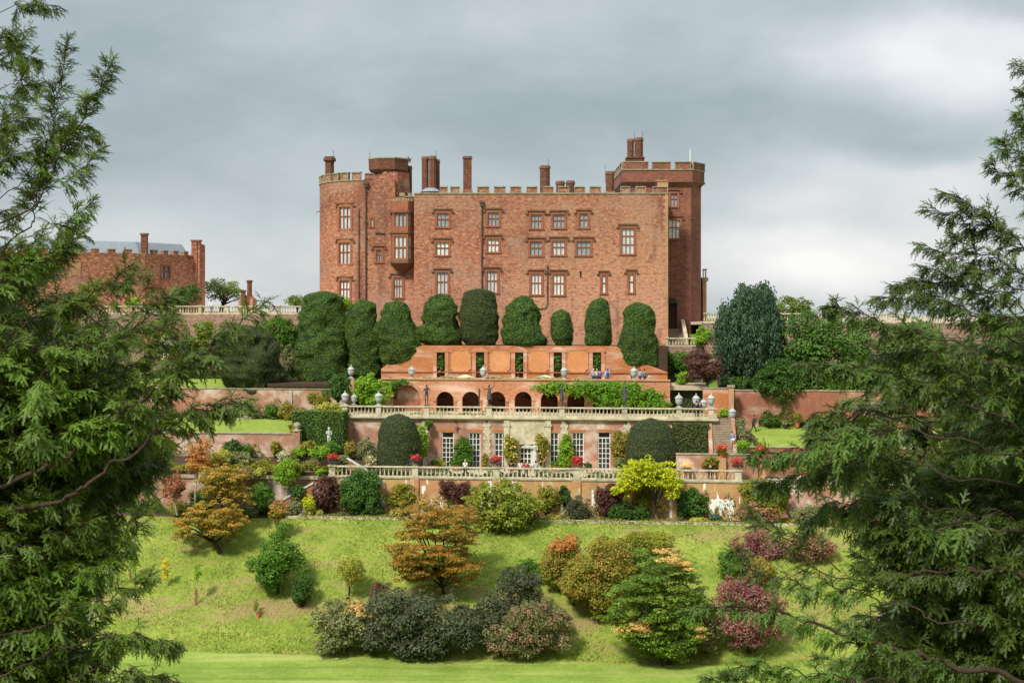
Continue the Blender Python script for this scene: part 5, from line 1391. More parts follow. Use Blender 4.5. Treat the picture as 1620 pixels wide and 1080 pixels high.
# ------------------------------------------------------------------ lidded urns
def urn_first(fr, u, z, d, label):
    r = thing('urn', label, 'urn', fr, (fr.S(u), d, z), 'lidded gray urns on piers'); OFF[r.name] = (0, 0, 0)
    mb = MB(); mb.box(-.28, .28, -.28, .28, 0, .1); mb.lathe(0, 0, [(.2, .1), (.1, .18), (.1, .26), (.24, .34), (.36, .55), (.4, .8), (.38, .95), (.44, 1.0), (.44, 1.06), (.3, 1.06)], 14); mb.build('bowl', M['stone_gray'], r, (0, 0, 0), smooth=False)
    mb = MB(); mb.lathe(0, 0, [(.43, 1.06), (.4, 1.12), (.24, 1.28), (.1, 1.38), (.06, 1.44), (.09, 1.5), (.05, 1.57), (.01, 1.62)], 14); mb.build('lid', M['stone_gray'], r, (0, 0, 0), smooth=False)
    return r
u0 = urn_first(T_OR, 546, ZP, -.02, 'lidded gray urn at the hedge end of the upper balustrade')
def urn(fr, u, z, d, label, sc=1.0):
    c = dup(u0, fr.w(fr.S(u), d, z), fr.th, label); c.scale = (sc,)*3; return c
urn(T_OR, 599, ZP, -.02, 'lidded gray urn on the second pier, below the golden vine')
urn(T_OR, 1074, ZP, -.02, 'lidded gray urn on a pier between the wisteria and the corner')
urn(T_OR, 1125, ZP, -.02, 'lidded gray urn on the last pier above the long steps')
urn(T_OR, 1103, ZP - .3, 4.0, 'lidded gray urn set back from the rail, above the navy jacket')
urn(T_OR, 1114.5, ZP - .55, 3.0, 'smaller lidded gray urn between two corner urns', .9)
urn(T_OR, 551, ZP - .2, 3.2, 'lidded gray urn just behind the hedge end of the balustrade', .85)
urn(T_LOW, 1166, -13.6, 9.2, 'lidded dark gray urn on the wall at the top of the long steps', 1.0)
urn(T_AV, 554.5, -9.5, .3, 'lidded gray urn rising above the dark end of the vine', .98)
urn(T_AV, 650.5, -9.5, .3, 'lidded darker urn above the wide blind arch', .98)
urn(T_AV, 764, -9.5, .3, 'lidded gray urn beside the cream bench over the arches', .98)
urn(T_AV, 892.5, -9.5, .3, 'lidded gray urn at the start of the wisteria', .98)
urn(T_AV, 1003, -9.5, .3, 'lidded gray urn above the middle of the wisteria', .98)
for u in (554.5,): 
    tag(MB().box(T_AV.S(u)-.4, T_AV.S(u)+.4, 0, .6, Z_AV, -9.52).build('wall_pier', M['quoin'], None, (T_AV.S(u), 0, Z_AV), T_AV), 'tall stone pier carrying an urn inside the vine', 'pier')
tag(MB().box(T_LOW.S(1166)-.4, T_LOW.S(1166)+.4, 8.8, 9.6, Z_OR, -13.62).build('wall_pier', M['quoin'], None, (T_LOW.S(1166), 8.8, Z_OR), T_LOW), 'stone pier carrying the dark urn by the long steps', 'pier')

# ------------------------------------------------------------------ benches
def bench(u, label):
    r = thing('bench', label, 'bench', T_AV, (T_AV.S(u), 1.6, Z_TOP), 'cream benches over the arches'); OFF[r.name] = (0, 0, 0)
    L = 1.05
    MB().box(-L, L, -.5, 0, .42, .47).build('seat', M['cream'], r)
    mb = MB(); pts = [(-L, .5), (L, .5)] + [(L - 2*L*i/12, .86 + .26*max(0, math.sin(math.pi*(i-1.5)/9)) if 1 < i < 11 else .84) for i in range(13)]
    mb.slab(pts, .0, .06); mb.build('backrest', M['cream'], r)
    for s in (-1, 1):
        mb = MB(); mb.box(s*L-.04, s*L+.04, -.5, .07, .62, .68); mb.build('armrest', M['cream'], r)
        for y in (-.47, .03): MB().box(s*L-.035, s*L+.035, y-.035, y+.035, 0, .62 if y < 0 else .9).build('leg', M['cream'], r)
    return r
b0 = bench(733, 'cream bench with curved back nearer the wide blind arch')
dup(b0, T_AV.w(T_AV.S(860), 1.6, Z_TOP), T_AV.th, 'cream bench with curved back nearer the wisteria')
# ------------------------------------------------------------------ planting
def inside(px, pz, poly):
    n = len(poly); r = np.zeros(len(px), bool)
    for i in range(n):
        x0, z0 = poly[i]; x1, z1 = poly[(i+1) % n]
        c = ((z0 > pz) != (z1 > pz)) & (px < (x1-x0)*(pz-z0)/((z1-z0) if abs(z1-z0) > 1e-9 else 1e-9) + x0)
        r ^= c
    return r
def edge_dist(px, pz, poly):
    d = np.full(len(px), 1e9)
    for i in range(len(poly)):
        ax, az = poly[i]; bx, bz = poly[(i+1) % len(poly)]
        L2 = (bx-ax)**2 + (bz-az)**2 + 1e-12
        t = np.clip(((px-ax)*(bx-ax) + (pz-az)*(bz-az))/L2, 0, 1)
        d = np.minimum(d, np.hypot(px-ax-t*(bx-ax), pz-az-t*(bz-az)))
    return d
def leaf_quads(c, nrm, size, rng, aspect=.6, tang=None, fold=True):
    n = len(c)
    nrm = nrm / (np.linalg.norm(nrm, axis=1, keepdims=True) + 1e-9)
    if tang is None: tang = rng.normal(size=(n, 3))
    t = np.cross(nrm, tang); t /= (np.linalg.norm(t, axis=1, keepdims=True) + 1e-9)
    b = np.cross(nrm, t)
    L = (size * rng.uniform(.65, 1.35, n))[:, None] * .5; W = L * aspect
    v = np.empty((n, 4, 3), 'f')
    v[:, 0] = c - t*L; v[:, 1] = c + b*W - nrm*W*.25; v[:, 2] = c + t*L; v[:, 3] = c - b*W - nrm*W*.25
    return v
def E(u0, u1, v0, v1, n=18, p=2.3, wob=.06, seed=1, base=None):
    """rounded outline in the picture's own coordinates"""
    r = random.Random(seed); o = []
    for i in range(n):
        a = 2*math.pi*i/n; c, s = math.cos(a), math.sin(a)
        k = (abs(c)**p + abs(s)**p) ** (-1/p) * (1 + r.uniform(-wob, wob))
        o.append(((u0+u1)/2 + (u1-u0)/2*c*k, (v0+v1)/2 + (v1-v0)/2*s*k))
    return o
def crown_pts(outline, Y, seed=0, leaf=.22, dz=None, rc=(.3, .8), flat=.85, cover=4.5, nclump=None, up=.4, aspect=.6, upright=False, maxn=42000, droop=0.0, front=.62, shell=.74, k=K, rough=.1):
    rng = np.random.default_rng(seed)
    cover *= 1.35; maxn = max(maxn, 30000)
    poly = [((u-U0)/F*Y, (V0-v)/F*Y) for u, v in outline]
    # rough the outline up so no crown ends in a smooth curve
    Q = []
    for i in range(len(poly)):
        (ax, az), (bx, bz) = poly[i], poly[(i+1) % len(poly)]
        for f in (0, .33, .67): Q.append((ax+(bx-ax)*f, az+(bz-az)*f))
    cq = np.mean(Q, axis=0); sz = np.ptp(np.array(Q), axis=0).mean()
    poly = [tuple(cq + (np.array(p)-cq)*(1 + rough*rng.normal())) for p in Q]
    P_ = np.array(poly); A = .5*abs(np.sum(P_[:,0]*np.roll(P_[:,1],-1) - np.roll(P_[:,0],-1)*P_[:,1]))
    lo, hi = P_.min(0), P_.max(0)
    m = 6000
    px = rng.uniform(lo[0], hi[0], m); pz = rng.uniform(lo[1], hi[1], m)
    ins = inside(px, pz, poly); px, pz = px[ins], pz[ins]
    d = edge_dist(px, pz, poly); Dm = d.max() + 1e-6
    ok = d > min(.5*rc[0], .4*Dm); px, pz, d = px[ok], pz[ok], d[ok]
    rmean = (rc[0]+rc[1])/2
    n = nclump or int(max(8, A/(math.pi*rmean**2)*5.5))
    n = min(n, len(px))
    px, pz, d = px[:n], pz[:n], d[:n]
    r = np.clip(d*rng.uniform(.75, 1.15, n), min(rc[0], Dm*.5), rc[1]*rng.uniform(.55, 1.25, n)) * rng.uniform(.8, 1.1, n)
    T = (dz if dz is not None else .85*Dm)
    Tl = T*np.sqrt(np.clip(1-(1-d/Dm)**2, .05, 1))
    sg = np.where(rng.random(n) < front, -1, 1)
    py = Y - K*0*px + sg*np.abs(rng.uniform(0, 1, n))**.6*Tl
    N = int(min(maxn, cover*A/(leaf*leaf*aspect*.5)))
    cnt = np.maximum(3, (N*r**2/np.sum(r**2)).astype(int))
    idx = np.repeat(np.arange(n), cnt)
    g = rng.normal(size=(len(idx), 3)); g /= np.linalg.norm(g, axis=1, keepdims=True)
    fl = (g[:,2] < -.25) & (rng.random(len(idx)) < .6); g[fl, 2] *= -1
    rad = shell + (1.08-shell)*rng.random(len(idx))
    wild = rng.random(len(idx)) < .09; rad[wild] *= rng.uniform(1.05, 1.4, wild.sum())
    c = np.stack([px[idx], py[idx], pz[idx]], 1) + g*(r[idx]*rad)[:,None]*np.array([1, 1, flat])
    c[:,2] -= droop*rng.random(len(idx))*leaf
    nr = g*(1-up) + np.array([0,-.15,up]) + rng.normal(0, .35, (len(idx), 3))
    tang = None
    if upright: 
        tang = np.cross(g + rng.normal(0, .3, g.shape), np.array([0, 0, 1.0]))
        nr = g*np.array([1,1,.2]) + rng.normal(0, .3, g.shape)
    q = leaf_quads(c, nr, leaf, rng, aspect, tang)
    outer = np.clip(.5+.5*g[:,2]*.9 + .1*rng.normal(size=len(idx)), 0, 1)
    cv = np.clip(.4 + .22*rng.normal(size=n), 0, 1)
    return q, np.repeat(outer, 4), np.stack([px, py, pz], 1), np.repeat(np.clip(cv[idx]+.0, 0, 1), 4)
def trunk_mesh(base, tips, r0, seed=0, lean=None, fork=.45):
    rn = random.Random(seed); mb = MB(); b = Vector(base)
    if not tips: return mb
    cen = sum((Vector(t) for t in tips), Vector()) / len(tips)
    top = b + (cen - b) * fork
    pts = [b - Vector((0,0,.15)), b + (top-b)*.3 + Vector((rn.uniform(-.1,.1), 0, 0))*r0*4, b + (top-b)*.65 + Vector((rn.uniform(-.1,.1), 0, 0))*r0*4, top]
    mb.tube(pts, [r0*1.25, r0, r0*.85, r0*.7], 7)
    for t in tips:
        t = Vector(t); st = pts[2] if rn.random() < .5 else top
        mid = st + (t-st)*.5 + Vector((rn.uniform(-.2,.2), rn.uniform(-.2,.2), .15*(t-st).length*.5))
        mb.tube([st, mid, t], [r0*.5, r0*.33, r0*.1], 5)
    return mb
def plant(name, label, cat, mat, outline, t=None, base=None, trunk=0, bark='bark', group=None, fr_k=K, parts=True, limbs=9, Yabs=None, outlines=None, mats=None, tname='trunk', fork=.45, ocover=None, oname=None, oleaf=None, **kw):
    """a shrub or tree: crown (leaves spread through real clumps of its outline) and, where trunk>0, a forked trunk"""
    us = [p[0] for p in outline]; vs_ = [p[1] for p in outline]
    uc = base[0] if base else (min(us)+max(us))/2
    if Yabs: Y = Yabs
    elif t is not None: Y = Fr(t).Y(uc)
    else: Y = groundY(base[0], base[1])
    vb = base[1] if base else max(vs_)
    bp = P(uc, vb, Y)
    if t is None and not Yabs: bp.z = ground(bp.x, Y)
    root = thing(name, label, cat, W0, tuple(bp), group)
    allc = []
    for i, ol in enumerate([outline] + (outlines or [])):
        k2 = dict(kw)
        if i and ocover: k2['cover'] = ocover
        if i and oleaf: k2['leaf'] = oleaf
        q, ou, cl, r = crown_pts(ol, Y, seed=sum(map(ord, label)) + i*17, **k2)
        mt = mat if i == 0 or not mats else mats[i-1]
        mesh_np(oname if i and oname else 'crown' if trunk else 'foliage', q, 4, M[mt], root, tuple(bp), ou, r)
        allc.append(cl)
    cl = np.concatenate(allc)
    if trunk:
        rn = np.random.default_rng(3); pick = cl[rn.permutation(len(cl))[:limbs]]
        trunk_mesh(bp, [tuple(p) for p in pick], trunk, 3, fork=fork).build(tname, M[bark], root)
    else:
        rn = np.random.default_rng(3); pick = cl[rn.permutation(len(cl))[:7]]
        mb = MB()
        for p in pick:
            v = Vector(p); mb.tube([bp + Vector((.1*(v.x-bp.x), .05, -.1)), bp + (v-bp)*.5 + Vector((0,0,.1)), v], [.05, .035, .012], 5)
        mb.build('stem', M[bark], root)
    return root

L_ = mat_leaf
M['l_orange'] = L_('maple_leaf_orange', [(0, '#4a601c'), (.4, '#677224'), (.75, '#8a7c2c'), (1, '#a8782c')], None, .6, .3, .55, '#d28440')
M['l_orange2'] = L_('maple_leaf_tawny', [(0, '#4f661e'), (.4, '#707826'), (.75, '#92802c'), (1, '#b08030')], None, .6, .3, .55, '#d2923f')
M['l_coral'] = L_('maple_leaf_coral', [(0, '#8c6438'), (.5, '#a87a48'), (1, '#bb9060')], None, .7, .25)
M['l_red'] = L_('maple_leaf_red', [(0, '#6c423a'), (.5, '#905a4c'), (1, '#aa7a68')], None, .7, .3)
M['l_green'] = L_('mid_green_leaf', [(0, '#2f5a1c'), (.5, '#447a26'), (1, '#6c9a3a')], None, .7, .3)
M['l_deep'] = L_('deep_green_leaf', [(0, '#1f4218'), (.5, '#2f5c22'), (1, '#4d7a30')], None, .6, .25)
M['l_bright'] = L_('bright_green_leaf', [(0, '#4f8420'), (.5, '#6fa82c'), (1, '#a0cc48')], None, .6, .35)
M['l_lime'] = L_('lime_hosta_leaf', [(0, '#7c8f3a'), (.5, '#9dad58'), (1, '#bcc47e')], None, .6, .25)
M['l_yellow'] = L_('golden_leaf', [(0, '#7f9e1c'), (.4, '#a4be22'), (.8, '#c0d432'), (1, '#d4dc58')], None, .6, .35)
M['l_pureyellow'] = L_('yellow_sapling_leaf', [(0, '#b8b428'), (1, '#d6d040')], None, .6, .35)
M['l_olive'] = L_('olive_leaf', [(0, '#5d6a28'), (.5, '#7e8a3a'), (1, '#a3a454')], '#a8783c', .5, .3)
M['l_oliveclear'] = L_('yellowish_leaf', [(0, '#4d6420'), (.5, '#7b8a30'), (.85, '#a4a83e'), (1, '#c4b450')], None, .5, .3)
M['l_smoke'] = L_('smoke_bush_leaf', [(0, '#2c331e'), (.4, '#464d30'), (.85, '#666a4c'), (1, '#6a5a48')], None, .4, .18, .65, warmer=False)
M['l_graygreen'] = L_('gray_green_leaf', [(0, '#46583a'), (.5, '#66785a'), (1, '#93a080')], None, .5, .2)
M['l_graypink'] = L_('gray_green_and_rosy_leaf', [(0, '#3f4c34'), (.5, '#5a6a4a'), (.9, '#7d8668'), (1, '#b09080')], '#a0745e', .55, .2)
M['l_silver'] = L_('silver_leaf', [(0, '#7f9488'), (.5, '#a5b5ac'), (1, '#c9d2c8')], None, .6, .15)
M['l_purple'] = L_('purple_leaf', [(0, '#33222a'), (.5, '#4f343a'), (1, '#745054')], None, .6, .2)
M['l_crimson'] = L_('crimson_leaf', [(0, '#6b3b3c'), (.5, '#935254'), (1, '#b17e78')], '#84705a', .5, .22, warmer=False)
M['l_rosy'] = L_('rosy_maple_leaf', [(0, '#84583f'), (.5, '#a2705a'), (1, '#b88a74')], '#807a48', .5, .25, warmer=False)
M['l_wisteria'] = L_('wisteria_leaf', [(0, '#3d7018'), (.5, '#5d9a26'), (.9, '#86ba3c'), (1, '#c0cc70')], None, .8, .35)
M['l_ivy'] = L_('ivy_leaf', [(0, '#244a1c'), (.5, '#376a28'), (1, '#5f8c3e')], None, .7, .2, .4)
M['l_magnolia'] = L_('magnolia_leaf', [(0, '#4a6620'), (.5, '#6f8a30'), (.85, '#97a848'), (1, '#b08a48')], None, .6, .25, .4)
M['l_conifer'] = L_('cypress_spray', [(0, '#283d2b'), (.5, '#3f583f'), (1, '#607a58')], None, .5, .12, .6, warmer=False)
M['l_darkfir'] = L_('broad_dark_leaf', [(0, '#264820'), (.5, '#3a6428'), (1, '#5c8438')], '#5a8a30', .35, .25)
M['l_far'] = L_('far_tree_leaf', [(0, '#3a5a24'), (.5, '#547a30'), (1, '#7a9a44')], None, .4, .3)
M['l_dogwood'] = L_('dogwood_leaf', [(0, '#33551f'), (.45, '#56802f'), (1, '#93b558')], None, .5, .3, .5)
M['l_cream'] = L_('cream_bract', [(0, '#9c9a5c'), (.5, '#c0ac7c'), (1, '#cf9f80')], None, .8, .25)
M['l_yew'] = L_('clipped_yew_leaf', [(0, '#36541d'), (.5, '#547726'), (.85, '#739633'), (1, '#88aa3e')], '#6b8f2f', .35, .15, .7)
M['l_yewdull'] = L_('clipped_yew_leaf_dull', [(0, '#354824'), (.5, '#4c602e'), (1, '#6c7e40')], '#666830', .8, .15, .7)
M['yewcore'] = mat_plain('yew_core_shade', '#20361a', '#152510', .5, 2.5, .95, .8)  # solid core coloured dark so bare gaps read as shaded hollows
M['yewcore_dull'] = mat_plain('dull_yew_core_shade', '#263020', '#1b2614', .5, 2.5, .95, .8)  # duller core, hollow shade painted in likewise
M['fl_red'] = L_('red_petal', [(0, '#9c2c3c'), (.6, '#bc4a5c'), (1, '#d08090')], None, 1, .3)
M['fl_scarlet'] = L_('scarlet_petal', [(0, '#b44432'), (1, '#d87058')], None, 1, .3)
M['fl_blue'] = L_('violet_petal', [(0, '#3a3560'), (1, '#6a68a0')], None, 1, .3)
M['fl_white'] = L_('white_petal', [(0, '#d8dcd0'), (1, '#f4f4ee')], None, 1, .3)
M['fl_yellow'] = L_('yellow_petal', [(0, '#e0b020'), (1, '#f2d850')], None, 1, .3)
M['fl_rose'] = L_('cream_rose_petal', [(0, '#f0d8a8'), (1, '#f6ecd4')], None, 1, .3)

# --- clipped yews: a solid lofted body under a coat of short sprays
def yew(label, rows, t, mat='l_yew', core='yewcore', dfac=.8, lump=.25, holes=4, seed=0, group=None, cat='yew', name='clipped_yew', tuft=.13, dens=40, Yabs=None, maxy=None):
    """rows: (v, u_left, u_right) from top to bottom"""
    uc = (rows[-1][1]+rows[-1][2])/2
    Y = Yabs or Fr(t).Y(uc)
    base = P(uc, rows[-1][0], Y)
    r0_ = rows[0]; c0_ = (r0_[1]+r0_[2])/2; w0_ = (r0_[2]-r0_[1])/2
    rows = [(r0_[0]-2.6, c0_-w0_*.2, c0_+w0_*.2), (r0_[0]-2.0, c0_-w0_*.55, c0_+w0_*.55), (r0_[0]-.8, c0_-w0_*.85, c0_+w0_*.85)] + rows
    if group: rows = rows + [(rows[-1][0]+5, rows[-1][1]*.8+rows[-1][2]*.2, rows[-1][1]*.2+rows[-1][2]*.8)]; t = t - .35
    vs = [r[0] for r in rows]
    nr, na = 44, 40
    V = []
    for j in range(nr + 1):
        v = vs[0] + (vs[-1]-vs[0]) * (1 - math.cos(math.pi*.5*j/nr)) ** 1.0 if 0 else vs[0] + (vs[-1]-vs[0])*j/nr
        l = np.interp(v, vs, [r[1] for r in rows]); r_ = np.interp(v, vs, [r[2] for r in rows])
        c = P((l+r_)/2, v, Y); hw = (r_-l)/2/F*Y
        for i in range(na):
            a = 2*math.pi*i/na
            p = Vector((c.x + hw*math.cos(a), Y + min(hw*dfac, maxy or 99)*math.sin(a), c.z))
            q = Vector((p.x*.4 + seed*3.1, p.y*.4, p.z*.42))
            nn = mnoise.noise(q); n2 = abs(mnoise.noise(q*1.9 + Vector((5, 1, 2))))
            k = 1 + lump*(1.0*nn + 1.5*(.17-n2))/max(hw, .5)
            V.append(Vector((c.x + (p.x-c.x)*k, Y + (p.y-Y)*k, p.z + .1*nn)))
    Fc = []
    for j in range(nr):
        for i in range(na):
            k = (i+1) % na; Fc.append((j*na+k, j*na+i, (j+1)*na+i, (j+1)*na+k))
    Fc.append(tuple(range(na))); Fc.append(tuple(nr*na + i for i in range(na))[::-1])
    root = thing(name, label, cat, W0, tuple(base), group)
    mb = MB(); mb.v = [tuple(p) for p in V]; mb.f = [f[::-1] for f in Fc]; mb.m = [0]*len(Fc)
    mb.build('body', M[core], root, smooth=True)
    A = np.array([tuple(p) for p in V]); rng = np.random.default_rng(seed+11)
    Q = np.array(Fc[:nr*na]); a, b, c, d = A[Q[:,0]], A[Q[:,1]], A[Q[:,2]], A[Q[:,3]]
    ar = np.linalg.norm(np.cross(c-a, d-b), axis=1)*.5; nm = np.cross(d-b, c-a); nm /= np.linalg.norm(nm, axis=1, keepdims=True)+1e-9
    cen = A.mean(0); sgn = np.sign(np.sum(nm*((a+c)/2 - np.array([cen[0], Y, cen[2]])), axis=1)); nm *= np.where(sgn == 0, 1, sgn)[:,None]
    N = int(min(30000, dens*ar.sum()*2.6)); pick = rng.choice(len(Q), N, p=ar/ar.sum())
    s, tt = rng.random((N,1)), rng.random((N,1))
    pos = (a[pick]*(1-s)+b[pick]*s)*(1-tt) + (d[pick]*(1-s)+c[pick]*s)*tt
    n_ = nm[pick]
    if holes:
        keep = np.ones(N, bool)
        for h in range(holes):
            q = pos[rng.integers(N)]; keep &= np.linalg.norm((pos-q)*np.array([1,.5,1.4]), axis=1) > rng.uniform(.25, .6)
        pos, n_ = pos[keep], n_[keep]
    n2 = n_ + rng.normal(0, .36, n_.shape); n2[:,2] += .15
    q = leaf_quads(pos + n_*rng.uniform(-.02, .09, (len(pos),1)), n2, tuft, rng, .5)
    mesh_np('foliage', q, 4, M[mat], root, tuple(base), np.repeat(np.clip(n_[:,2]*.5+.5, 0, 1), 4))
    return root
YG = 'clipped yews spilling over the orange wall'
yew('tall ragged clipped yew with dark holes at the hedge end of the row', [(464,492,530),(470,480,541),(485,474,546),(520,470,550),(545,468,553),(570,469,556),(592,471,558),(603,474,556)], 173, holes=9, seed=1, group=YG, lump=.7, dfac=.75)
yew('narrow clipped yew leaning on the ragged tall yew', [(476,566,580),(481,555,591),(492,548,596),(512,545,598),(540,546,601),(570,553,603),(592,556,604)], 172.6, seed=2, group=YG, lump=.5)
yew('broad lumpy yew hanging low over the end of the orange wall', [(477,618,634),(481,609,643),(492,604,650),(512,599,656),(535,598,665),(555,600,669),(568,604,664),(578,608,640)], 171.8, seed=3, group=YG, lump=.6, dfac=.6)
yew('conical layered yew above the first creeper niche', [(467,687,706),(471,679,713),(483,672,718),(505,664,725),(525,661,731),(538,664,733),(546,672,728)], 172.6, seed=4, group=YG, lump=.7, dfac=.65)
yew('largest domed yew with a squarish top and brown twigs', [(459,744,774),(462,735,781),(474,729,786),(495,725,789),(520,726,790),(538,732,787),(549,746,779)], 172.9, 'l_yewdull', 'yewcore_dull', seed=5, group=YG, lump=.35, dfac=.7)
yew('wide bell shaped yew beside the largest dome', [(470,817,838),(474,808,846),(486,800,852),(505,793,857),(528,790,864),(542,795,866),(551,812,856)], 172.3, seed=6, group=YG, lump=.55, dfac=.6)
yew('smallest egg shaped yew in the row', [(492,882,894),(495,876,900),(505,871,904),(520,870,906),(535,872,906),(546,880,903)], 172.6, seed=7, group=YG, lump=.15)
yew('slim domed yew between the egg shaped one and the end yew', [(473,944,956),(476,936,961),(490,930,966),(510,926,969),(530,925,969),(544,927,968),(550,936,962)], 172.5, seed=8, group=YG, lump=.25)
yew('tall end yew by the corner of the castle front, draped down the wall', [(480,1002,1018),(484,994,1027),(495,987,1033),(520,980,1037),(545,978,1042),(565,980,1042),(576,984,1040),(581,1010,1038)], 172.0, seed=9, group=YG, lump=.5, dfac=.6)
yew('huge knobbly clipped yew standing on the narrow upper lawn', [(514,352,385),(517,346,412),(525,342,424),(545,345,436),(565,347,445),(585,348,452),(605,352,450),(620,360,435),(631,375,415)], 168, 'l_yewdull', 'yewcore_dull', seed=10, lump=1.1, holes=10, dfac=.75)
yew('dark clipped dome yew in front of the brick orangery wall', [(656,622,640),(659,613,648),(667,605,656),(682,599,662),(705,597,666),(728,596,667),(738,596,667)], 152.6, 'l_yewdull', 'yewcore_dull', seed=11, lump=.15, dens=30, maxy=2.3)
yew('broad clipped dome yew beside the golden tree', [(663,1021,1040),(666,1010,1052),(676,1000,1062),(695,993,1070),(715,989,1074),(738,989,1075)], 153.2, 'l_yewdull', 'yewcore_dull', seed=12, lump=.15, dens=30, maxy=2.8)
def hedge(label, fr, s0, s1, d0, d1, z0, z1, mat='l_yew', core='yewcore', seed=0, tuft=.17, group=None):
    root = thing('hedge', label, 'hedge', fr, ((s0+s1)/2, d0, z0), group); e = .06
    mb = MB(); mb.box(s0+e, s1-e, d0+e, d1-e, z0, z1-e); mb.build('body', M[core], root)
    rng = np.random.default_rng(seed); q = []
    for (n, fn, nm) in ((int((s1-s0)*(z1-z0)*60), lambda k: np.stack([rng.uniform(s0,s1,k), np.full(k,d0), rng.uniform(z0,z1,k)],1), (0,-1,.2)),
                        (int((s1-s0)*(d1-d0)*60), lambda k: np.stack([rng.uniform(s0,s1,k), rng.uniform(d0,d1,k), np.full(k,z1)],1), (0,-.2,1)),
                        (int((d1-d0)*(z1-z0)*60), lambda k: np.stack([np.full(k,s0), rng.uniform(d0,d1,k), rng.uniform(z0,z1,k)],1), (-1,0,.2)),
                        (int((d1-d0)*(z1-z0)*60), lambda k: np.stack([np.full(k,s1), rng.uniform(d0,d1,k), rng.uniform(z0,z1,k)],1), (1,0,.2))):
        c = fn(n) + rng.normal(0, .035, (n,3)); q.append(leaf_quads(c, np.array(nm)+rng.normal(0,.55,(n,3)), tuft, rng, .5))
    mesh_np('foliage', np.concatenate(q), 4, M[mat], root, ((s0+s1)/2, d0, z0))
    return root
fh = Fr(155)
hedge('tall square clipped hedge behind the white statue', fh, fh.S(461), fh.S(543), .2, 2.6, Z_OR, fh.Z(500, 651), seed=2)
fh = Fr(167); hedge('low dark hedge between the purple maple and the corner urns', fh, fh.S(1052), fh.S(1116), -.5, 1.4, -13.4, fh.Z(1085, 612), 'l_yewdull', 'yewcore_dull', seed=3)
fh = Fr(157.2); hedge('trimmed evergreen hedge beside the long steps', fh, fh.S(1064), fh.S(1122), -.3, .75, Z_OR+.8, fh.Z(1090, 670), 'l_yewdull', 'yewcore_dull', seed=4, tuft=.22)
fh = Fr(176); hedge('little low hedge below the castle retaining wall', fh, fh.S(210), fh.S(470), 0, .8, -10.3, -9.3, 'l_yew', 'yewcore', seed=5)

# --- bank and border planting
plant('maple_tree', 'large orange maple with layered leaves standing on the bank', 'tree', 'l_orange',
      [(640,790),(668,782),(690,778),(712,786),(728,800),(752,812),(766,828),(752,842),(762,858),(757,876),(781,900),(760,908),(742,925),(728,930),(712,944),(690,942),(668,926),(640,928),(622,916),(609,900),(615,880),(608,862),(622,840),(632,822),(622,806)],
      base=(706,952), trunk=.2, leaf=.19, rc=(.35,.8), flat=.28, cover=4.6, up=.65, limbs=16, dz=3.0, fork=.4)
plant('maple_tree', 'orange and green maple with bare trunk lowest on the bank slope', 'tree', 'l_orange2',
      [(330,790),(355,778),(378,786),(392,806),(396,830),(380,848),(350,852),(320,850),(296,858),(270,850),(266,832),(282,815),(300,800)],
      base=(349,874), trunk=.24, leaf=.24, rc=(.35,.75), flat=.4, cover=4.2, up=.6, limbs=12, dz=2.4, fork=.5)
plant('maple_tree', 'orange maple with broad crown against the pink wall', 'tree', 'l_orange2', [(318,742),(345,728),(370,735),(392,728),(402,742),(398,770),(402,795),(384,800),(350,790),(322,790),(312,765)], t=144, base=(352,815), trunk=.16, leaf=.24, rc=(.3,.7), flat=.4, cover=4, up=.6, dz=1.8)
plant('maple_tree', 'slender coral maple with pale stems rising above the others', 'tree', 'l_coral', [(300,700),(312,690),(328,694),(335,712),(338,735),(318,752),(300,748),(294,730)], t=146, base=(308,800), trunk=.09, bark='bark_pale', leaf=.22, rc=(.25,.55), flat=.45, cover=3.4, up=.6, dz=1.2, fork=.75)
plant('maple_tree', 'red leaved maple beside the dark foreground yew', 'tree', 'l_red', [(258,742),(272,738),(288,752),(292,775),(284,792),(264,795),(255,770)], t=145, base=(280,812), trunk=.1, bark='bark_pale', leaf=.22, rc=(.25,.6), flat=.5, cover=3.4, up=.6, dz=1.3)
plant('maple_tree', 'young orange and yellow maple behind the green bank tree', 'tree', 'l_orange2', [(425,800),(440,790),(455,798),(458,815),(440,825),(424,822)], t=143.5, base=(440,850), trunk=.07, leaf=.2, rc=(.2,.5), flat=.6, cover=4, dz=.9)
plant('bank_tree', 'bushy green tree with pointed top on the grassy bank', 'tree', 'l_green',
      [(432,828),(444,822),(456,834),(454,850),(468,858),(476,872),(496,886),(494,902),(476,910),(462,905),(452,926),(436,932),(412,930),(406,915),(385,900),(388,882),(402,876),(410,862),(426,852)],
      base=(440,938), trunk=.14, leaf=.26, rc=(.3,.7), cover=4.6, limbs=12, dz=2.2, flat=.7, up=.5)
plant('bank_shrub', 'small dark rounded shrub tight beside the bushy green tree', 'shrub', 'l_deep', [(466,915),(480,905),(494,912),(498,935),(490,955),(472,958),(460,948),(460,930)], base=(478,960), leaf=.2, rc=(.25,.55), cover=5)
plant('bank_tree', 'little open round tree with dark stem alone on the grass', 'tree', 'l_oliveclear', [(535,882),(552,876),(572,882),(583,897),(580,915),(560,926),(540,922),(528,905)], base=(552,946), trunk=.1, leaf=.18, rc=(.25,.55), cover=2.6, dz=1.3)
plant('flowering_shrub', 'grey green shrub with faded cream flower heads at the foot of the bank', 'shrub', 'l_graygreen', [(500,962),(520,948),(552,944),(575,952),(590,965),(588,1000),(580,1022),(545,1030),(510,1034),(488,1018),(486,990)], base=(540,1034), leaf=.24, rc=(.3,.7), cover=4.8, dz=2.0,
      outlines=[[(545,952),(575,950),(588,962),(586,978),(560,975),(542,965)]], mats=['l_cream'], oname='blossoms', ocover=2.2)
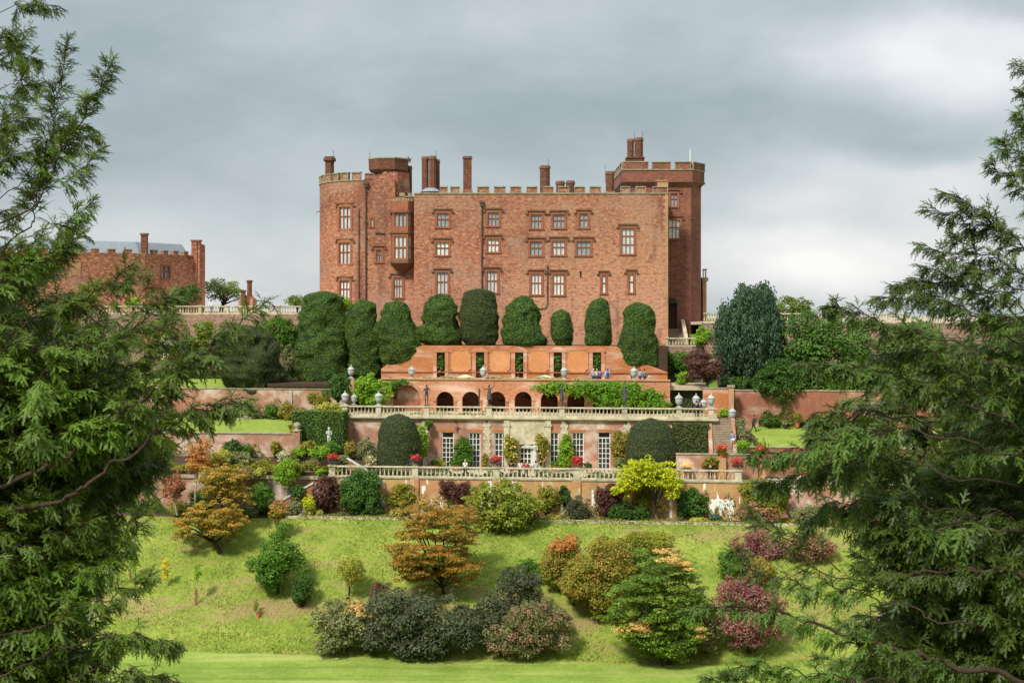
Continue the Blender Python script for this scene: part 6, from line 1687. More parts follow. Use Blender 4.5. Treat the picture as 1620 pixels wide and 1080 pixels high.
plant('smoke_bush', 'widest dark purplish green shrub in the middle of the bank foot', 'shrub', 'l_smoke',
      [(585,940),(610,922),(640,926),(668,930),(690,940),(715,935),(740,945),(765,960),(776,985),(768,1015),(745,1026),(715,1024),(690,1038),(655,1038),(620,1030),(590,1028),(580,1000),(578,965)], base=(680,1038), leaf=.26, rc=(.4,.95), cover=5, dz=2.6, flat=.75)
plant('smoke_bush', 'loose dark grey shrub with bare twigs behind the round dark one', 'shrub', 'l_smoke', [(782,905),(805,892),(830,890),(850,905),(862,930),(850,958),(820,975),(790,985),(772,970),(772,935)], base=(815,985), leaf=.22, rc=(.35,.8), cover=3.6, dz=1.8)
plant('smoke_bush', 'round grey green shrub with rosy tips nearest the mown lawn', 'shrub', 'l_graypink', [(800,962),(825,948),(860,944),(890,955),(910,975),(916,1000),(908,1022),(870,1026),(835,1040),(800,1034),(788,1010),(790,980)], base=(850,1040), leaf=.22, rc=(.35,.8), cover=5, dz=2.2)
plant('bank_tree', 'small bright green shrub peeping over the loose grey shrub', 'shrub', 'l_green', [(815,890),(835,882),(856,890),(860,905),(840,912),(818,905)], base=(838,930), leaf=.2, rc=(.25,.5), cover=4, dz=.9)
plant('autumn_shrub', 'green shrub turning orange at the top on the bank', 'shrub', 'l_olive', [(858,868),(880,850),(905,848),(922,862),(925,890),(905,925),(875,930),(855,910),(850,885)], base=(885,935), leaf=.22, rc=(.3,.65), cover=4.4, dz=1.8, outlines=[[(862,862),(885,848),(908,846),(920,858),(900,872),(870,876)]], mats=['l_coral'])
plant('bank_tree', 'wide feathery olive green tree touching the layered dogwood', 'tree', 'l_olive',
      [(905,880),(930,862),(965,850),(995,855),(1015,872),(1005,905),(985,935),(965,958),(940,976),(915,960),(895,940),(888,910)], base=(940,980), trunk=.14, leaf=.22, rc=(.35,.75), cover=4.4, flat=.6, up=.55, dz=2.2)
plant('bank_shrub', 'pale yellow green shrub at the top of the bank above the dogwood', 'shrub', 'l_oliveclear', [(985,845),(1010,838),(1050,842),(1070,850),(1062,870),(1030,880),(995,878)], base=(1030,885), leaf=.2, rc=(.25,.55), cover=4, dz=1.2)
plant('dogwood_tree', 'dark green tree in flat layers with cream and rosy bracts', 'tree', 'l_dogwood',
      [(1030,868),(1050,862),(1072,866),(1085,880),(1105,892),(1118,915),(1122,945),(1115,985),(1110,1020),(1090,1042),(1060,1050),(1025,1038),(1005,1018),(985,1005),(958,995),(955,980),(962,955),(950,945),(965,925),(985,908),(1005,895),(1015,880)],
      base=(1060,1050), trunk=.2, leaf=.22, rc=(.5,1.0), flat=.24, up=.8, cover=5.2, dz=2.8, limbs=14,
      outlines=[[(1025,872),(1050,862),(1075,866),(1110,895),(1095,905),(1060,890),(1030,888)], [(958,985),(1000,968),(1050,975),(1060,990),(1010,1000),(965,1000)], [(1092,975),(1112,978),(1112,1010),(1098,1005)]], mats=['l_cream', 'l_cream', 'l_cream'], oname='blossoms', ocover=2.0)
plant('magnolia_tree', 'big glossy yellowish magnolia on the bank edge before the terrace wall', 'tree', 'l_magnolia',
      [(738,776),(760,762),(790,758),(820,762),(842,772),(860,790),(868,808),(862,822),(845,832),(822,842),(800,846),(782,838),(758,840),(742,825),(728,808),(730,790)], t=145.8, base=(808,856), trunk=.14, leaf=.3, rc=(.35,.75), cover=4.6, dz=2.0)
plant('golden_tree', 'vivid yellow green tree with spreading crown against the terrace wall', 'tree', 'l_yellow',
      [(1000,722),(1022,718),(1042,728),(1062,724),(1082,742),(1086,765),(1076,788),(1060,795),(1045,778),(1020,772),(1002,780),(985,792),(972,780),(970,760),(982,742)], t=148.2, base=(1034,826), trunk=.14, leaf=.26, rc=(.3,.7), flat=.55, up=.55, cover=4.2, dz=1.5, limbs=14, fork=.4)
plant('crimson_shrub', 'crimson pink shrub at the foot of the bank beside the dogwood', 'shrub', 'l_crimson', [(1130,930),(1150,912),(1180,905),(1215,915),(1245,935),(1250,975),(1240,1010),(1200,1030),(1160,1030),(1135,1010),(1124,970)], base=(1185,1034), leaf=.24, rc=(.35,.75), cover=4.4, dz=2.2)
plant('crimson_shrub', 'rosy red maple on the upper bank behind the foreground yew', 'tree', 'l_crimson', [(1160,848),(1190,838),(1225,845),(1255,855),(1262,880),(1235,905),(1195,905),(1165,890),(1155,868)], t=143, base=(1205,925), trunk=.1, leaf=.22, rc=(.3,.65), cover=4, dz=1.6)
plant('bank_shrub', 'soft green shrub between two crimson ones on the bank', 'shrub', 'l_green', [(1135,878),(1155,868),(1172,880),(1172,905),(1150,915),(1132,900)], t=140, base=(1152,918), leaf=.22, rc=(.3,.55), cover=4, dz=1.2)
plant('rosy_maple', 'rusty pink maple spreading over the stone edging', 'tree', 'l_rosy', [(1165,800),(1190,792),(1220,796),(1246,806),(1248,825),(1225,834),(1190,836),(1166,826),(1160,812)], t=147.8, base=(1205,842), trunk=.08, leaf=.22, rc=(.25,.5), flat=.5, cover=4, dz=1.0)
plant('border_shrub', 'large mixed green shrub at the end of the terrace wall', 'shrub', 'l_oliveclear', [(1168,770),(1185,756),(1210,752),(1235,765),(1250,790),(1245,812),(1215,818),(1180,815),(1164,798)], t=148.9, base=(1205,824), leaf=.24, rc=(.3,.65), cover=4.6, dz=1.0)
plant('border_shrub', 'pale silvery shrub behind the rusty pink maple', 'shrub', 'l_graygreen', [(1245,805),(1270,798),(1300,800),(1320,815),(1315,835),(1280,842),(1250,835)], t=147.9, base=(1280,842), leaf=.22, rc=(.25,.55), cover=4.4, dz=1.0)
plant('autumn_shrub', 'peach coloured shrub low behind the foreground yew boughs', 'shrub', 'l_rosy', [(1235,850),(1265,838),(1305,842),(1330,860),(1320,885),(1275,895),(1240,880)], t=142, base=(1285,900), leaf=.22, rc=(.3,.6), cover=4, dz=1.4)
plant('yellow_shrub', 'spindly shrub with pale stems and yellow leaf tips', 'shrub', 'l_yellow', [(478,790),(488,780),(500,786),(502,800),(490,808),(478,804)], t=147, base=(462,836), trunk=.05, bark='bark_pale', leaf=.2, rc=(.2,.4), cover=3, dz=.6, fork=.6)
plant('pale_stem_tree', 'light green tree with several pale stems near the sloping garden steps', 'tree', 'l_bright', [(430,735),(450,722),(472,728),(480,745),(470,765),(450,770),(435,760)], t=148.5, base=(455,828), trunk=.07, bark='bark_pale', leaf=.22, rc=(.25,.55), cover=3.6, dz=1.0, fork=.6)
plant('border_shrub', 'fresh green shrub before the sloping garden steps', 'shrub', 'l_green', [(405,775),(420,765),(434,775),(436,795),(420,808),(404,800)], t=147.6, base=(420,812), leaf=.22, rc=(.25,.5), cover=4.4, dz=.9)
plant('border_shrub', 'pinkish tipped shrub under the spindly yellow one', 'shrub', 'l_rosy', [(424,800),(440,786),(455,796),(456,808),(440,814),(426,812)], t=146.9, base=(440,818), leaf=.2, rc=(.2,.4), cover=4, dz=.5)
plant('border_shrub', 'grey green bush below the sloping steps', 'shrub', 'l_graygreen', [(455,792),(470,786),(482,795),(482,812),(462,818),(452,808)], t=147.8, base=(468,820), leaf=.2, rc=(.2,.45), cover=4.4, dz=.6)
plant('hosta_clump', 'pale lime clump at the stone edging beside the purple shrub', 'plant', 'l_lime', [(478,806),(495,800),(512,806),(514,816),(495,819),(478,817)], t=147.6, base=(496,820), leaf=.22, rc=(.15,.35), cover=4, dz=.4)
plant('purple_shrub', 'dark purple shrub under the start of the front balustrade', 'shrub', 'l_purple', [(492,765),(510,754),(530,756),(542,768),(542,795),(530,808),(505,808),(490,792)], t=148.6, base=(517,812), leaf=.24, rc=(.3,.6), cover=5, dz=.8)
plant('ivy_column', 'dense bright ivy mass bulging over the front balustrade wall', 'climber', 'l_ivy', [(545,750),(565,742),(590,744),(604,756),(605,785),(600,812),(580,818),(550,816),(539,800),(538,770)], t=148.5, base=(571,820), leaf=.2, rc=(.3,.65), cover=6, dz=1.0)
plant('climber', 'thin green climber on the lichened wall between ivy and orange maple', 'climber', 'l_oliveclear', [(612,768),(635,762),(660,766),(664,790),(650,812),(625,810),(608,795)], t=149.3, base=(636,822), leaf=.2, rc=(.2,.45), cover=2.4, dz=.3)
plant('purple_climber', 'purple leaved climber on the wall behind the orange maple', 'climber', 'l_purple', [(690,762),(715,757),(740,762),(745,778),(738,795),(715,790),(695,782)], t=149.2, base=(720,822), leaf=.22, rc=(.25,.5), cover=4, dz=.4)
plant('climber', 'green climber on the wall beside the magnolia', 'climber', 'l_oliveclear', [(850,768),(868,762),(884,775),(882,798),(868,812),(852,806)], t=149.1, base=(868,824), leaf=.22, rc=(.25,.5), cover=3.6, dz=.5)
plant('border_shrub', 'dark twiggy grey green shrub before the white wall drips', 'shrub', 'l_smoke', [(900,790),(916,782),(932,790),(937,812),(920,825),(900,822),(893,806)], t=148.3, base=(916,827), leaf=.18, rc=(.25,.5), cover=3.6, dz=.8)
plant('purple_climber', 'dark purple wall shrub just beside the golden tree', 'climber', 'l_purple', [(940,770),(960,764),(982,768),(986,790),(980,812),(955,816),(938,800)], t=149.1, base=(962,826), leaf=.2, rc=(.25,.5), cover=3.8, dz=.5)
plant('border_shrub', 'deep green shrub with small flowers under the golden tree', 'shrub', 'l_deep', [(962,802),(985,795),(1012,796),(1028,806),(1030,824),(995,828),(965,826)], t=148.2, base=(996,829), leaf=.2, rc=(.25,.45), cover=4.4, dz=.7)
plant('ivy_column', 'ivy spread flat over the wall between golden tree and white drips', 'climber', 'l_ivy', [(1070,775),(1092,768),(1118,775),(1126,795),(1118,818),(1092,822),(1070,815)], t=149.2, base=(1096,826), leaf=.2, rc=(.2,.45), cover=3.4, dz=.35)
plant('border_shrub', 'small blue green shrub at the foot of the white drips', 'shrub', 'l_conifer', [(1122,815),(1132,810),(1143,816),(1144,827),(1122,828)], t=148.3, base=(1132,829), leaf=.18, rc=(.2,.35), cover=5, dz=.4)
plant('hosta_clump', 'pale lime clump at the stone edging below the ivy', 'plant', 'l_lime', [(1090,820),(1105,815),(1120,820),(1120,829),(1092,829)], t=147.7, base=(1105,830), leaf=.2, rc=(.15,.3), cover=4, dz=.4)
plant('hosta_clump', 'pale lime clump by the stone edging next to the magnolia', 'plant', 'l_lime', [(862,816),(875,812),(886,818),(884,826),(864,826)], t=147.7, base=(874,827), leaf=.2, rc=(.15,.3), cover=4, dz=.4)
plant('hosta_clump', 'pale lime clump just above the orange maple', 'plant', 'l_lime', [(616,808),(628,803),(638,810),(636,818),(618,819)], t=147.7, base=(627,820), leaf=.2, rc=(.15,.3), cover=4, dz=.4)
def strip(label, name, mat, fr, u0, u1, d, z, h, w, n, leaf=.16, seed=0):
    rng = np.random.default_rng(seed); s = rng.uniform(fr.S(u0), fr.S(u1), n)
    hh = h*(.6+.5*np.sin(s*1.7+seed)*np.sin(s*.63)) * rng.random(n)
    l = np.stack([s, d + rng.normal(0, w, n), z + np.abs(hh)], 1)
    W = np.stack([l[:,0]*fr.c - l[:,1]*fr.s, fr.t + l[:,0]*fr.s + l[:,1]*fr.c, l[:,2]], 1)
    q = leaf_quads(W, rng.normal(0, .6, (n,3)) + np.array([0,-.2,.8]), leaf, rng, .5)
    o = mesh_np(name, q, 4, M[mat], None, tuple(W.mean(0))); return tag(o, label, 'plants', kind='stuff')
strip('low green ground plants along the stone edging', 'border_plants', 'l_graygreen', T_KERB, 505, 1160, .9, -23.05, .42, .3, 5200, seed=1)
strip('silver leaved plants edging the bench terrace', 'silver_border', 'l_silver', T_AV, 660, 935, .75, -9.55, .35, .1, 3000, .2, seed=2)
strip('mixed green plants at the foot of the upper balustrade', 'border_plants', 'l_olive', T_OR, 640, 780, .8, Z_AV, .7, .2, 1500, seed=3)

# --- orangery terrace plants
def climber(label, ol, t, mat, **kw):
    d = dict(leaf=.2, rc=(.2, .45), cover=5, dz=.5); d.update(kw); return plant('climber', label, 'climber', mat, ol, t=t, **d)
climber('round topped green climber between the first two tall windows', [(722,692),(732,687),(742,692),(748,706),(748,735),(735,742),(720,738),(714,715)], 157.3, 'l_green')
climber('pointed bright green climber between the two tall windows by the door', [(890,688),(897,680),(904,690),(908,710),(909,738),(890,741),(878,738),(884,710)], 157.3, 'l_bright')
for lab, ol in (('cream rose bush trained on the window side of the doorway', [(800,690),(812,686),(820,698),(822,720),(818,738),(802,738),(797,715)]), ('cream rose bush trained beside the doorway, nearer the bright climber', [(848,688),(858,684),(866,695),(868,718),(862,735),(848,730),(844,708)])):
    climber(lab, ol, 157.2, 'l_oliveclear', cover=3.8, outlines=[ol], mats=['fl_rose'], ocover=.35, oname='blossoms')
climber('vine turning olive red on the wall beside the last window', [(966,680),(980,676),(995,680),(998,710),(992,738),(972,738),(966,712)], 157.5, 'l_olive', cover=5)
climber('golden leaved shrub behind the first dome yew', [(660,672),(672,670),(680,690),(680,712),(672,732),(660,736),(655,700)], 156.5, 'l_bright')
climber('small vine hanging from the balustrade near the wide blind arch', [(672,664),(684,664),(686,674),(676,680),(670,674)], 157.3, 'l_green', rc=(.15,.3))
climber('small climber at the foot of the wall near the first window', [(688,728),(698,722),(706,730),(704,740),(690,741)], 156.8, 'l_oliveclear', rc=(.15,.3))
climber('narrow dry climber between second and third windows', [(762,722),(767,714),(772,722),(772,740),(762,740)], 157.4, 'l_olive', rc=(.15,.3))
plant('border_shrub', 'feathery grey green shrub between hedge wall and dome yew', 'shrub', 'l_graygreen', [(565,700),(580,690),(595,698),(600,720),(592,735),(570,734),(560,718)], t=154.5, base=(580,740), leaf=.2, rc=(.25,.5), cover=3.6, dz=.8)
plant('border_shrub', 'shrub with white flowers beside the first dome yew', 'shrub', 'fl_white', [(576,722),(586,717),(595,724),(594,738),(578,738)], t=151.5, base=(586,741), leaf=.14, rc=(.2,.4), cover=3.4, dz=.6, outlines=[[(574,722),(586,718),(596,724),(596,739),(576,739)]], mats=['l_graygreen'])
plant('border_shrub', 'low shrub under the last tall window', 'shrub', 'l_graygreen', [(970,728),(985,722),(992,732),(988,741),(970,741)], t=156, base=(980,743), leaf=.18, rc=(.2,.35), cover=4, dz=.5)
plant('border_shrub', 'small green shrub behind the red pot by the bright climber', 'shrub', 'l_deep', [(922,735),(930,730),(937,736),(936,742),(922,742)], t=155, base=(929,744), leaf=.18, rc=(.15,.3), cover=4, dz=.4)
# beds beside the balustrade, under the lower lawn
for (nm, lab, mt, ol, t) in (
  ('border_shrub', 'bright lime bush under the white statue', 'l_bright', [(484,712),(500,704),(520,706),(530,716),(520,726),(494,726)], 152.6),
  ('border_shrub', 'lime green bush by the red garden wall end', 'l_bright', [(458,712),(474,704),(484,712),(482,724),(462,724)], 153.0),
  ('border_shrub', 'olive green bush between red wall and statue', 'l_olive', [(474,700),(488,694),(500,700),(496,712),(478,712)], 153.6),
  ('border_shrub', 'soft green shrub beside the white statue plinth', 'l_green', [(512,702),(524,694),(538,702),(540,716),(520,720)], 153.8),
  ('border_shrub', 'dusty pink flowered border shrub before the first red pot', 'l_graypink', [(470,730),(490,724),(512,728),(514,745),(490,750),(470,746)], 151.2),
  ('border_shrub', 'dark green border shrub below the red garden wall', 'l_deep', [(348,704),(366,694),(384,700),(384,714),(362,718),(348,714)], 153.6),
  ('border_shrub', 'wide gray olive shrub in front of the red garden wall', 'l_graygreen', [(340,722),(365,712),(395,714),(402,730),(385,742),(350,742),(338,734)], 152.2),
  ('border_shrub', 'dark spiky shrub next to the wide gray olive shrub', 'l_deep', [(402,728),(418,722),(432,730),(428,742),(404,742)], 151.8),
  ('border_shrub', 'yellow green mound against the pink wall', 'l_lime', [(396,744),(410,738),(424,742),(420,754),(398,754)], 149.5),
  ('border_shrub', 'bluish green shrub under the orange maples', 'l_conifer', [(372,740),(390,735),(398,748),(388,760),(370,756)], 149.3),
  ('border_shrub', 'olive shrub at the head of the garden steps', 'l_olive', [(430,744),(450,738),(468,744),(466,756),(432,756)], 150.6),
  ('border_shrub', 'bright mound beside the first flower pot', 'l_bright', [(496,744),(510,738),(520,744),(518,754),(498,754)], 150.4),
  ('border_shrub', 'gray shrub close to the side steps of the dome yew', 'l_graygreen', [(530,722),(546,716),(556,726),(552,742),(532,742)], 151.6),
  ('border_shrub', 'pale shrub before the sloping side wall', 'l_olive', [(545,700),(558,694),(566,704),(562,720),(546,720)], 154.2)):
    plant(nm, lab, 'shrub', mt, ol, t=t, leaf=.2, rc=(.2,.5), cover=4.8, dz=.9)
strip('mixed flowers and green plants filling the bed under the red garden wall', 'border_plants', 'l_oliveclear', T_LOW, 180, 540, 2.0, -18.5, .9, 1.2, 15000, .2, seed=4)
strip('scattered small red and pink flowers in the bed', 'border_flowers', 'fl_red', T_LOW, 395, 520, 2.2, -18.1, .5, .8, 260, .14, seed=5)
# left hand shrubs on the upper levels
for (nm, lab, mt, ol, t, kw) in (
  ('border_shrub', 'silver leaved shrub at the back of the lower lawn', 'l_silver', [(374,662),(388,657),(402,660),(403,668),(376,668)], 164.5, dict(leaf=.16, rc=(.15,.3), dz=.4)),
  ('border_shrub', 'round green shrub against the limewashed wall', 'l_green', [(420,642),(430,636),(440,642),(442,660),(430,666),(418,660)], 164.8, {}),
  ('border_shrub', 'dry buff shrub at the edge of the lower lawn', 'l_olive', [(440,640),(456,632),(470,640),(470,662),(450,668),(440,660)], 164.3, {}),
  ('border_shrub', 'low bronze green shrub by the limewashed wall', 'l_graypink', [(390,652),(405,646),(418,652),(416,664),(394,664)], 165.0, {}),
  ('border_shrub', 'yellow green shrub above the square hedge', 'l_lime', [(492,642),(515,634),(540,638),(543,650),(500,652)], 159.5, {}),
  ('border_shrub', 'loose olive shrub at the corner of the lower lawn', 'l_olive', [(455,672),(468,666),(476,676),(474,690),(458,688)], 155.6, {}),
  ('border_shrub', 'trailing green shrub over the limewashed wall end', 'l_oliveclear', [(486,622),(505,618),(522,624),(524,640),(500,645),(486,636)], 163.5, {}),
  ('wall_shrub', 'glossy shrub with white blooms against the rubble wall', 'l_magnolia', [(308,512),(325,505),(342,512),(344,535),(330,548),(310,545)], 176.6, dict(leaf=.24)),
  ('wall_shrub', 'big light green climber on the rubble wall behind the knobbly yew', 'l_green', [(418,506),(440,498),(462,502),(472,520),(470,548),(450,560),(428,545),(418,525)], 176.8, dict(leaf=.22)),
  ('wall_shrub', 'gray green wall shrub between knobbly yew and ragged yew', 'l_graygreen', [(444,548),(458,540),(470,552),(472,580),(460,594),(446,585)], 176.2, {}),
  ('wall_shrub', 'blue leaved shrub at the foot of the rubble wall', 'l_silver', [(250,535),(264,528),(278,540),(280,565),(266,580),(250,570)], 176, dict(leaf=.3)),
  ('wall_shrub', 'tall pale green wall shrub beside the foreground yew', 'l_oliveclear', [(240,508),(256,502),(270,512),(274,540),(262,555),(242,550)], 176.8, dict(leaf=.2)),
  ('wall_shrub', 'dark climber on the rubble wall above the low hedge', 'l_deep', [(286,530),(300,524),(310,540),(312,575),(298,588),(284,570)], 176.6, {})):
    d = dict(leaf=.2, rc=(.2,.5), cover=4.6, dz=.7); d.update(kw); plant(nm, lab, 'shrub', mt, ol, t=t, **d)
# vines over the arcade
plant('vine', 'golden green vine tumbling over the terrace wall beside the blind arch', 'climber', 'l_bright', [(560,600),(578,588),(592,592),(608,600),(624,610),(622,635),(605,645),(580,642),(562,638),(556,618)], t=162.5, base=(590,650), leaf=.26, rc=(.3,.65), cover=5, dz=1.3)
plant('vine', 'dark green shrub at the far end of the golden vine', 'climber', 'l_deep', [(515,602),(535,590),(555,598),(560,618),(550,636),(525,636),(510,620)], t=162.8, base=(535,645), leaf=.24, rc=(.3,.65), cover=5, dz=1.2)
plant('vine', 'trailing vine along the top of the wide blind arch', 'climber', 'l_green', [(610,604),(632,600),(652,600),(652,607),(635,612),(620,625),(610,622)], t=164.3, base=(625,630), leaf=.22, rc=(.2,.35), cover=4.6, dz=.4)
plant('wisteria', 'long bright wisteria draped along the arcade top', 'climber', 'l_wisteria',
      [(852,606),(866,600),(890,603),(915,597),(945,599),(985,600),(1010,606),(1032,610),(1050,618),(1066,632),(1070,644),(1055,648),(1010,647),(975,646),(945,644),(930,632),(918,626),(900,622),(885,624),(868,624),(850,619)], t=164.0, base=(1000,650), leaf=.26, rc=(.3,.6), cover=5.5, dz=.8, droop=1.5, trunk=.08, limbs=12, fork=.6)
for u in nich:
    ol = [(u-6, 560), (u+5, 559), (u+6, 575), (u+5, 588), (u-4, 588), (u-6, 574)]
    plant('niche_creeper', {697.5: 'dark creeper in the niche under the conical yew', 759.5: 'dark creeper in the niche under the largest dome yew', 821.5: 'dark creeper in the middle niche, under the wide bell yew', 882.5: 'dark creeper in the niche under the egg shaped yew', 944.5: 'dark creeper in the niche beside the people'}[u], 'climber', 'l_ivy', ol, t=171.15, base=(u, 597), leaf=.24, rc=(.2,.4), cover=4, dz=.22, group='creepers growing in the wall niches')
# right hand trees
plant('cypress_tree', 'big blue green conifer with upright plumes beside the castle', 'tree', 'l_conifer',
      [(1138,500),(1146,484),(1162,470),(1180,459),(1200,455),(1220,461),(1228,478),(1236,500),(1244,530),(1246,560),(1232,590),(1205,600),(1175,602),(1150,596),(1130,575),(1122,548),(1126,522)], t=170.5, base=(1180,615), trunk=.35, leaf=.36, rc=(.35,.65), flat=2.6, cover=8, aspect=.45, upright=True, dz=4.2, limbs=10, maxn=42000)
plant('purple_maple', 'dark purple domed maple below the castle landing', 'tree', 'l_purple', [(1082,566),(1096,555),(1115,551),(1134,560),(1146,575),(1146,592),(1130,603),(1105,606),(1085,598),(1077,582)], t=166.5, base=(1122,618), trunk=.12, leaf=.22, rc=(.3,.7), cover=5.2, dz=2.0, flat=.6)
plant('broadleaf_tree', 'broad dark green tree spilling over the brick wall', 'tree', 'l_darkfir',
      [(1232,520),(1250,498),(1285,492),(1325,496),(1360,508),(1385,540),(1392,590),(1365,640),(1320,655),(1280,640),(1255,622),(1236,600),(1228,555)], t=170, base=(1300,640), trunk=.35, leaf=.34, rc=(.6,1.3), cover=5, dz=3.4, limbs=14, maxn=42000)
plant('broadleaf_tree', 'round dark evergreen leaning over the brick wall', 'tree', 'l_deep', [(1196,585),(1215,565),(1245,565),(1268,588),(1270,622),(1248,642),(1212,636),(1192,612)], t=166.5, base=(1230,650), trunk=.12, leaf=.26, rc=(.4,.8), cover=5.4, dz=1.8)
plant('broadleaf_tree', 'tall bright tree behind the conifer against the sky', 'tree', 'l_far', [(1215,482),(1235,464),(1262,468),(1288,478),(1302,496),(1292,515),(1255,520),(1222,508)], Yabs=184, base=(1250,525), trunk=.25, leaf=.3, rc=(.5,1.0), cover=3.6, dz=2.6)
plant('wall_shrub', 'fresh green shrub on the landing next to the castle door', 'shrub', 'l_bright', [(1098,528),(1112,512),(1126,520),(1130,540),(1116,552),(1098,548)], Yabs=176.5, base=(1114,556), leaf=.24, rc=(.3,.6), cover=4.4, dz=1.0)
plant('wall_shrub', 'climbing green shrub under the landing balustrade', 'climber', 'l_green', [(1056,556),(1075,550),(1092,556),(1094,580),(1080,605),(1062,600),(1054,578)], Yabs=174.6, base=(1074,610), leaf=.24, rc=(.3,.6), cover=4.4, dz=.9)
plant('border_shrub', 'light green shrub below the purple maple', 'shrub', 'l_bright', [(1066,594),(1082,586),(1096,594),(1096,608),(1070,610)], t=167.5, base=(1080,614), leaf=.22, rc=(.25,.45), cover=4.4, dz=.7)
plant('border_shrub', 'dark underplanting between conifer and brick wall', 'shrub', 'l_deep', [(1140,600),(1170,594),(1200,598),(1202,614),(1165,618),(1140,614)], t=167, base=(1170,620), leaf=.24, rc=(.3,.6), cover=4.6, dz=.8)
for (lab, mt, ol, t) in (('bright round shrub by the short orange wall', 'l_bright', [(1134,650),(1146,644),(1156,650),(1156,664),(1138,666)], 160), ('bushy gray shrub on the bank beside the steps', 'l_graygreen', [(1163,664),(1172,658),(1180,664),(1184,684),(1180,698),(1165,698)], 157.5),
      ('dusky shrub under the gray one at the lawn corner', 'l_graypink', [(1168,685),(1186,680),(1200,690),(1198,704),(1170,704)], 156.4), ('dark green shrub at the back of the side lawn', 'l_deep', [(1206,664),(1219,658),(1232,664),(1232,674),(1208,674)], 165), ('gray green shrub between pots along the brick wall', 'l_graygreen', [(1232,666),(1245,660),(1252,668),(1250,675),(1234,675)], 165), ('low green shrub further along the brick wall', 'l_green', [(1270,670),(1285,665),(1300,670),(1298,677),(1272,677)], 165), ('rusty shrub behind the low wall of the steps', 'l_olive', [(1108,722),(1122,716),(1138,722),(1138,738),(1110,740)], 151.6),
      ('lime shrub at the foot of the lawn bank', 'l_bright', [(1160,698),(1175,692),(1188,700),(1184,710),(1164,710)], 154.4), ('pale gray shrub under the side lawn wall', 'l_graygreen', [(1200,720),(1225,712),(1250,718),(1250,740),(1210,745)], 152.5), ('yellow green mass of flowers under the side lawn wall', 'l_oliveclear', [(1260,715),(1300,705),(1350,712),(1352,750),(1300,760),(1262,745)], 152)):
    plant('border_shrub', lab, 'shrub', mt, ol, t=t, leaf=.22, rc=(.25,.5), cover=4.6, dz=.8)
# trees on the castle terrace
plant('terrace_tree', 'glossy tree against the end of the low wing', 'tree', 'l_deep', [(262,468),(280,452),(300,448),(314,458),(315,480),(298,490),(272,488)], Yabs=192, base=(292,492), trunk=.12, leaf=.3, rc=(.4,.8), cover=4.6, dz=2.0)
plant('terrace_tree', 'pale green bush below the oval niche of the wing', 'shrub', 'l_bright', [(196,478),(212,466),(224,474),(226,488),(200,490)], Yabs=188, base=(212,492), leaf=.26, rc=(.3,.6), cover=4.4, dz=1.2)
plant('terrace_tree', 'yellow green bush partly hidden before the wing', 'shrub', 'l_oliveclear', [(128,450),(145,440),(158,450),(160,475),(145,490),(125,480)], Yabs=184, base=(142,494), leaf=.28, rc=(.4,.8), cover=4.4, dz=1.8)
plant('far_tree', 'spreading open tree behind the terrace against the sky', 'tree', 'l_far', [(320,450),(338,438),(358,440),(378,447),(390,462),(385,474),(350,478),(322,474)], Yabs=215, base=(350,492), trunk=.3, leaf=.3, rc=(.5,1.0), cover=2.8, dz=3)
plant('far_tree', 'small flat topped tree just beyond the balustrade end', 'tree', 'l_far', [(445,478),(462,467),(480,466),(496,474),(500,486),(470,488),(448,486)], Yabs=205, base=(472,494), trunk=.2, leaf=.28, rc=(.4,.8), cover=3.2, dz=2.4)
plant('wall_shrub', 'fresh green shrub showing between the ragged yew and the curved tower', 'shrub', 'l_bright', [(532,472),(545,466),(556,478),(556,495),(540,500),(530,488)], Yabs=177.5, base=(544,505), leaf=.26, rc=(.3,.6), cover=4, dz=.9)
# saplings
def sapling(label, u, v0, v1, vb, mat, guard=False, w=9):
    plant('sapling', label, 'sapling', mat, [(u-w*.5,v0+8),(u,v0),(u+w*.5,v0+10),(u+w*.8,(v0+v1)/2),(u+w*.4,v1),(u-w*.4,v1),(u-w*.8,(v0+v1)/2)], base=(u,vb), trunk=.03, bark='bark_pale', leaf=.17, rc=(.15,.35), cover=2.4, dz=.5, limbs=6, fork=.9)
sapling('bright yellow sapling alone on the grassy bank', 261, 880, 918, 930, 'l_pureyellow')
sapling('pale lime sapling in a brown guard nearest the foreground yew', 212, 862, 905, 918, 'l_bright')
sapling('thin pale green staked sapling right of the yellow one', 313, 882, 918, 955, 'l_bright', w=8)
sapling('tiny yellowish sapling with orange tips low on the bank', 405, 946, 966, 976, 'l_oliveclear', w=9)
for u, v0, v1, lab in ((206, 900, 919, 'brown tree guard round the pale lime sapling'), (309.5, 932, 957, 'short wooden stake by the thin green sapling'), (408, 968, 977, 'pale guard round the tiny sapling')):
    Y = groundY(u, v1); p = P(u, v1, Y); h = (v1-v0)/F*Y
    tag(MB().tube([(p.x, Y, p.z-.1), (p.x+.02, Y, p.z+h)], .09 if u != 408 else .16, 6).build('tree_guard', M['dress'] if u != 408 else M['terracotta'], None, tuple(p)), lab, 'stake')
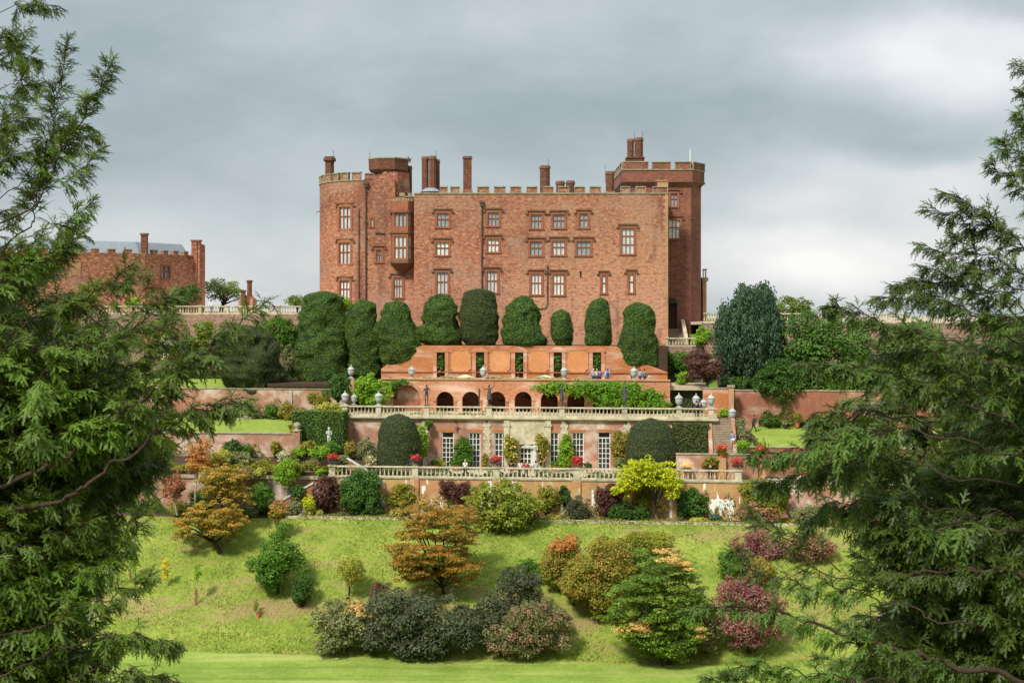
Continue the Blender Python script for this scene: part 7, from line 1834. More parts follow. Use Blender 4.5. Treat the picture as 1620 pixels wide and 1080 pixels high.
# --- flower pots
def pot(fr, u, z, d, label, m1, m2, sc=1.0, potmat='terracotta', h=.5):
    r = thing('flower_pot', label, 'flower pot', fr, (fr.S(u), d, z), 'planted pots on the terraces'); OFF[r.name] = (0,0,0)
    MB().lathe(0, 0, [(.22*sc, 0), (.32*sc, h*.75), (.38*sc, h*.78), (.38*sc, h), (.3*sc, h)], 12).build('pot', M[potmat], r, (0,0,0))
    rng = np.random.default_rng(int(u))
    for nm, m, c, rr, n in (('flowers', m1, (0, 0, h+.55*sc), .62*sc, 420), ('trailing_flowers', m2, (0, 0, h+.12*sc), .6*sc, 320)):
        g = rng.normal(size=(n,3)); g /= np.linalg.norm(g, axis=1, keepdims=True)
        lump = 1 + .25*np.sin(g[:,0]*5+u)*np.cos(g[:,2]*4)
        cc = np.array(c) + g*rr*np.array([1, .9, .62 if nm == 'flowers' else .5])*(lump*rng.uniform(.6, 1.08, n))[:,None]
        q = leaf_quads(cc, g+rng.normal(0,.5,(n,3)), .17, rng, .7)
        mesh_np(nm, q, 4, M[m], r, (0,0,0))
    return r
ZL = Z_OR + 1.24
pot(T_LOW, 525, ZL, .27, 'pot of red and violet flowers at the statue end of the front balustrade', 'fl_red', 'fl_blue', 1.0, 'stone', .3)
pot(T_LOW, 656, ZL, .27, 'pot of red and violet flowers against the dome yew', 'fl_red', 'fl_blue', .95, 'stone', .3)
pot(T_LOW, 785, ZL, .27, 'pot of red and violet flowers before the third window', 'fl_red', 'fl_blue', .95, 'stone', .3)
pot(T_LOW, 913, ZL, .27, 'pot of mostly pink red flowers beside the last windows', 'fl_red', 'fl_red', 1.0, 'stone', .3)
pot(T_LOW, 1168, ZL, .27, 'pot of crimson flowers on the last pier of the front balustrade', 'fl_red', 'l_purple', 1.0, 'stone', .3)
pot(T_LOW, 1087, Z_OR + .5, 1.2, 'pot of white lilies beside the golden tree', 'fl_rose', 'l_deep', .9)
pot(T_LOW, 1144, -16.8, 1.9, 'pot of scarlet flowers on a tall pier at the foot of the steps', 'fl_scarlet', 'l_green', .95)
tag(MB().box(T_LOW.S(1144)-.38, T_LOW.S(1144)+.38, 1.52, 2.28, Z_OR, -16.82).build('pier', M['quoin'], None, (T_LOW.S(1144), 1.9, Z_OR), T_LOW), 'tall stone pier under the scarlet flower pot', 'pier')
pot(T_LOW, 1208, -16.9, 3.0, 'pot of scarlet flowers below the side lawn', 'fl_scarlet', 'l_green', .9)
tag(MB().box(T_LOW.S(1208)-.36, T_LOW.S(1208)+.36, 2.65, 3.35, Z_OR, -16.92).build('pier', M['quoin'], None, (T_LOW.S(1208), 3.0, Z_OR), T_LOW), 'stone pier under the pot below the side lawn', 'pier')
for u, lab in ((1260, 'terracotta pot with a thin plant on the side lawn'), (1303, 'terracotta pot near the end of the side lawn wall')):
    pot(T_RW, u, -14.75, -1.0, lab, 'l_olive', 'l_graygreen', .9, 'terracotta', .75)
for u, lab in ((693, 'small terracotta pot behind the balusters by the first window'), (722, 'small terracotta pot at the foot of the round topped climber'), (880, 'terracotta pot of orange flowers behind the balusters near the door')):
    pot(T_OR, u, Z_OR, -2.2, lab, 'l_green', 'l_oliveclear', .7, 'terracotta', .55)
strip('green plants and small flowers behind the front balusters', 'border_plants', 'l_green', T_LOW, 530, 975, 1.0, Z_OR, .9, .2, 7000, .2, seed=8)
strip('yellow flowers behind the far end of the front balusters', 'border_flowers', 'fl_yellow', T_LOW, 1095, 1165, 1.0, Z_OR+.1, .7, .15, 240, .14, seed=9)
plant('broadleaf_tree', 'dense green tree filling the bank behind the broad foreground yew', 'tree', 'l_darkfir', [(1385,545),(1410,515),(1450,505),(1500,515),(1540,540),(1550,600),(1530,650),(1470,665),(1410,655),(1380,610)], t=170, base=(1460,655), trunk=.3, leaf=.36, rc=(.6,1.3), cover=4.4, dz=3.4, limbs=10)

for (nm, lab, mt, ol, t) in (
  ('border_shrub', 'tall olive shrub behind the slender coral maple', 'l_olive', [(318,735),(335,716),(352,722),(360,745),(352,768),(325,770)], 149.2),
  ('border_shrub', 'purple leaved bush behind the slender coral maple', 'l_purple', [(296,712),(310,706),(322,714),(324,730),(305,735)], 151.5),
  ('border_shrub', 'lime and white shrub beyond the broad orange maple', 'l_lime', [(336,716),(352,708),(366,716),(366,732),(345,738)], 150.7),
  ('border_shrub', 'bronze shrub under the wide gray olive shrub', 'l_graypink', [(362,742),(384,734),(404,742),(402,760),(378,764)], 148.9),
  ('border_shrub', 'blue gray lavender mound above the orange maples', 'l_silver', [(312,748),(326,742),(338,750),(336,764),(316,766)], 148.6),
  ('border_shrub', 'dense green bush at the foot of the garden steps', 'l_deep', [(455,770),(472,762),(486,772),(484,796),(462,800)], 148.5),
  ('border_shrub', 'rounded mid green bush by the broad orange maple', 'l_green', [(396,768),(410,758),(424,768),(424,800),(404,808),(394,790)], 148.8),
  ('border_shrub', 'dark glossy bush under the broad orange maple', 'l_ivy', [(300,780),(318,770),(336,780),(340,806),(316,815),(300,805)], 148.4),
  ('border_shrub', 'low pale bush at the edging beside the broad orange maple', 'l_graygreen', [(384,802),(400,796),(414,804),(412,816),(388,817)], 147.7),
  ('border_shrub', 'tawny bush between the two largest orange maples', 'l_olive', [(264,800),(282,790),(298,800),(298,818),(272,822)], 147.5),
  ('border_shrub', 'leafy climber low on the red garden wall', 'l_green', [(380,706),(392,698),(402,706),(402,722),(384,724)], 154.2),
  ('border_shrub', 'slim climber near the end of the red garden wall', 'l_oliveclear', [(428,700),(436,694),(444,702),(444,722),(430,724)], 154.2),
  ('border_shrub', 'white flowering bush before the end of the red garden wall', 'l_silver', [(438,718),(450,710),(460,718),(458,730),(442,732)], 152.0),
  ('border_shrub', 'dark plum bush before the first flower pot', 'l_purple', [(500,730),(510,724),(520,730),(519,744),(503,746)], 151.0),
  ('border_shrub', 'mixed green bush behind the pale stem tree', 'l_olive', [(444,738),(462,728),(480,736),(482,756),(448,758)], 150.2),
  ('border_shrub', 'low green bush between dark shrub and golden tree', 'l_graygreen', [(884,808),(896,802),(906,810),(904,825),(886,826)], 148.4),
  ('climber', 'leafy climber filling the wall behind the golden tree trunk', 'l_oliveclear', [(1000,772),(1018,766),(1036,774),(1040,800),(1022,814),(1002,806)], 149.2),
  ('climber', 'thin climber right of the magnolia on the lichened wall', 'l_deep', [(884,768),(896,764),(902,778),(898,800),(886,802)], 149.3)):
    plant(nm, lab, 'shrub', mt, ol, t=t, leaf=.2, rc=(.2,.5), cover=4.4, dz=.8 if 'climber' != nm else .3)
plant('bank_shrub', 'dark rounded shrub joining the widest dark shrub to the round grey green one', 'shrub', 'l_smoke', [(752,955),(770,938),(792,948),(800,975),(792,1010),(768,1018),(752,1000)], base=(775,1018), leaf=.24, rc=(.35,.8), cover=4.6, dz=1.8)
plant('bank_shrub', 'olive shrub under the feathery olive tree, tight against the dogwood', 'shrub', 'l_oliveclear', [(925,925),(950,905),(975,915),(985,945),(970,970),(940,975),(922,955)], base=(955,978), leaf=.22, rc=(.35,.75), cover=4.6, dz=1.8)
plant('bank_shrub', 'reddish twiggy shrub rising above the widest dark shrub', 'shrub', 'l_purple', [(582,932),(600,918),(618,924),(626,938),(605,945),(586,944)], t=131.5, base=(605,1000), leaf=.2, rc=(.25,.5), cover=2.6, dz=.8)
plant('dogwood_tree', 'lower spreading dogwood with cream bracts under the layered one', 'tree', 'l_dogwood', [(955,985),(985,970),(1020,975),(1060,990),(1100,985),(1118,1005),(1105,1030),(1070,1050),(1030,1046),(1000,1025),(968,1005)], base=(1050,1052), trunk=.1, leaf=.22, rc=(.4,.9), flat=.35, up=.7, cover=4.6, dz=2.2, outlines=[[(958,986),(990,972),(1030,978),(1060,992),(1020,1002),(975,1000)]], mats=['l_cream'], oname='blossoms', ocover=2.0)

cy = bpy.data.objects['cypress_tree']
Yc_ = Fr(170.5).Y(1180); mb = MB(); q_ = P(1184, 540, Yc_)
mb.lathe(0, 0, [(.6, -4.6), (2.2, -4.0), (3.6, -2.0), (3.7, 0), (3.2, 2.4), (2.0, 4.4), (.6, 5.4), (.05, 5.6)], 20)
mb.v = [(v[0]*(1+.12*mnoise.noise(Vector(v)*.6)) + q_.x, v[1]*.85 + Yc_, v[2] + q_.z) for v in mb.v]
mb.build('dark_core', M['yewcore'], cy, smooth=True)  # solid core added to close gaps and darken the inside of the crown
strip('leafy plants along the top of the pink wall behind the maples', 'border_plants', 'l_olive', T_LOW, 180, 515, 1.1, -18.6, 1.0, .25, 9000, .2, seed=10)
strip('green plants at the foot of the pink wall behind the maples', 'border_plants', 'l_green', T_LOW, 180, 500, -.7, -23.1, 1.7, .3, 12000, .2, seed=11)
strip('gray green plants at the back of the lower lawn', 'border_plants', 'l_graygreen', T_UL, 150, 470, -.7, -14.3, 1.1, .25, 7000, .2, seed=12)
strip('leafy plants at the foot of the castle retaining wall', 'border_plants', 'l_deep', T_CAS, 150, 470, -.8, -10.3, 2.2, .3, 9000, .24, seed=13)
strip('creeping leaves over the rubble retaining wall', 'wall_creeper', 'l_oliveclear', T_CAS, 200, 500, -.1, -6.5, 3.6, .06, 5200, .24, seed=14)

strip('plants spilling over the stone edging of the bank', 'border_plants', 'l_oliveclear', T_KERB, 470, 1180, -.1, -23.0, .35, .28, 3600, .18, seed=15)
strip('mixed shrubby plants on the bank under the broad foreground yew', 'border_plants', 'l_olive', T_KERB, 1180, 1420, .9, -23.1, 1.9, .5, 9000, .22, seed=16)
strip('leafy climbers on the brick wall under the big trees', 'wall_creeper', 'l_green', T_RW, 1200, 1420, -.12, -14.8, 2.6, .06, 3600, .22, seed=17)
strip('creeping leaves over the limewashed wall', 'wall_creeper', 'l_olive', T_UL, 340, 545, -.1, -14.3, 2.4, .05, 2600, .2, seed=18)
strip('creeping leaves over the red garden wall', 'wall_creeper', 'l_oliveclear', T_LL, 180, 470, -.1, -18.2, 2.2, .05, 2400, .2, seed=19)
strip('creeping leaves over the lichened terrace wall', 'wall_creeper', 'l_green', T_LOW, 520, 1180, -.1, -22.9, 2.6, .05, 3800, .2, seed=20)
for (nm, lab, mt, ol, b_) in (
  ('bank_shrub', 'low dark shrub bridging the cream flowered shrub and the widest dark one', 'l_smoke', [(566,975),(585,962),(604,970),(610,1000),(600,1030),(575,1034),(564,1005)], (588,1034)),
  ('bank_shrub', 'low bronze shrub between the two round shrubs by the mown lawn', 'l_graypink', [(762,985),(782,975),(802,985),(806,1015),(790,1034),(766,1030)], (785,1036)),
  ('bank_shrub', 'loose green shrub between the orange topped shrub and the olive tree', 'l_olive', [(880,905),(905,888),(928,900),(935,935),(918,955),(892,948)], (908,958)),
  ('bank_shrub', 'soft green shrub linking the feathery olive tree to the dogwood', 'l_dogwood', [(975,880),(1000,862),(1030,870),(1040,905),(1015,925),(985,918)], (1008,940)),
  ('bank_shrub', 'yellow green shrub high on the bank behind the olive tree', 'l_oliveclear', [(925,862),(955,846),(985,852),(990,875),(960,885),(930,880)], (958,890)),
  ('bank_shrub', 'olive and rose shrub linking the dogwood to the crimson shrub', 'l_graypink', [(1095,960),(1118,945),(1138,958),(1142,1000),(1128,1030),(1102,1028)], (1120,1034)),
  ('bank_shrub', 'pale green shrub under the rosy red maple', 'l_olive', [(1165,890),(1195,878),(1225,888),(1228,912),(1195,920),(1168,912)], (1196,925))):
    plant(nm, lab, 'shrub', mt, ol, base=b_, leaf=.22, rc=(.3,.8), cover=4, dz=1.7)
# ------------------------------------------------------------------ the two dark yews in front
M['l_front'] = mat_leaf('yew_needle', [(0, '#213a15'), (.4, '#38561d'), (.75, '#557628'), (1, '#829e3a')], '#6a8a2c', .6, .18, .5)
M['l_front2'] = mat_leaf('yew_needle_gray', [(0, '#1f3618'), (.4, '#345022'), (.75, '#4f6c2e'), (1, '#779246')], '#5c7c2a', .6, .18, .5)
def spray_template(seed):
    """one flat yew spray of unit length: a twig, side twigs, two ranks of needles on each"""
    rng = np.random.default_rng(seed); tri = []
    def sag(p): return np.array([p[0], p[1], p[2] - .22*p[0]**2 - .15*abs(p[1])**1.5])
    def needles(p0, d, L, step, ln):
        n = max(2, int(L/step)); side = np.array([-d[1], d[0], 0])
        for i in range(n):
            p = p0 + d*L*(i+.5)/n
            for s in (-1, 1):
                l = ln*rng.uniform(.8, 1.2)*(1 if i < n-2 else .75)
                tip = p + d*l*.62 + side*s*l*.8 + np.array([0,0,rng.uniform(-.25,.2)*l])
                w = .034*d
                tri.append([sag(p - w), sag(p + w), sag(tip)])
        tri.append([sag(p0 + side*.007), sag(p0 - side*.007), sag(p0 + d*L)])
    ax = np.array([1.0, 0, 0])
    needles(np.zeros(3), ax, 1.0, .06, .115)
    for i in range(3):
        x = .15 + .6*i/3; s = 1 if i % 2 else -1
        an = R(rng.uniform(38, 58))*s; L = (.38*(1.06-x) + .12)*rng.uniform(.75, 1.2)
        d = np.array([math.cos(an), math.sin(an), rng.uniform(-.15, .15)]); d /= np.linalg.norm(d)
        needles(np.array([x,0,0]), d, L, .06, .105)
    tri.append([np.array([0,.012,0]), np.array([0,-.012,0]), sag(np.array([.9,0,0]))])
    return np.array(tri, 'f')
TPL = [spray_template(s) for s in range(5)]
TRI_N = min(len(t) for t in TPL)

class Yew:
    def __init__(self, trunk_pts, seed):
        self.rng = np.random.default_rng(seed); self.tp = [Vector(p) for p in trunk_pts]
        self.pos, self.ax, self.nm, self.sc = [], [], [], []
        self.stems = MB(); self.limbs = []
    def at_trunk(self, z):
        a = self.tp
        for p, q in zip(a, a[1:]):
            if p.z <= z <= q.z: return p.lerp(q, (z-p.z)/(q.z-p.z))
        return a[0].copy() if z < a[0].z else a[-1].copy()
    def spray(self, p, d, n, s):
        self.pos.append(tuple(p)); self.ax.append(tuple(d)); self.nm.append(tuple(n)); self.sc.append(s)
    def smooth(self, c, n):
        c = [Vector(p) for p in c]
        if len(c) == 2: return [c[0].lerp(c[1], i/n) for i in range(n+1)]
        pts = [c[0]*2-c[1]] + c + [c[-1]*2-c[-2]]; out = []
        segs = len(c)-1
        for i in range(n+1):
            f = i/n*segs; k = min(int(f), segs-1); t = f-k
            a, b, cc, d = pts[k], pts[k+1], pts[k+2], pts[k+3]
            out.append(.5*((2*b) + (-a+cc)*t + (2*a-5*b+4*cc-d)*t*t + (-a+3*b-3*cc+d)*t**3))
        return out
    def bough(self, ctrl, r0=.03, bl=.35, sp=.2, start=.3, step=.06, hang=.35, limb=False, fan=1.0):
        rng = self.rng
        L = sum((Vector(b)-Vector(a)).length for a, b in zip(ctrl, ctrl[1:]))
        n = max(8, int(L/.08)); pts = self.smooth(ctrl, n)
        ph0 = rng.uniform(0, 6.28)
        for i in range(1, n):
            w_ = .022*min(1, 4*i/n, 4*(n-i)/n)
            pts[i] = pts[i] + Vector((math.sin(i*.9+ph0)+rng.normal(0,.5), math.sin(i*.7+ph0*2), math.cos(i*.8+ph0)+rng.normal(0,.5)))*w_
        rad = [max(.003, (r0 if limb else r0*.33)*(1-.93*i/n)) for i in range(n+1)]
        if limb:
            mb = MB(); mb.tube(pts, rad, 7); self.limbs.append(mb)
        else: self.stems.tube(pts[::2] if n % 2 == 0 else pts, rad[::2] if n % 2 == 0 else rad, 5)
        s, side = start*L, 1
        while s < L:
            f = s/L; i = min(n-1, int(f*n)); p = pts[i].lerp(pts[i+1], f*n-i)
            T = (pts[min(n, i+1)]-pts[max(0, i-1)]).normalized()
            A = T.cross(Vector((0,1,0)))
            if A.length < .1: A = T.cross(Vector((1,0,0)))
            A.normalize(); B = T.cross(A); ph = rng.uniform(0, 2*math.pi)
            pr = (A*math.cos(ph)*fan + B*math.sin(ph)).normalized()
            d = (T*rng.uniform(.5, 1.0) + pr*rng.uniform(.5, 1.0) + Vector((0,0,-hang*rng.uniform(.1, 1.0)))).normalized()
            l = bl*(1.08-f)**.8*rng.uniform(.45, 1.1) + .03
            self.branchlet(p, d, l, sp*(1.15-.5*f), hang); s += step*rng.uniform(.6, 1.4)
        T = (pts[-1]-pts[-3]).normalized()
        for k in range(3): self.spray(pts[-2 - k], (T + Vector(rng.normal(0, .2, 3))).normalized(), (rng.normal(0,.3), -.5, 1), sp*rng.uniform(.7, 1.0))
        return pts
    def branchlet(self, p, d, l, sp, hang):
        rng = self.rng; q = Vector(p); dd = Vector(d); pts = [q.copy()]
        m = max(2, int(l/(sp*.24)))
        for k in range(m):
            dd = (dd + Vector((rng.normal(0,.12), rng.normal(0,.12), rng.normal(0,.1) - hang*.22))).normalized()
            q = q + dd*(l/m); pts.append(q.copy())
            for s in (-1, 1) if k < m-1 else (0,):
                lat = dd.cross(Vector((rng.normal(0,.5), rng.normal(0,.5), 1))).normalized()*s
                ds = (dd + lat*rng.uniform(.5, 1.0) + Vector((0,0,-hang*rng.uniform(.0, .8)))).normalized()
                self.spray(q, ds, (rng.normal(0,.45), rng.normal(-.15,.45), 1), sp*rng.uniform(.6, 1.15))
        self.stems.tube([pts[0], pts[len(pts)//2], pts[-1]], [.0035, .0025, .0015], 4)
    def build(self, name, label, mat, ground_z):
        b = self.tp[0]
        root = thing(name, label, 'tree', W0, tuple(b))
        mb = MB(); n = len(self.tp); pts = self.smooth(self.tp, 16)
        mb.tube(pts, [.34*(1-.95*(i/16)**.9)*(1.3 if i == 0 else 1) for i in range(17)], 12); mb.build('trunk', M['bark'], root, smooth=True)
        for l in self.limbs: l.build('limb', M['bark'], root, smooth=True)
        pos, ax, nm, sc = map(lambda a: np.array(a, 'f'), (self.pos, self.ax, self.nm, self.sc))
        ax /= np.linalg.norm(ax, axis=1, keepdims=True)
        lat = np.cross(nm, ax); lat /= np.linalg.norm(lat, axis=1, keepdims=True)+1e-9
        up = np.cross(ax, lat)
        N = len(pos); var = self.rng.integers(0, len(TPL), N); out = []
        for k, tp in enumerate(TPL):
            i = np.where(var == k)[0]
            if not len(i): continue
            M3 = np.stack([ax[i], lat[i], up[i]], 1)*sc[i][:,None,None]
            v = np.einsum('tvc,ncd->ntvd', tp, M3) + pos[i][:,None,None,:]
            out.append(v.reshape(-1, 3, 3))
        v = np.concatenate(out)
        mesh_np('crown', v, 3, M[mat], root, tuple(b))
        self.stems.build('twigs', M['bark'], root)
        print(name, 'sprays', N, 'tris', len(v))
        return root

def crown_round(y, xt, side):
    """boughs on every side of the trunk that the traced ones leave bare"""
    rg = y.rng; z0, z1 = y.tp[0].z, y.tp[-1].z
    for k in range(120):
        f = rg.random(); z = z0 + 1.2 + (z1 - z0 - 1.2)*f
        an = rg.uniform(-2.2, 2.2) + (math.pi if side > 0 else 0)   # mostly away from the open view
        L = (2.9*(1-f)**.8 + .45)*rg.uniform(.6, 1.0)
        b = y.at_trunk(z); d = Vector((math.cos(an), math.sin(an), 0))
        tip = b + d*L + Vector((0, 0, L*rg.uniform(-.1, .35)))
        if tip.y < 9.5: continue
        # keep clear of the sight lines the traced boughs already shape
        if abs(tip.x)/tip.y < .345: continue
        y.bough([b, b + d*L*.5 + Vector((0,0,.18*L)), tip], r0=.03, bl=.3, sp=.17, start=.15, step=.06, hang=.5)
    t = y.tp[-1]
    y.bough([t - Vector((0,0,.6)), t, t + Vector((0,0,.5))], r0=.03, bl=.3, sp=.15, start=.05, step=.03, hang=.2)
def gz(Y): return prof(Y)
rng = np.random.default_rng(21)
# --- tree beside the viewer, hiding the wing's end
Yt = 13.5
yl = Yew([(-6.3, Yt, gz(Yt)-.2), (-6.2, Yt, -2.5), (-6.25, Yt+.1, .5), (-6.15, Yt, 3), (-6.1, Yt, 5.2)], 3)
def b_l(pts, Y, z0=None, **kw):
    """bough through picture points at distance Y, sprung from the trunk"""
    p = [P(u, v, Y + (dy[0] if dy else 0)) for u, v, *dy in pts]
    st = yl.at_trunk(p[0].z - .5 if z0 is None else z0)
    ctrl = [st] + p if kw.pop('root', True) else p
    Lt = sum((b-a).length for a, b in zip(ctrl, ctrl[1:])); Lv = sum((b-a).length for a, b in zip(p, p[1:]))
    kw.setdefault('start', max(.05, 1 - Lv*1.3/Lt)); return yl.bough(ctrl, **kw)
SK = dict(bl=.17, sp=0.143, step=.034, hang=.3)
b_l([(20,380),(60,300),(85,190),(108,64)], 12.6, r0=.03, bl=.17, sp=0.15, step=.019, hang=.15)
b_l([(30,340),(90,250),(140,165),(178,98)], 12.3, r0=.032, bl=.17, sp=0.15, step=.019, hang=.3)
b_l([(-20,330),(60,260),(110,228),(156,214)], 12.7, r0=.02, **SK)
b_l([(10,360),(70,300),(120,275),(158,236)], 12.2, r0=.02, **SK)
b_l([(-20,420),(50,372),(110,348),(148,318)], 12.0, r0=.024, **SK)
b_l([(-30,440),(50,402),(100,395),(132,368)], 12.4, r0=.022, **SK)
b_l([(-10,460),(60,420),(100,392),(118,360)], 12.8, r0=.022, **SK)
b_l([(-40,60),(0,20),(40,5),(88,10)], 12.4, r0=.022, **SK)
b_l([(-60,40),(-20,-30),(30,-40),(70,-15)], 12.8, r0=.022, **SK)
b_l([(-60,120),(-10,90),(30,85),(58,98)], 12.5, r0=.022, **SK)
b_l([(-60,170),(0,140),(30,130),(60,140)], 12.2, r0=.022, **SK)
b_l([(-60,260),(-20,210),(20,190),(66,188)], 12.9, r0=.022, **SK)
b_l([(-60,330),(-10,270),(30,245),(70,250)], 12.5, r0=.022, **SK)
for k in range(9):
    u, v = rng.uniform(-10, 62), rng.uniform(-20, 330)
    b_l([(u-90, v+rng.uniform(40,90)), (u-40, v+rng.uniform(10,40)), (u, v)], rng.uniform(12.2, 14.2), r0=.02, **SK)
for k in range(9):
    u, v = rng.uniform(20, 95), rng.uniform(300, 420)
    b_l([(u-110, v+rng.uniform(40,90)), (u-50, v+rng.uniform(10,40)), (u, v)], rng.uniform(12.2, 13.8), r0=.02, **SK)
# arms reaching out over the garden
b_l([(-40,560),(60,500),(140,470),(212,416)], 12.0, r0=.04, bl=.26, sp=0.172, step=.035, hang=.3)
b_l([(60,640),(180,600),(240,545),(272,500)], 11.8, r0=.03, bl=.22, sp=0.161, step=.035, hang=.3)
b_l([(20,760),(150,690),(260,600),(340,545),(422,476)], 11.6, r0=.026, bl=.26, sp=0.172, step=.034, hang=.55, limb=True)
b_l([(250,640),(285,590),(296,530)], 11.7, r0=.016, bl=.14, sp=0.138, step=.03, hang=.1, root=False, start=.1)
b_l([(60,800),(170,740),(280,665),(345,640),(392,634)], 11.5, r0=.022, bl=.24, sp=0.161, step=.036, hang=.6, limb=True)
b_l([(200,500),(225,470),(236,440)], 12.0, r0=.012, bl=.13, sp=0.138, step=.03, hang=.2, root=False, start=.1)
b_l([(100,520),(165,470),(205,440)], 12.4, r0=.02, bl=.2, sp=0.161, step=.035, hang=.3)
b_l([(60,620),(180,540),(255,492),(268,470)], 12.6, r0=.025, bl=.2, sp=0.161, step=.035, hang=.35)
b_l([(0,980),(100,930),(190,870),(238,790)], 11.8, r0=.026, bl=.24, sp=0.161, step=.035, hang=.55, limb=True)
b_l([(20,1000),(120,960),(190,935),(240,908)], 11.4, r0=.03, bl=.13, sp=0.138, step=.028, hang=.5)
b_l([(-20,1070),(80,1030),(170,1005),(250,1012),(278,1018)], 11.2, r0=.035, bl=.16, sp=0.149, step=.03, hang=.9)
b_l([(30,1110),(140,1060),(230,1065),(292,1082)], 11.1, r0=.03, bl=.15, sp=0.149, step=.03, hang=.9)
b_l([(-20,1160),(60,1100),(150,1085),(220,1100)], 11.2, r0=.03, bl=.2, sp=0.149, step=.035, hang=.8)
mass_l = [(0,400),(100,415),(165,460),(215,540),(252,600),(282,640),(270,700),(254,770),(224,840),(190,880),(172,930),(180,1000),(170,1080),(0,1080)]
k = 0
while k < 300:
    u, v = rng.uniform(-10, 275), rng.uniform(405, 1110)
    if not inside(np.array([u]), np.array([v]), mass_l)[0] and v < 1080: continue
    dx = rng.uniform(120, 210)
    b_l([(u-dx, v+rng.uniform(30,100)), (u-dx*.45, v+rng.uniform(0,45)), (u, v)], rng.uniform(11.6, 15.2), r0=.022, bl=.3, sp=0.178, step=.05, hang=rng.uniform(.3,.8), start=.3)
    k += 1
crown_round(yl, -6.2, 1)
yl.build('yew_tree', 'dark yew at the picture edge in front of the low wing, with upright leaders', 'l_front', 0)
# --- the broader yew opposite
Yt = 13.5
yr = Yew([(5.7, Yt, gz(Yt)-.2), (5.6, Yt, -2.5), (5.65, Yt+.1, .2), (5.55, Yt, 2.0), (5.6, Yt, 3.4)], 9)
def b_r(pts, Y, z0=None, **kw):
    p = [P(u, v, Y) for u, v in pts]
    st = yr.at_trunk(p[0].z - .4 if z0 is None else z0)
    ctrl = [st] + p if kw.pop('root', True) else p
    Lt = sum((b-a).length for a, b in zip(ctrl, ctrl[1:])); Lv = sum((b-a).length for a, b in zip(p, p[1:]))
    kw.setdefault('start', max(.05, 1 - Lv*1.3/Lt)); return yr.bough(ctrl, **kw)
for pts, Y in (([(1700,150),(1640,118),(1606,100)], 12.6), ([(1700,210),(1640,165),(1612,146)], 12.8), ([(1700,240),(1630,195),(1606,178)], 12.4),
               ([(1720,330),(1640,272),(1600,238),(1580,222)], 12.3), ([(1720,380),(1640,310),(1590,276),(1564,256)], 12.2), ([(1700,330),(1640,250),(1616,196)], 12.7)):
    b_r(pts, Y, r0=.02, bl=.1, sp=0.121, step=.026, hang=.35)
for pts, Y in (([(1700,450),(1610,385),(1545,330),(1492,304)], 12.0), ([(1680,440),(1590,375),(1530,345),(1464,333)], 12.1), ([(1700,470),(1600,420),(1540,395),(1508,375)], 12.4),
               ([(1700,500),(1600,450),(1520,412),(1456,386)], 11.9), ([(1660,520),(1570,455),(1500,432),(1460,422)], 12.2), ([(1700,560),(1560,500),(1450,470),(1382,474)], 11.8),
               ([(1680,540),(1560,470),(1470,445),(1412,452)], 12.1), ([(1640,600),(1500,540),(1400,512),(1330,487),(1312,486)], 11.6), ([(1640,560),(1540,500),(1480,470),(1446,446)], 12.5)):
    b_r(pts, Y, r0=.03, bl=.15, sp=0.138, step=.026, hang=.4)
b_r([(1640,690),(1500,620),(1400,590),(1330,580),(1270,575)], 11.7, r0=.03, bl=.2, sp=0.161, step=.032, hang=.6)
b_r([(1600,720),(1450,680),(1340,690),(1260,712),(1186,716)], 11.4, r0=.035, bl=.22, sp=0.161, step=.028, hang=.6)
b_r([(1560,760),(1420,730),(1320,735),(1240,758),(1204,764)], 11.6, r0=.03, bl=.22, sp=0.161, step=.03, hang=.8)
b_r([(1560,700),(1420,660),(1330,655),(1285,668)], 11.9, r0=.03, bl=.2, sp=0.161, step=.032, hang=.6)
b_r([(1600,1005),(1500,955),(1420,880),(1396,820),(1380,770)], 11.9, r0=.06, bl=.26, sp=0.161, step=.05, hang=.5, limb=True)
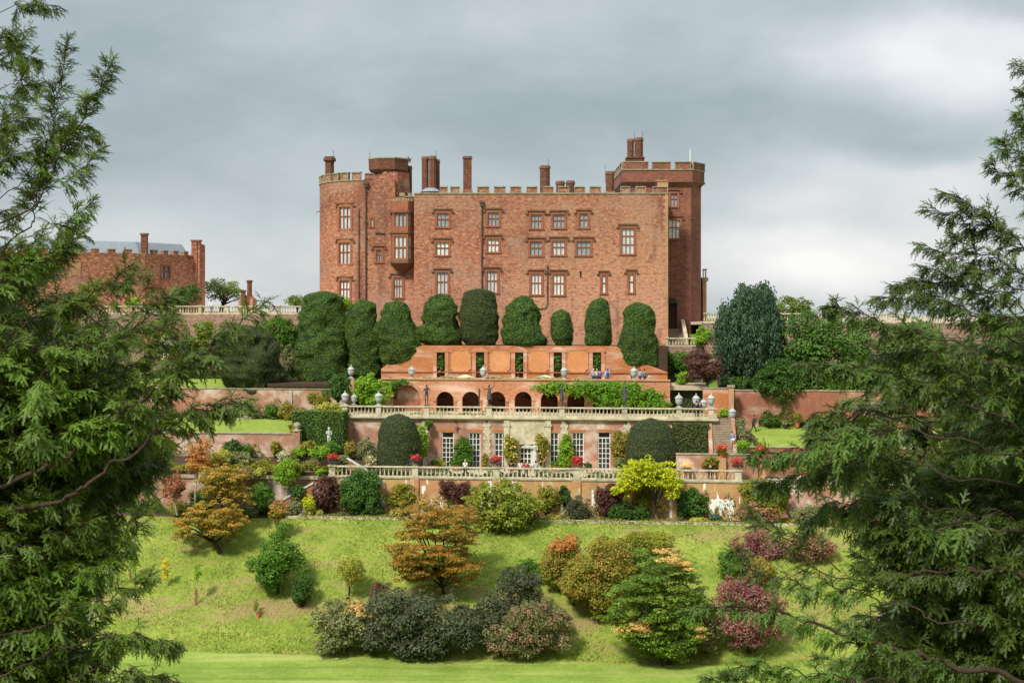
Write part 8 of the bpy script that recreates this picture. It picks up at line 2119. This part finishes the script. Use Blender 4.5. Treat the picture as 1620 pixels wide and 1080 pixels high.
b_r([(1500,955),(1420,930),(1330,915),(1260,870),(1215,820)], 11.7, r0=.03, bl=.12, sp=0.138, step=.034, hang=.5, root=False, start=.2)
b_r([(1660,1080),(1500,1050),(1380,1020),(1260,975),(1160,958),(1082,966)], 11.3, r0=.03, bl=.16, sp=0.138, step=.034, hang=.7, limb=True)
b_r([(1560,990),(1430,960),(1340,930),(1270,925),(1190,900),(1160,870)], 11.5, r0=.03, bl=.13, sp=0.138, step=.036, hang=.5)
b_r([(1330,905),(1260,850),(1200,830),(1185,800)], 11.6, r0=.016, bl=.11, sp=0.126, step=.035, hang=.3, root=False, start=.15)
b_r([(1560,1110),(1400,1080),(1280,1065),(1200,1050),(1150,1062)], 11.2, r0=.035, bl=.13, sp=0.138, step=.032, hang=.5)
b_r([(1500,1120),(1330,1100),(1200,1085),(1118,1072)], 11.1, r0=.03, bl=.13, sp=0.138, step=.034, hang=.5)
b_r([(1600,840),(1480,800),(1390,790),(1310,800),(1270,838)], 11.8, r0=.03, bl=.22, sp=0.161, step=.032, hang=.9)
b_r([(1700,930),(1560,900),(1470,905),(1400,905)], 11.6, r0=.04, bl=.2, sp=0.161, step=.05, hang=.6, limb=True)
mass_r = [(1620,420),(1560,460),(1490,505),(1430,540),(1350,575),(1330,640),(1270,690),(1260,740),(1290,790),(1310,850),(1260,930),(1230,1000),(1220,1080),(1620,1080)]
k = 0
while k < 205:
    u, v = rng.uniform(1210, 1640), rng.uniform(390, 1100)
    if not inside(np.array([u]), np.array([v]), mass_r)[0] and v < 1080: continue
    if u < 1340 and v > 760 and rng.random() < .75: k += .3; continue
    dx = rng.uniform(130, 240)
    b_r([(u+dx, v+rng.uniform(10,90)), (u+dx*.45, v+rng.uniform(-20,40)), (u, v)], rng.uniform(11.7, 15.4), r0=.022, bl=.3, sp=0.178, step=.05, hang=rng.uniform(.4,1.0), start=.3)
    k += 1
crown_round(yr, 5.6, -1)
yr.build('yew_tree', 'broad dark yew with drooping sprays in front of the big trees and long steps', 'l_front2', 0)
